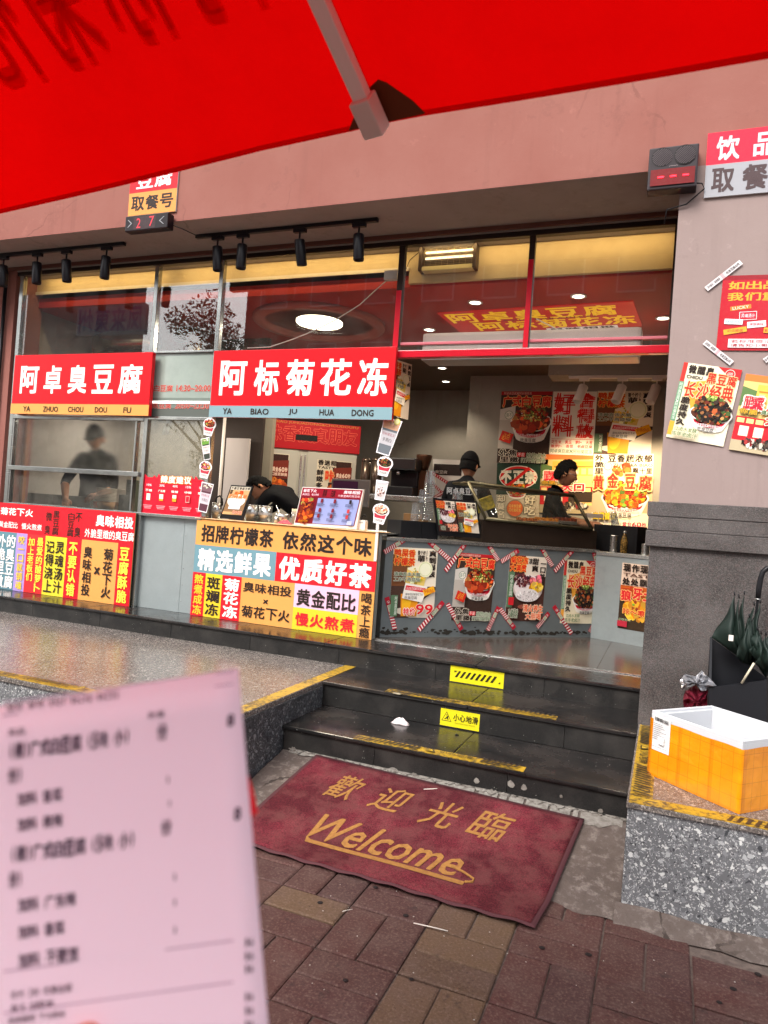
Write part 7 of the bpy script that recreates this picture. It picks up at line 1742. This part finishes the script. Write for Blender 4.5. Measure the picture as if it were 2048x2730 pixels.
c_ = pon(*F6(930, 600), .45); e = empty('paper_tray', c_, R_(20), label='white paper tray being filled by the worker with glasses', cat='tray')
b = MB(); b.box(-.08, -.06, 0, .08, .06, .004); 
for q in ((-.085, -.065, .085, -.06), (-.085, .06, .085, .065), (-.085, -.06, -.08, .06), (.08, -.06, .085, .06)): b.box(q[0], q[1], 0, q[2], q[3], .04)
b.build('tray', mat('white_paper_tray', 'b8aca4', .6), e)
# =================================================================== RED UMBRELLA OVERHEAD
def canopy_mat():
    m = bpy.data.materials.new('red_canopy'); m.use_nodes = True; t = m.node_tree; t.nodes.clear(); o = t.nodes.new('ShaderNodeOutputMaterial')
    tl = t.nodes.new('ShaderNodeBsdfTranslucent'); df = t.nodes.new('ShaderNodeBsdfDiffuse'); mx = t.nodes.new('ShaderNodeMixShader'); mx.inputs[0].default_value = .35
    tc = t.nodes.new('ShaderNodeTexCoord'); n = t.nodes.new('ShaderNodeTexNoise'); n.inputs['Scale'].default_value = 7; n.inputs['Detail'].default_value = 12; n.inputs['Roughness'].default_value = .75; t.links.new(tc.outputs['Object'], n.inputs[0])
    r = t.nodes.new('ShaderNodeValToRGB'); r.color_ramp.elements[0].color = (.55, .0005, .0006, 1); r.color_ramp.elements[1].color = (.74, .0012, .0012, 1); t.links.new(n.outputs['Fac'], r.inputs[0]); t.links.new(r.outputs[0], tl.inputs[0])
    df.inputs[0].default_value = (.55, .004, .006, 1)
    t.links.new(tl.outputs[0], mx.inputs[1]); t.links.new(df.outputs[0], mx.inputs[2]); t.links.new(mx.outputs[0], o.inputs[0]); return m
M_CANOPY = canopy_mat()
ZE = 2.2
M_CINK = bpy.data.materials.new('canopy_ink'); M_CINK.use_nodes = True
t_ = M_CINK.node_tree; tb_ = t_.nodes.new('ShaderNodeBsdfTranslucent'); tb_.inputs[0].default_value = (.8, .002, .002, 1); t_.links.new(tb_.outputs[0], t_.nodes['Material Output'].inputs[0])
T_ = onz(1030, 345, ZE); _n = (T_ - CAM).cross(ray(880, 0)); CY, CZ = .30, 2.80
CC = Vector((-(_n.y * CY + _n.z * (CZ - CAM.z)) / _n.x, CY, CZ))
um = empty('market_umbrella', (CC.x, CC.y, ZG), label='large red market umbrella overhead with grey ribs', cat='umbrella')
Lum = um.location
def edge_l(): return [onz(px, py, z) for px, py, z in ((-60, 580, 2.13), (0, 567, 2.14), (250, 510, 2.165), (470, 456, 2.18), (700, 398, 2.19), (935, 347, 2.20))]
le = edge_l(); re_ = [onz(px, py, z) for px, py, z in ((1130, 305, 2.20), (1400, 262, 2.195), (1750, 204, 2.18), (2048, 152, 2.16), (2180, 128, 2.15))]
front_edge = le + [onz(1040, 322, 2.2)] + re_
cornL, cornR = front_edge[0], front_edge[-1]
cornL = cornL + (cornL - front_edge[1]).normalized() * .05; cornR = cornR + (cornR - front_edge[-2]).normalized() * .25
front_edge = [cornL] + front_edge + [cornR]
bl, br = Vector((cornL.x + .02, -.55, 2.14)), Vector((cornR.x + .03, -.58, 2.14))
def side(a, b, n=10, sag=.03): return [a.lerp(b, i / n) + Vector((0, 0, sag * (1 - abs(2 * i / n - 1)))) for i in range(n + 1)]
loops = {'front': front_edge, 'right': side(cornR, br), 'back': side(br, bl), 'left': side(bl, cornL)}
for nm, ed in loops.items():
    b = MB(); k = 14; n = len(ed)
    for j in range(k + 1):
        for i in range(n):
            q = j / k; p = CC.lerp(ed[i], q); p.z -= .018 * math.sin(math.pi * q) * (1 if 0 < i < n - 1 else .3) + .0035 * math.sin(i * 2.3 + q * 9) * q * math.sin(math.pi * q); b.v.append(tuple(p - Lum))
    for j in range(k):
        for i in range(n - 1): b.f.append([j * n + i, j * n + i + 1, (j + 1) * n + i + 1, (j + 1) * n + i]); b.c.append(None); b.sm.append(True)
    b.build('canopy_panel', M_CANOPY, um)
    h = MB()
    for i in range(n - 1):
        a_, c_ = ed[i] - Lum, ed[i + 1] - Lum; ia, ic = ed[i].lerp(CC, .009) - Lum - Vector((0, 0, .002)), ed[i + 1].lerp(CC, .009) - Lum - Vector((0, 0, .002))
        h.add([a_ - Vector((0, 0, .003)), c_ - Vector((0, 0, .003)), ic, ia], [(0, 1, 2, 3)])
    h.build('hem', M_CANOPY, um)
M_RIB = mat('rib_paint', 'd8d0cc', .4)
def rib(p, q, w=.031, hgt=.02, drop=.014):
    d = (q - p).normalized(); s = d.cross(Vector((0, 0, 1))).normalized(); n = s.cross(d).normalized(); b = MB(); vs = []
    for c in (p, q):
        for a_, c2_ in ((-w / 2, -drop), (w / 2, -drop), (w / 2, -drop - hgt), (-w / 2, -drop - hgt)): vs.append(c + s * a_ + n * c2_ - Lum)
    b.add(vs, [(0, 1, 2, 3), (7, 6, 5, 4), (0, 4, 5, 1), (1, 5, 6, 2), (2, 6, 7, 3), (3, 7, 4, 0)]); o = b.build('rib', M_RIB, um, bevel=.002); return o, d, s, n
tipP = onz(1012, 318, 2.19)
r0, d, s, n = rib(CC, tipP)
cap_ = MB(); vs = []
for t in (-.055, .012):
    for a_, c2_ in ((-.021, -.006), (.021, -.006), (.021, -.044), (-.021, -.044)): vs.append(tipP + d * t + s * a_ + n * c2_ - Lum)
cap_.add(vs, [(0, 1, 2, 3), (7, 6, 5, 4), (0, 4, 5, 1), (1, 5, 6, 2), (2, 6, 7, 3), (3, 7, 4, 0)]).build('end_cap', mat('rib_cap', 'c8c0ba', .4), r0, bevel=.003)
for q in (cornL, cornR, bl, br, (cornR + br) / 2, (br + bl) / 2, (bl + cornL) / 2): rib(CC, q)
# brown corner patch at the rib end
pp = [(930, 349), (966, 255), (1008, 214), (1030, 222), (1100, 270), (1133, 303), (1035, 325)]
PN_ = (le[4] - CC).cross(re_[0] - CC).normalized(); pl = []
for p in pp:
    P = onp(*p, CC + Vector((0, 0, -.02)), PN_); pl.append(P)
MB().prism([p - Lum for p in pl], (0, 0, .002)).build('corner_patch', mat('brown_leather', '5c2c12', .6), um)
# pole, base
MB().tube([(0, 0, 0), (0, 0, CC.z - ZG)], .024, 16).build('pole', M_RIB, um)
MB().box(-.25, -.25, 0, .25, .25, .08, bev=.01).build('base_plate', mat('concrete_base', '6a6864', .8), um)
# lettering printed on the upper side, read from outside
E1, E2 = le[1], le[5]; PN2 = (E1 - CC).cross(E2 - CC).normalized(); PN2 = PN2 if PN2.z > 0 else -PN2
O3 = CC - PN2 * .03
S_, E_ = onp(735, 22, O3, PN2), onp(-75, 292, O3, PN2); U_ = (E_ - S_).normalized(); V_ = PN2.cross(U_).normalized(); V_ = V_ if V_.z < 0 else -V_
hh = .34; a = Art(S_ - V_ * hh - Lum, U_, V_, (E_ - S_).length, hh); a.N = PN2; a.lv = .0
n_ = 4.6
for i, ch in enumerate('阿标菊花冻'): a._g(ch, (i + .05) / n_, 0, (i + .93) / n_, 1, '500406', .03, 0, 0, True); a.lv += .001
a.build('lettering', um, M_CINK, kind='stuff')

# =================================================================== PINK SLIP HELD IN FRONT OF THE LENS
DS = .37
TRp, BRp = pt(636, 1781, DS), pt(722, 2810, DS * .97); TLp = pt(-90, 1896, DS * 1.0)
Us = (TRp - TLp); Vs = (BRp - TRp)
sl_ = empty('receipt', TLp, label='blurred pink order slip with dark printed lines held close to the camera', cat='receipt')
b = MB(); nx = 10
NS = Us.cross(Vs).normalized(); NS = NS if NS.dot(CAM - TLp) > 0 else -NS
def sp(u, v, d=0): return Us * u + Vs * v + NS * (.004 * math.sin(u * 3.1) * (1 - v) + d)
for j in range(nx + 1):
    for i in range(nx + 1): b.v.append(tuple(sp(i / nx, j / nx)))
for j in range(nx):
    for i in range(nx): q = j * (nx + 1) + i; b.f.append([q, q + nx + 1, q + nx + 2, q + 1]); b.c.append(None); b.sm.append(True)
mp_ = bpy.data.materials.new('pink_thin_paper'); mp_.use_nodes = True; MATS['pink_thin_paper'] = mp_
bs = mp_.node_tree.nodes['Principled BSDF']; bs.inputs['Base Color'].default_value = (*lin('fae4f2'), 1); bs.inputs['Roughness'].default_value = .7
bsub = mp_.node_tree.nodes.new('ShaderNodeBsdfTranslucent'); bsub.inputs[0].default_value = (*lin('f4e6f2'), 1); mxx = mp_.node_tree.nodes.new('ShaderNodeMixShader'); mxx.inputs[0].default_value = .4
mp_.node_tree.links.new(bs.outputs[0], mxx.inputs[1]); mp_.node_tree.links.new(bsub.outputs[0], mxx.inputs[2]); mp_.node_tree.links.new(mxx.outputs[0], mp_.node_tree.nodes['Material Output'].inputs[0])
o = b.build('paper', mp_, sl_); so2 = o.modifiers.new('t', 'SOLIDIFY'); so2.thickness = .0002
tx = MB()
def suv(px, py):
    P = onp(px, py, TLp, NS) - TLp; uu, uvv, vv = Us.dot(Us), Us.dot(Vs), Vs.dot(Vs); a_, b_ = P.dot(Us), P.dot(Vs); D = uu * vv - uvv * uvv
    return (a_ * vv - b_ * uvv) / D, (b_ * uu - a_ * uvv) / D
def rtext(t, x0, y0, x1, y1, off=.02):
    """x, y in the enlarged view of the slip (1.62 per photo pixel, origin 0,1750)"""
    wd_ = [(.5 if ord(c) < 0x2000 else 1.0) for c in t]; n_ = sum(wd_); acc = 0
    for i, ch in enumerate(t):
        f0 = acc / n_; acc += wd_[i]; f1 = (acc - .1) / n_
        if ch == ' ': continue
        if ch in '()1': f0, f1 = f0 + .25 * (f1 - f0), f1 - .25 * (f1 - f0)
        sl = -.135
        xa, xb = x0 + (x1 - x0) * f0, x0 + (x1 - x0) * f1; A_ = suv(xa / 1.62, 1750 + (y0 + (xa - x0) * sl) / 1.62); B_ = suv(xb / 1.62, 1750 + (y0 + (xb - x0) * sl) / 1.62); C_ = suv(xa / 1.62, 1750 + (y1 + (xa - x0) * sl) / 1.62)
        vs, fs, bb = glyph(ch, 0, 0)
        for k, (dx, dy) in enumerate(((off, off), (-off, -off))):
            ps = []
            for x, y in vs:
                fu = (x + dx - bb[0]) / (bb[2] - bb[0]); fv = 1 - (y + dy - bb[1]) / max(bb[3] - bb[1], .05)
                ps.append(sp(A_[0] + (B_[0] - A_[0]) * fu + (C_[0] - A_[0]) * fv, A_[1] + (B_[1] - A_[1]) * fu + (C_[1] - A_[1]) * fv, .0006 + k * .0001))
            tx.add(ps, fs)
rtext('桌号 单号 0927 16:42 16:52', 40, 205, 530, 235, .0); rtext('菜品', 45, 310, 125, 340, 0); rtext('数量', 650, 235, 725, 262, 0)
rtext('(微)广式白豆腐 (5块 小)', 50, 370, 575, 440, .035); rtext('份', 690, 285, 735, 355, .03); rtext('8', 985, 250, 1020, 300, .03); rtext('份)', 45, 478, 110, 545, .03)
rtext('加料 香菜', 85, 585, 285, 640); rtext('加料 微辣', 85, 695, 285, 750); rtext('1', 728, 510, 742, 540, .0); rtext('1', 735, 615, 748, 640, .0)
rtext('(微)广式白豆腐 (5块 小)', 55, 815, 595, 885, .035); rtext('份', 705, 700, 750, 765, .03); rtext('8', 1015, 650, 1048, 705, .03); rtext('份)', 45, 925, 105, 995, .03)
rtext('加料 广东辣', 85, 1040, 340, 1100); rtext('加料 香菜', 85, 1160, 290, 1215); rtext('加料 不要葱', 85, 1280, 350, 1340)
for y in (930, 1040, 1160): rtext('1', 755, y, 770, y + 30, .0)
rtext('合计 2份 优惠金额', 50, 1440, 320, 1475, .0); rtext('备注 自取单', 50, 1500, 240, 1530, .0); rtext('谢谢惠顾 下次再来', 40, 1555, 290, 1585, .0)
for y in (1215, 1275, 1330, 1450, 1510, 1570): rtext('16', 1060, y, 1100, y + 35, .01)
tx.build('printed_lines', mat('slip_ink', '4a3a4c', .6), sl_, kind='stuff')
for y0 in (200, 255, 1360, 1540):
    A_, B_ = suv(20 / 1.62, 1750 + y0 / 1.62), suv(1010 / 1.62, 1750 + (y0 - 135) / 1.62)
    MB().add([sp(A_[0], A_[1], .0007), sp(B_[0], B_[1], .0007), sp(B_[0], B_[1] - .004, .0007), sp(A_[0], A_[1] - .004, .0007)], [(0, 1, 2, 3)]).build('rule_line', mat('pale_line', 'b89ab0', .6), sl_)
# red plastic tab behind its right edge
tb = empty('red_tab', pt(668, 2140, DS + .02), label='small bright red tab poking out behind the right edge of the slip', cat='tab')
O_ = tb.location
q = [pt(x, y, DS + .012) - O_ for x, y in ((640, 2050), (662, 2068), (676, 2108), (688, 2165), (668, 2180), (640, 2190))]
MB().prism(q, ray(668, 2140) * .004).build('plate', mat('bright_red_plastic', 'e01828', .3), tb)
# the hand holding the slip: thumb in front, fingers behind
def hand():
    e = empty('hand', pt(230, 3050, DS), label='hand holding the pink slip, only the blurred thumb tip in view', cat='hand'); O_ = e.location
    palm = pt(170, 3330, DS + .03); wr = pt(120, 3750, DS + .05); el = pt(60, 4900, DS + .16)
    V_ = [palm, wr, el]; E_ = [(0, 1), (1, 2)]; rad = [(.042, .022), (.030, .024), .042]
    def chain(pts, rs, root=0):
        i0 = root
        for p, r in zip(pts, rs): V_.append(p); rad.append(r); E_.append((i0, len(V_) - 1)); i0 = len(V_) - 1
    vs, fs = skin([tuple(v - O_) for v in V_], E_, rad); b = MB(); b.add(vs, fs, None, True)
    def fing(pts, rs):
        vs, fs = skin([tuple(Vector(p) - O_) for p in pts], [(i, i + 1) for i in range(len(pts) - 1)], rs); b.add(vs, fs, None, True)
    fing([pt(150, 3250, DS + .015), pt(200, 3000, DS - .008), pt(222, 2840, DS - .018), pt(236, 2722, DS - .015)], [.014, .0125, .0115, .009])
    for (x0, y0, x1, y1, x2, y2) in ((130, 3200, 330, 2880, 430, 2700), (200, 3250, 420, 3010, 520, 2860), (240, 3330, 470, 3140, 560, 3020), (270, 3420, 470, 3270, 540, 3180)):
        fing([pt(x0, y0, DS + .03), pt(x1, y1, DS + .028), pt((x1 + x2) / 2, (y1 + y2) / 2, DS + .022), pt(x2, y2, DS + .014)], [.012, .0105, .0095, .0075])
    b.build('skin', mat('hand_skin', 'd08a74', .5, bump=(300, .2, .0005)), e)
    q = pt(235, 2765, DS - .024) - O_
    return e
hand()

# =================================================================== ACROSS THE STREET (seen in the window reflections)
M_LEAF = mat('leaf', '3a4a26', .6, noise=(3, .3, '26361c')); M_BARK = mat('bark', '4a3c30', .9)
def tree(x, y, h, r, label, seed, n=5200):
    rnd = random.Random(seed); e = empty('street_tree', (x, y, ZG - .03), label=label, cat='tree', group='street trees across from the shop')
    b = MB(); b.tube([(0, 0, 0), (.08, .03, h * .25), (0, .1, h * .5), (.1, .05, h * .72)], [.2, .16, .12, .06], 10)
    cl = []
    for i in range(26):
        a_, q, z = rnd.uniform(0, 6.28), rnd.random() ** .5, rnd.uniform(.42, 1.0); rr = r * (1.15 - abs(z - .68) * 1.6) * q; c = Vector((rr * math.cos(a_), rr * math.sin(a_), h * z)); cl.append((c, r * rnd.uniform(.18, .36)))
        if i < 14: b.tube([(0, .1, h * .38), c * .5 + Vector((0, 0, h * .2)), c], [.07, .035, .012], 6)
    b.build('trunk', M_BARK, e)
    c_ = MB(); vs = []; fs = []
    for i in range(n):
        c, q = rnd.choice(cl); d = Vector((rnd.gauss(0, 1), rnd.gauss(0, 1), rnd.gauss(0, .8))); d = d.normalized() * q * rnd.random() ** .4; p = c + d; s = rnd.uniform(.05, .11)
        u = Vector((rnd.uniform(-1, 1), rnd.uniform(-1, 1), rnd.uniform(-1, .3))).normalized(); w_ = u.cross(Vector((rnd.uniform(-1, 1), rnd.uniform(-1, 1), 1))).normalized(); k = len(vs)
        vs += [p - u * s, p + w_ * s * .4, p + u * s, p - w_ * s * .4]; fs.append((k, k + 1, k + 2, k + 3))
    c_.add(vs, fs); c_.build('crown', M_LEAF, e, kind='stuff'); return e
def mirror(px, py, Yv): P = ony(px, py, Yv); return Vector((P.x, 2 * 5.4 - P.y, P.z))
tA = mirror(600, 960, 19); tree(tA.x, tA.y, 7.6, 2.6, 'leafy street tree across the street mirrored in the middle panes', 3, 9000)
tB = mirror(330, 990, 23); tree(tB.x, tB.y, 5.6, 1.5, 'lower street tree mirrored at the far left pane', 8, 2600)
def opp(x0, x1, y, h, label, storeys, col, words=None):
    e = empty('opposite_building', ((x0 + x1) / 2, y, 0), label=label, cat='building'); w2 = (x1 - x0) / 2
    MB().box(-w2, -6, ZG - .03, w2, 0, h).build('wall', mat('facade_' + col, col, .8, noise=(1, .3, col)), e)
    MB().box(-w2 - .1, -6.1, h, w2 + .1, .15, h + .3).build('cornice', mat('cornice', 'a8a8a4', .8), e)
    for s_ in range(1, storeys):
        for i in range(int(w2 * 2 // 2.4)):
            x = -w2 + .7 + i * 2.4; z = s_ * 3.0 + .9
            f = MB().box(x, 0, z, x + 1.3, .06, z + 1.5).build('window', mat('win_frame', '8a8e90', .5), e); MB().box(x + .06, .061, z + .06, x + 1.24, .065, z + 1.44).build('pane', mat('dark_glass', '20262c', .1), f)
    return e
mA, mB = mirror(130, 800, 26), mirror(420, 900, 26)
opp(-30, mirror(385, 850, 32.0).x, -15.2, 13.5, 'tall grey building across the street mirrored in the far left pane', 4, '5c5e60')
sgp = mirror(300, 860, 25.8)
e = empty('roof_sign', (sgp.x, -14.95, sgp.z), label='row of big blue characters on the grey building across the street', cat='sign')
MB().box(-2.0, -.1, -.6, 2.0, .1, .75).build('panel', mat('sign_panel', '7c848e', .5), e)
a = Art((1.9, .105, .65), (-1, 0, 0), (0, 0, -1), 3.8, 1.15); a.text('凤来東州', 0, 0, 1, 1, '2c3e74', .02); a.build('characters', e)
opp(mirror(655, 850, 26).x, 1.0, -15.2, 14, 'long dull red building added across the street to darken and redden the right panes', 4, '6a2a24')  # added to block the sky from the right panes and tint them red
MB().box(-60, -9.2, ZG - .03, 60, -9.0, ZG + .02).build('kerb', mat('kerb_stone', '7a7a78', .8), kind='structure')

# seams of the canopy along the ribs
sm_ = MB()
for q in (front_edge[0], front_edge[-1], tipP):
    d_ = (q - CC).normalized(); s_ = d_.cross(Vector((0, 0, 1))).normalized() * .011
    p0_, p1_ = CC + Vector((0, 0, -.006)) - Lum, q + Vector((0, 0, -.006)) - Lum
    sm_.add([p0_ - s_, p1_ - s_, p1_ + s_, p0_ + s_], [(0, 1, 2, 3)])
sm_.build('seam_band', M_CANOPY, um, kind='stuff')
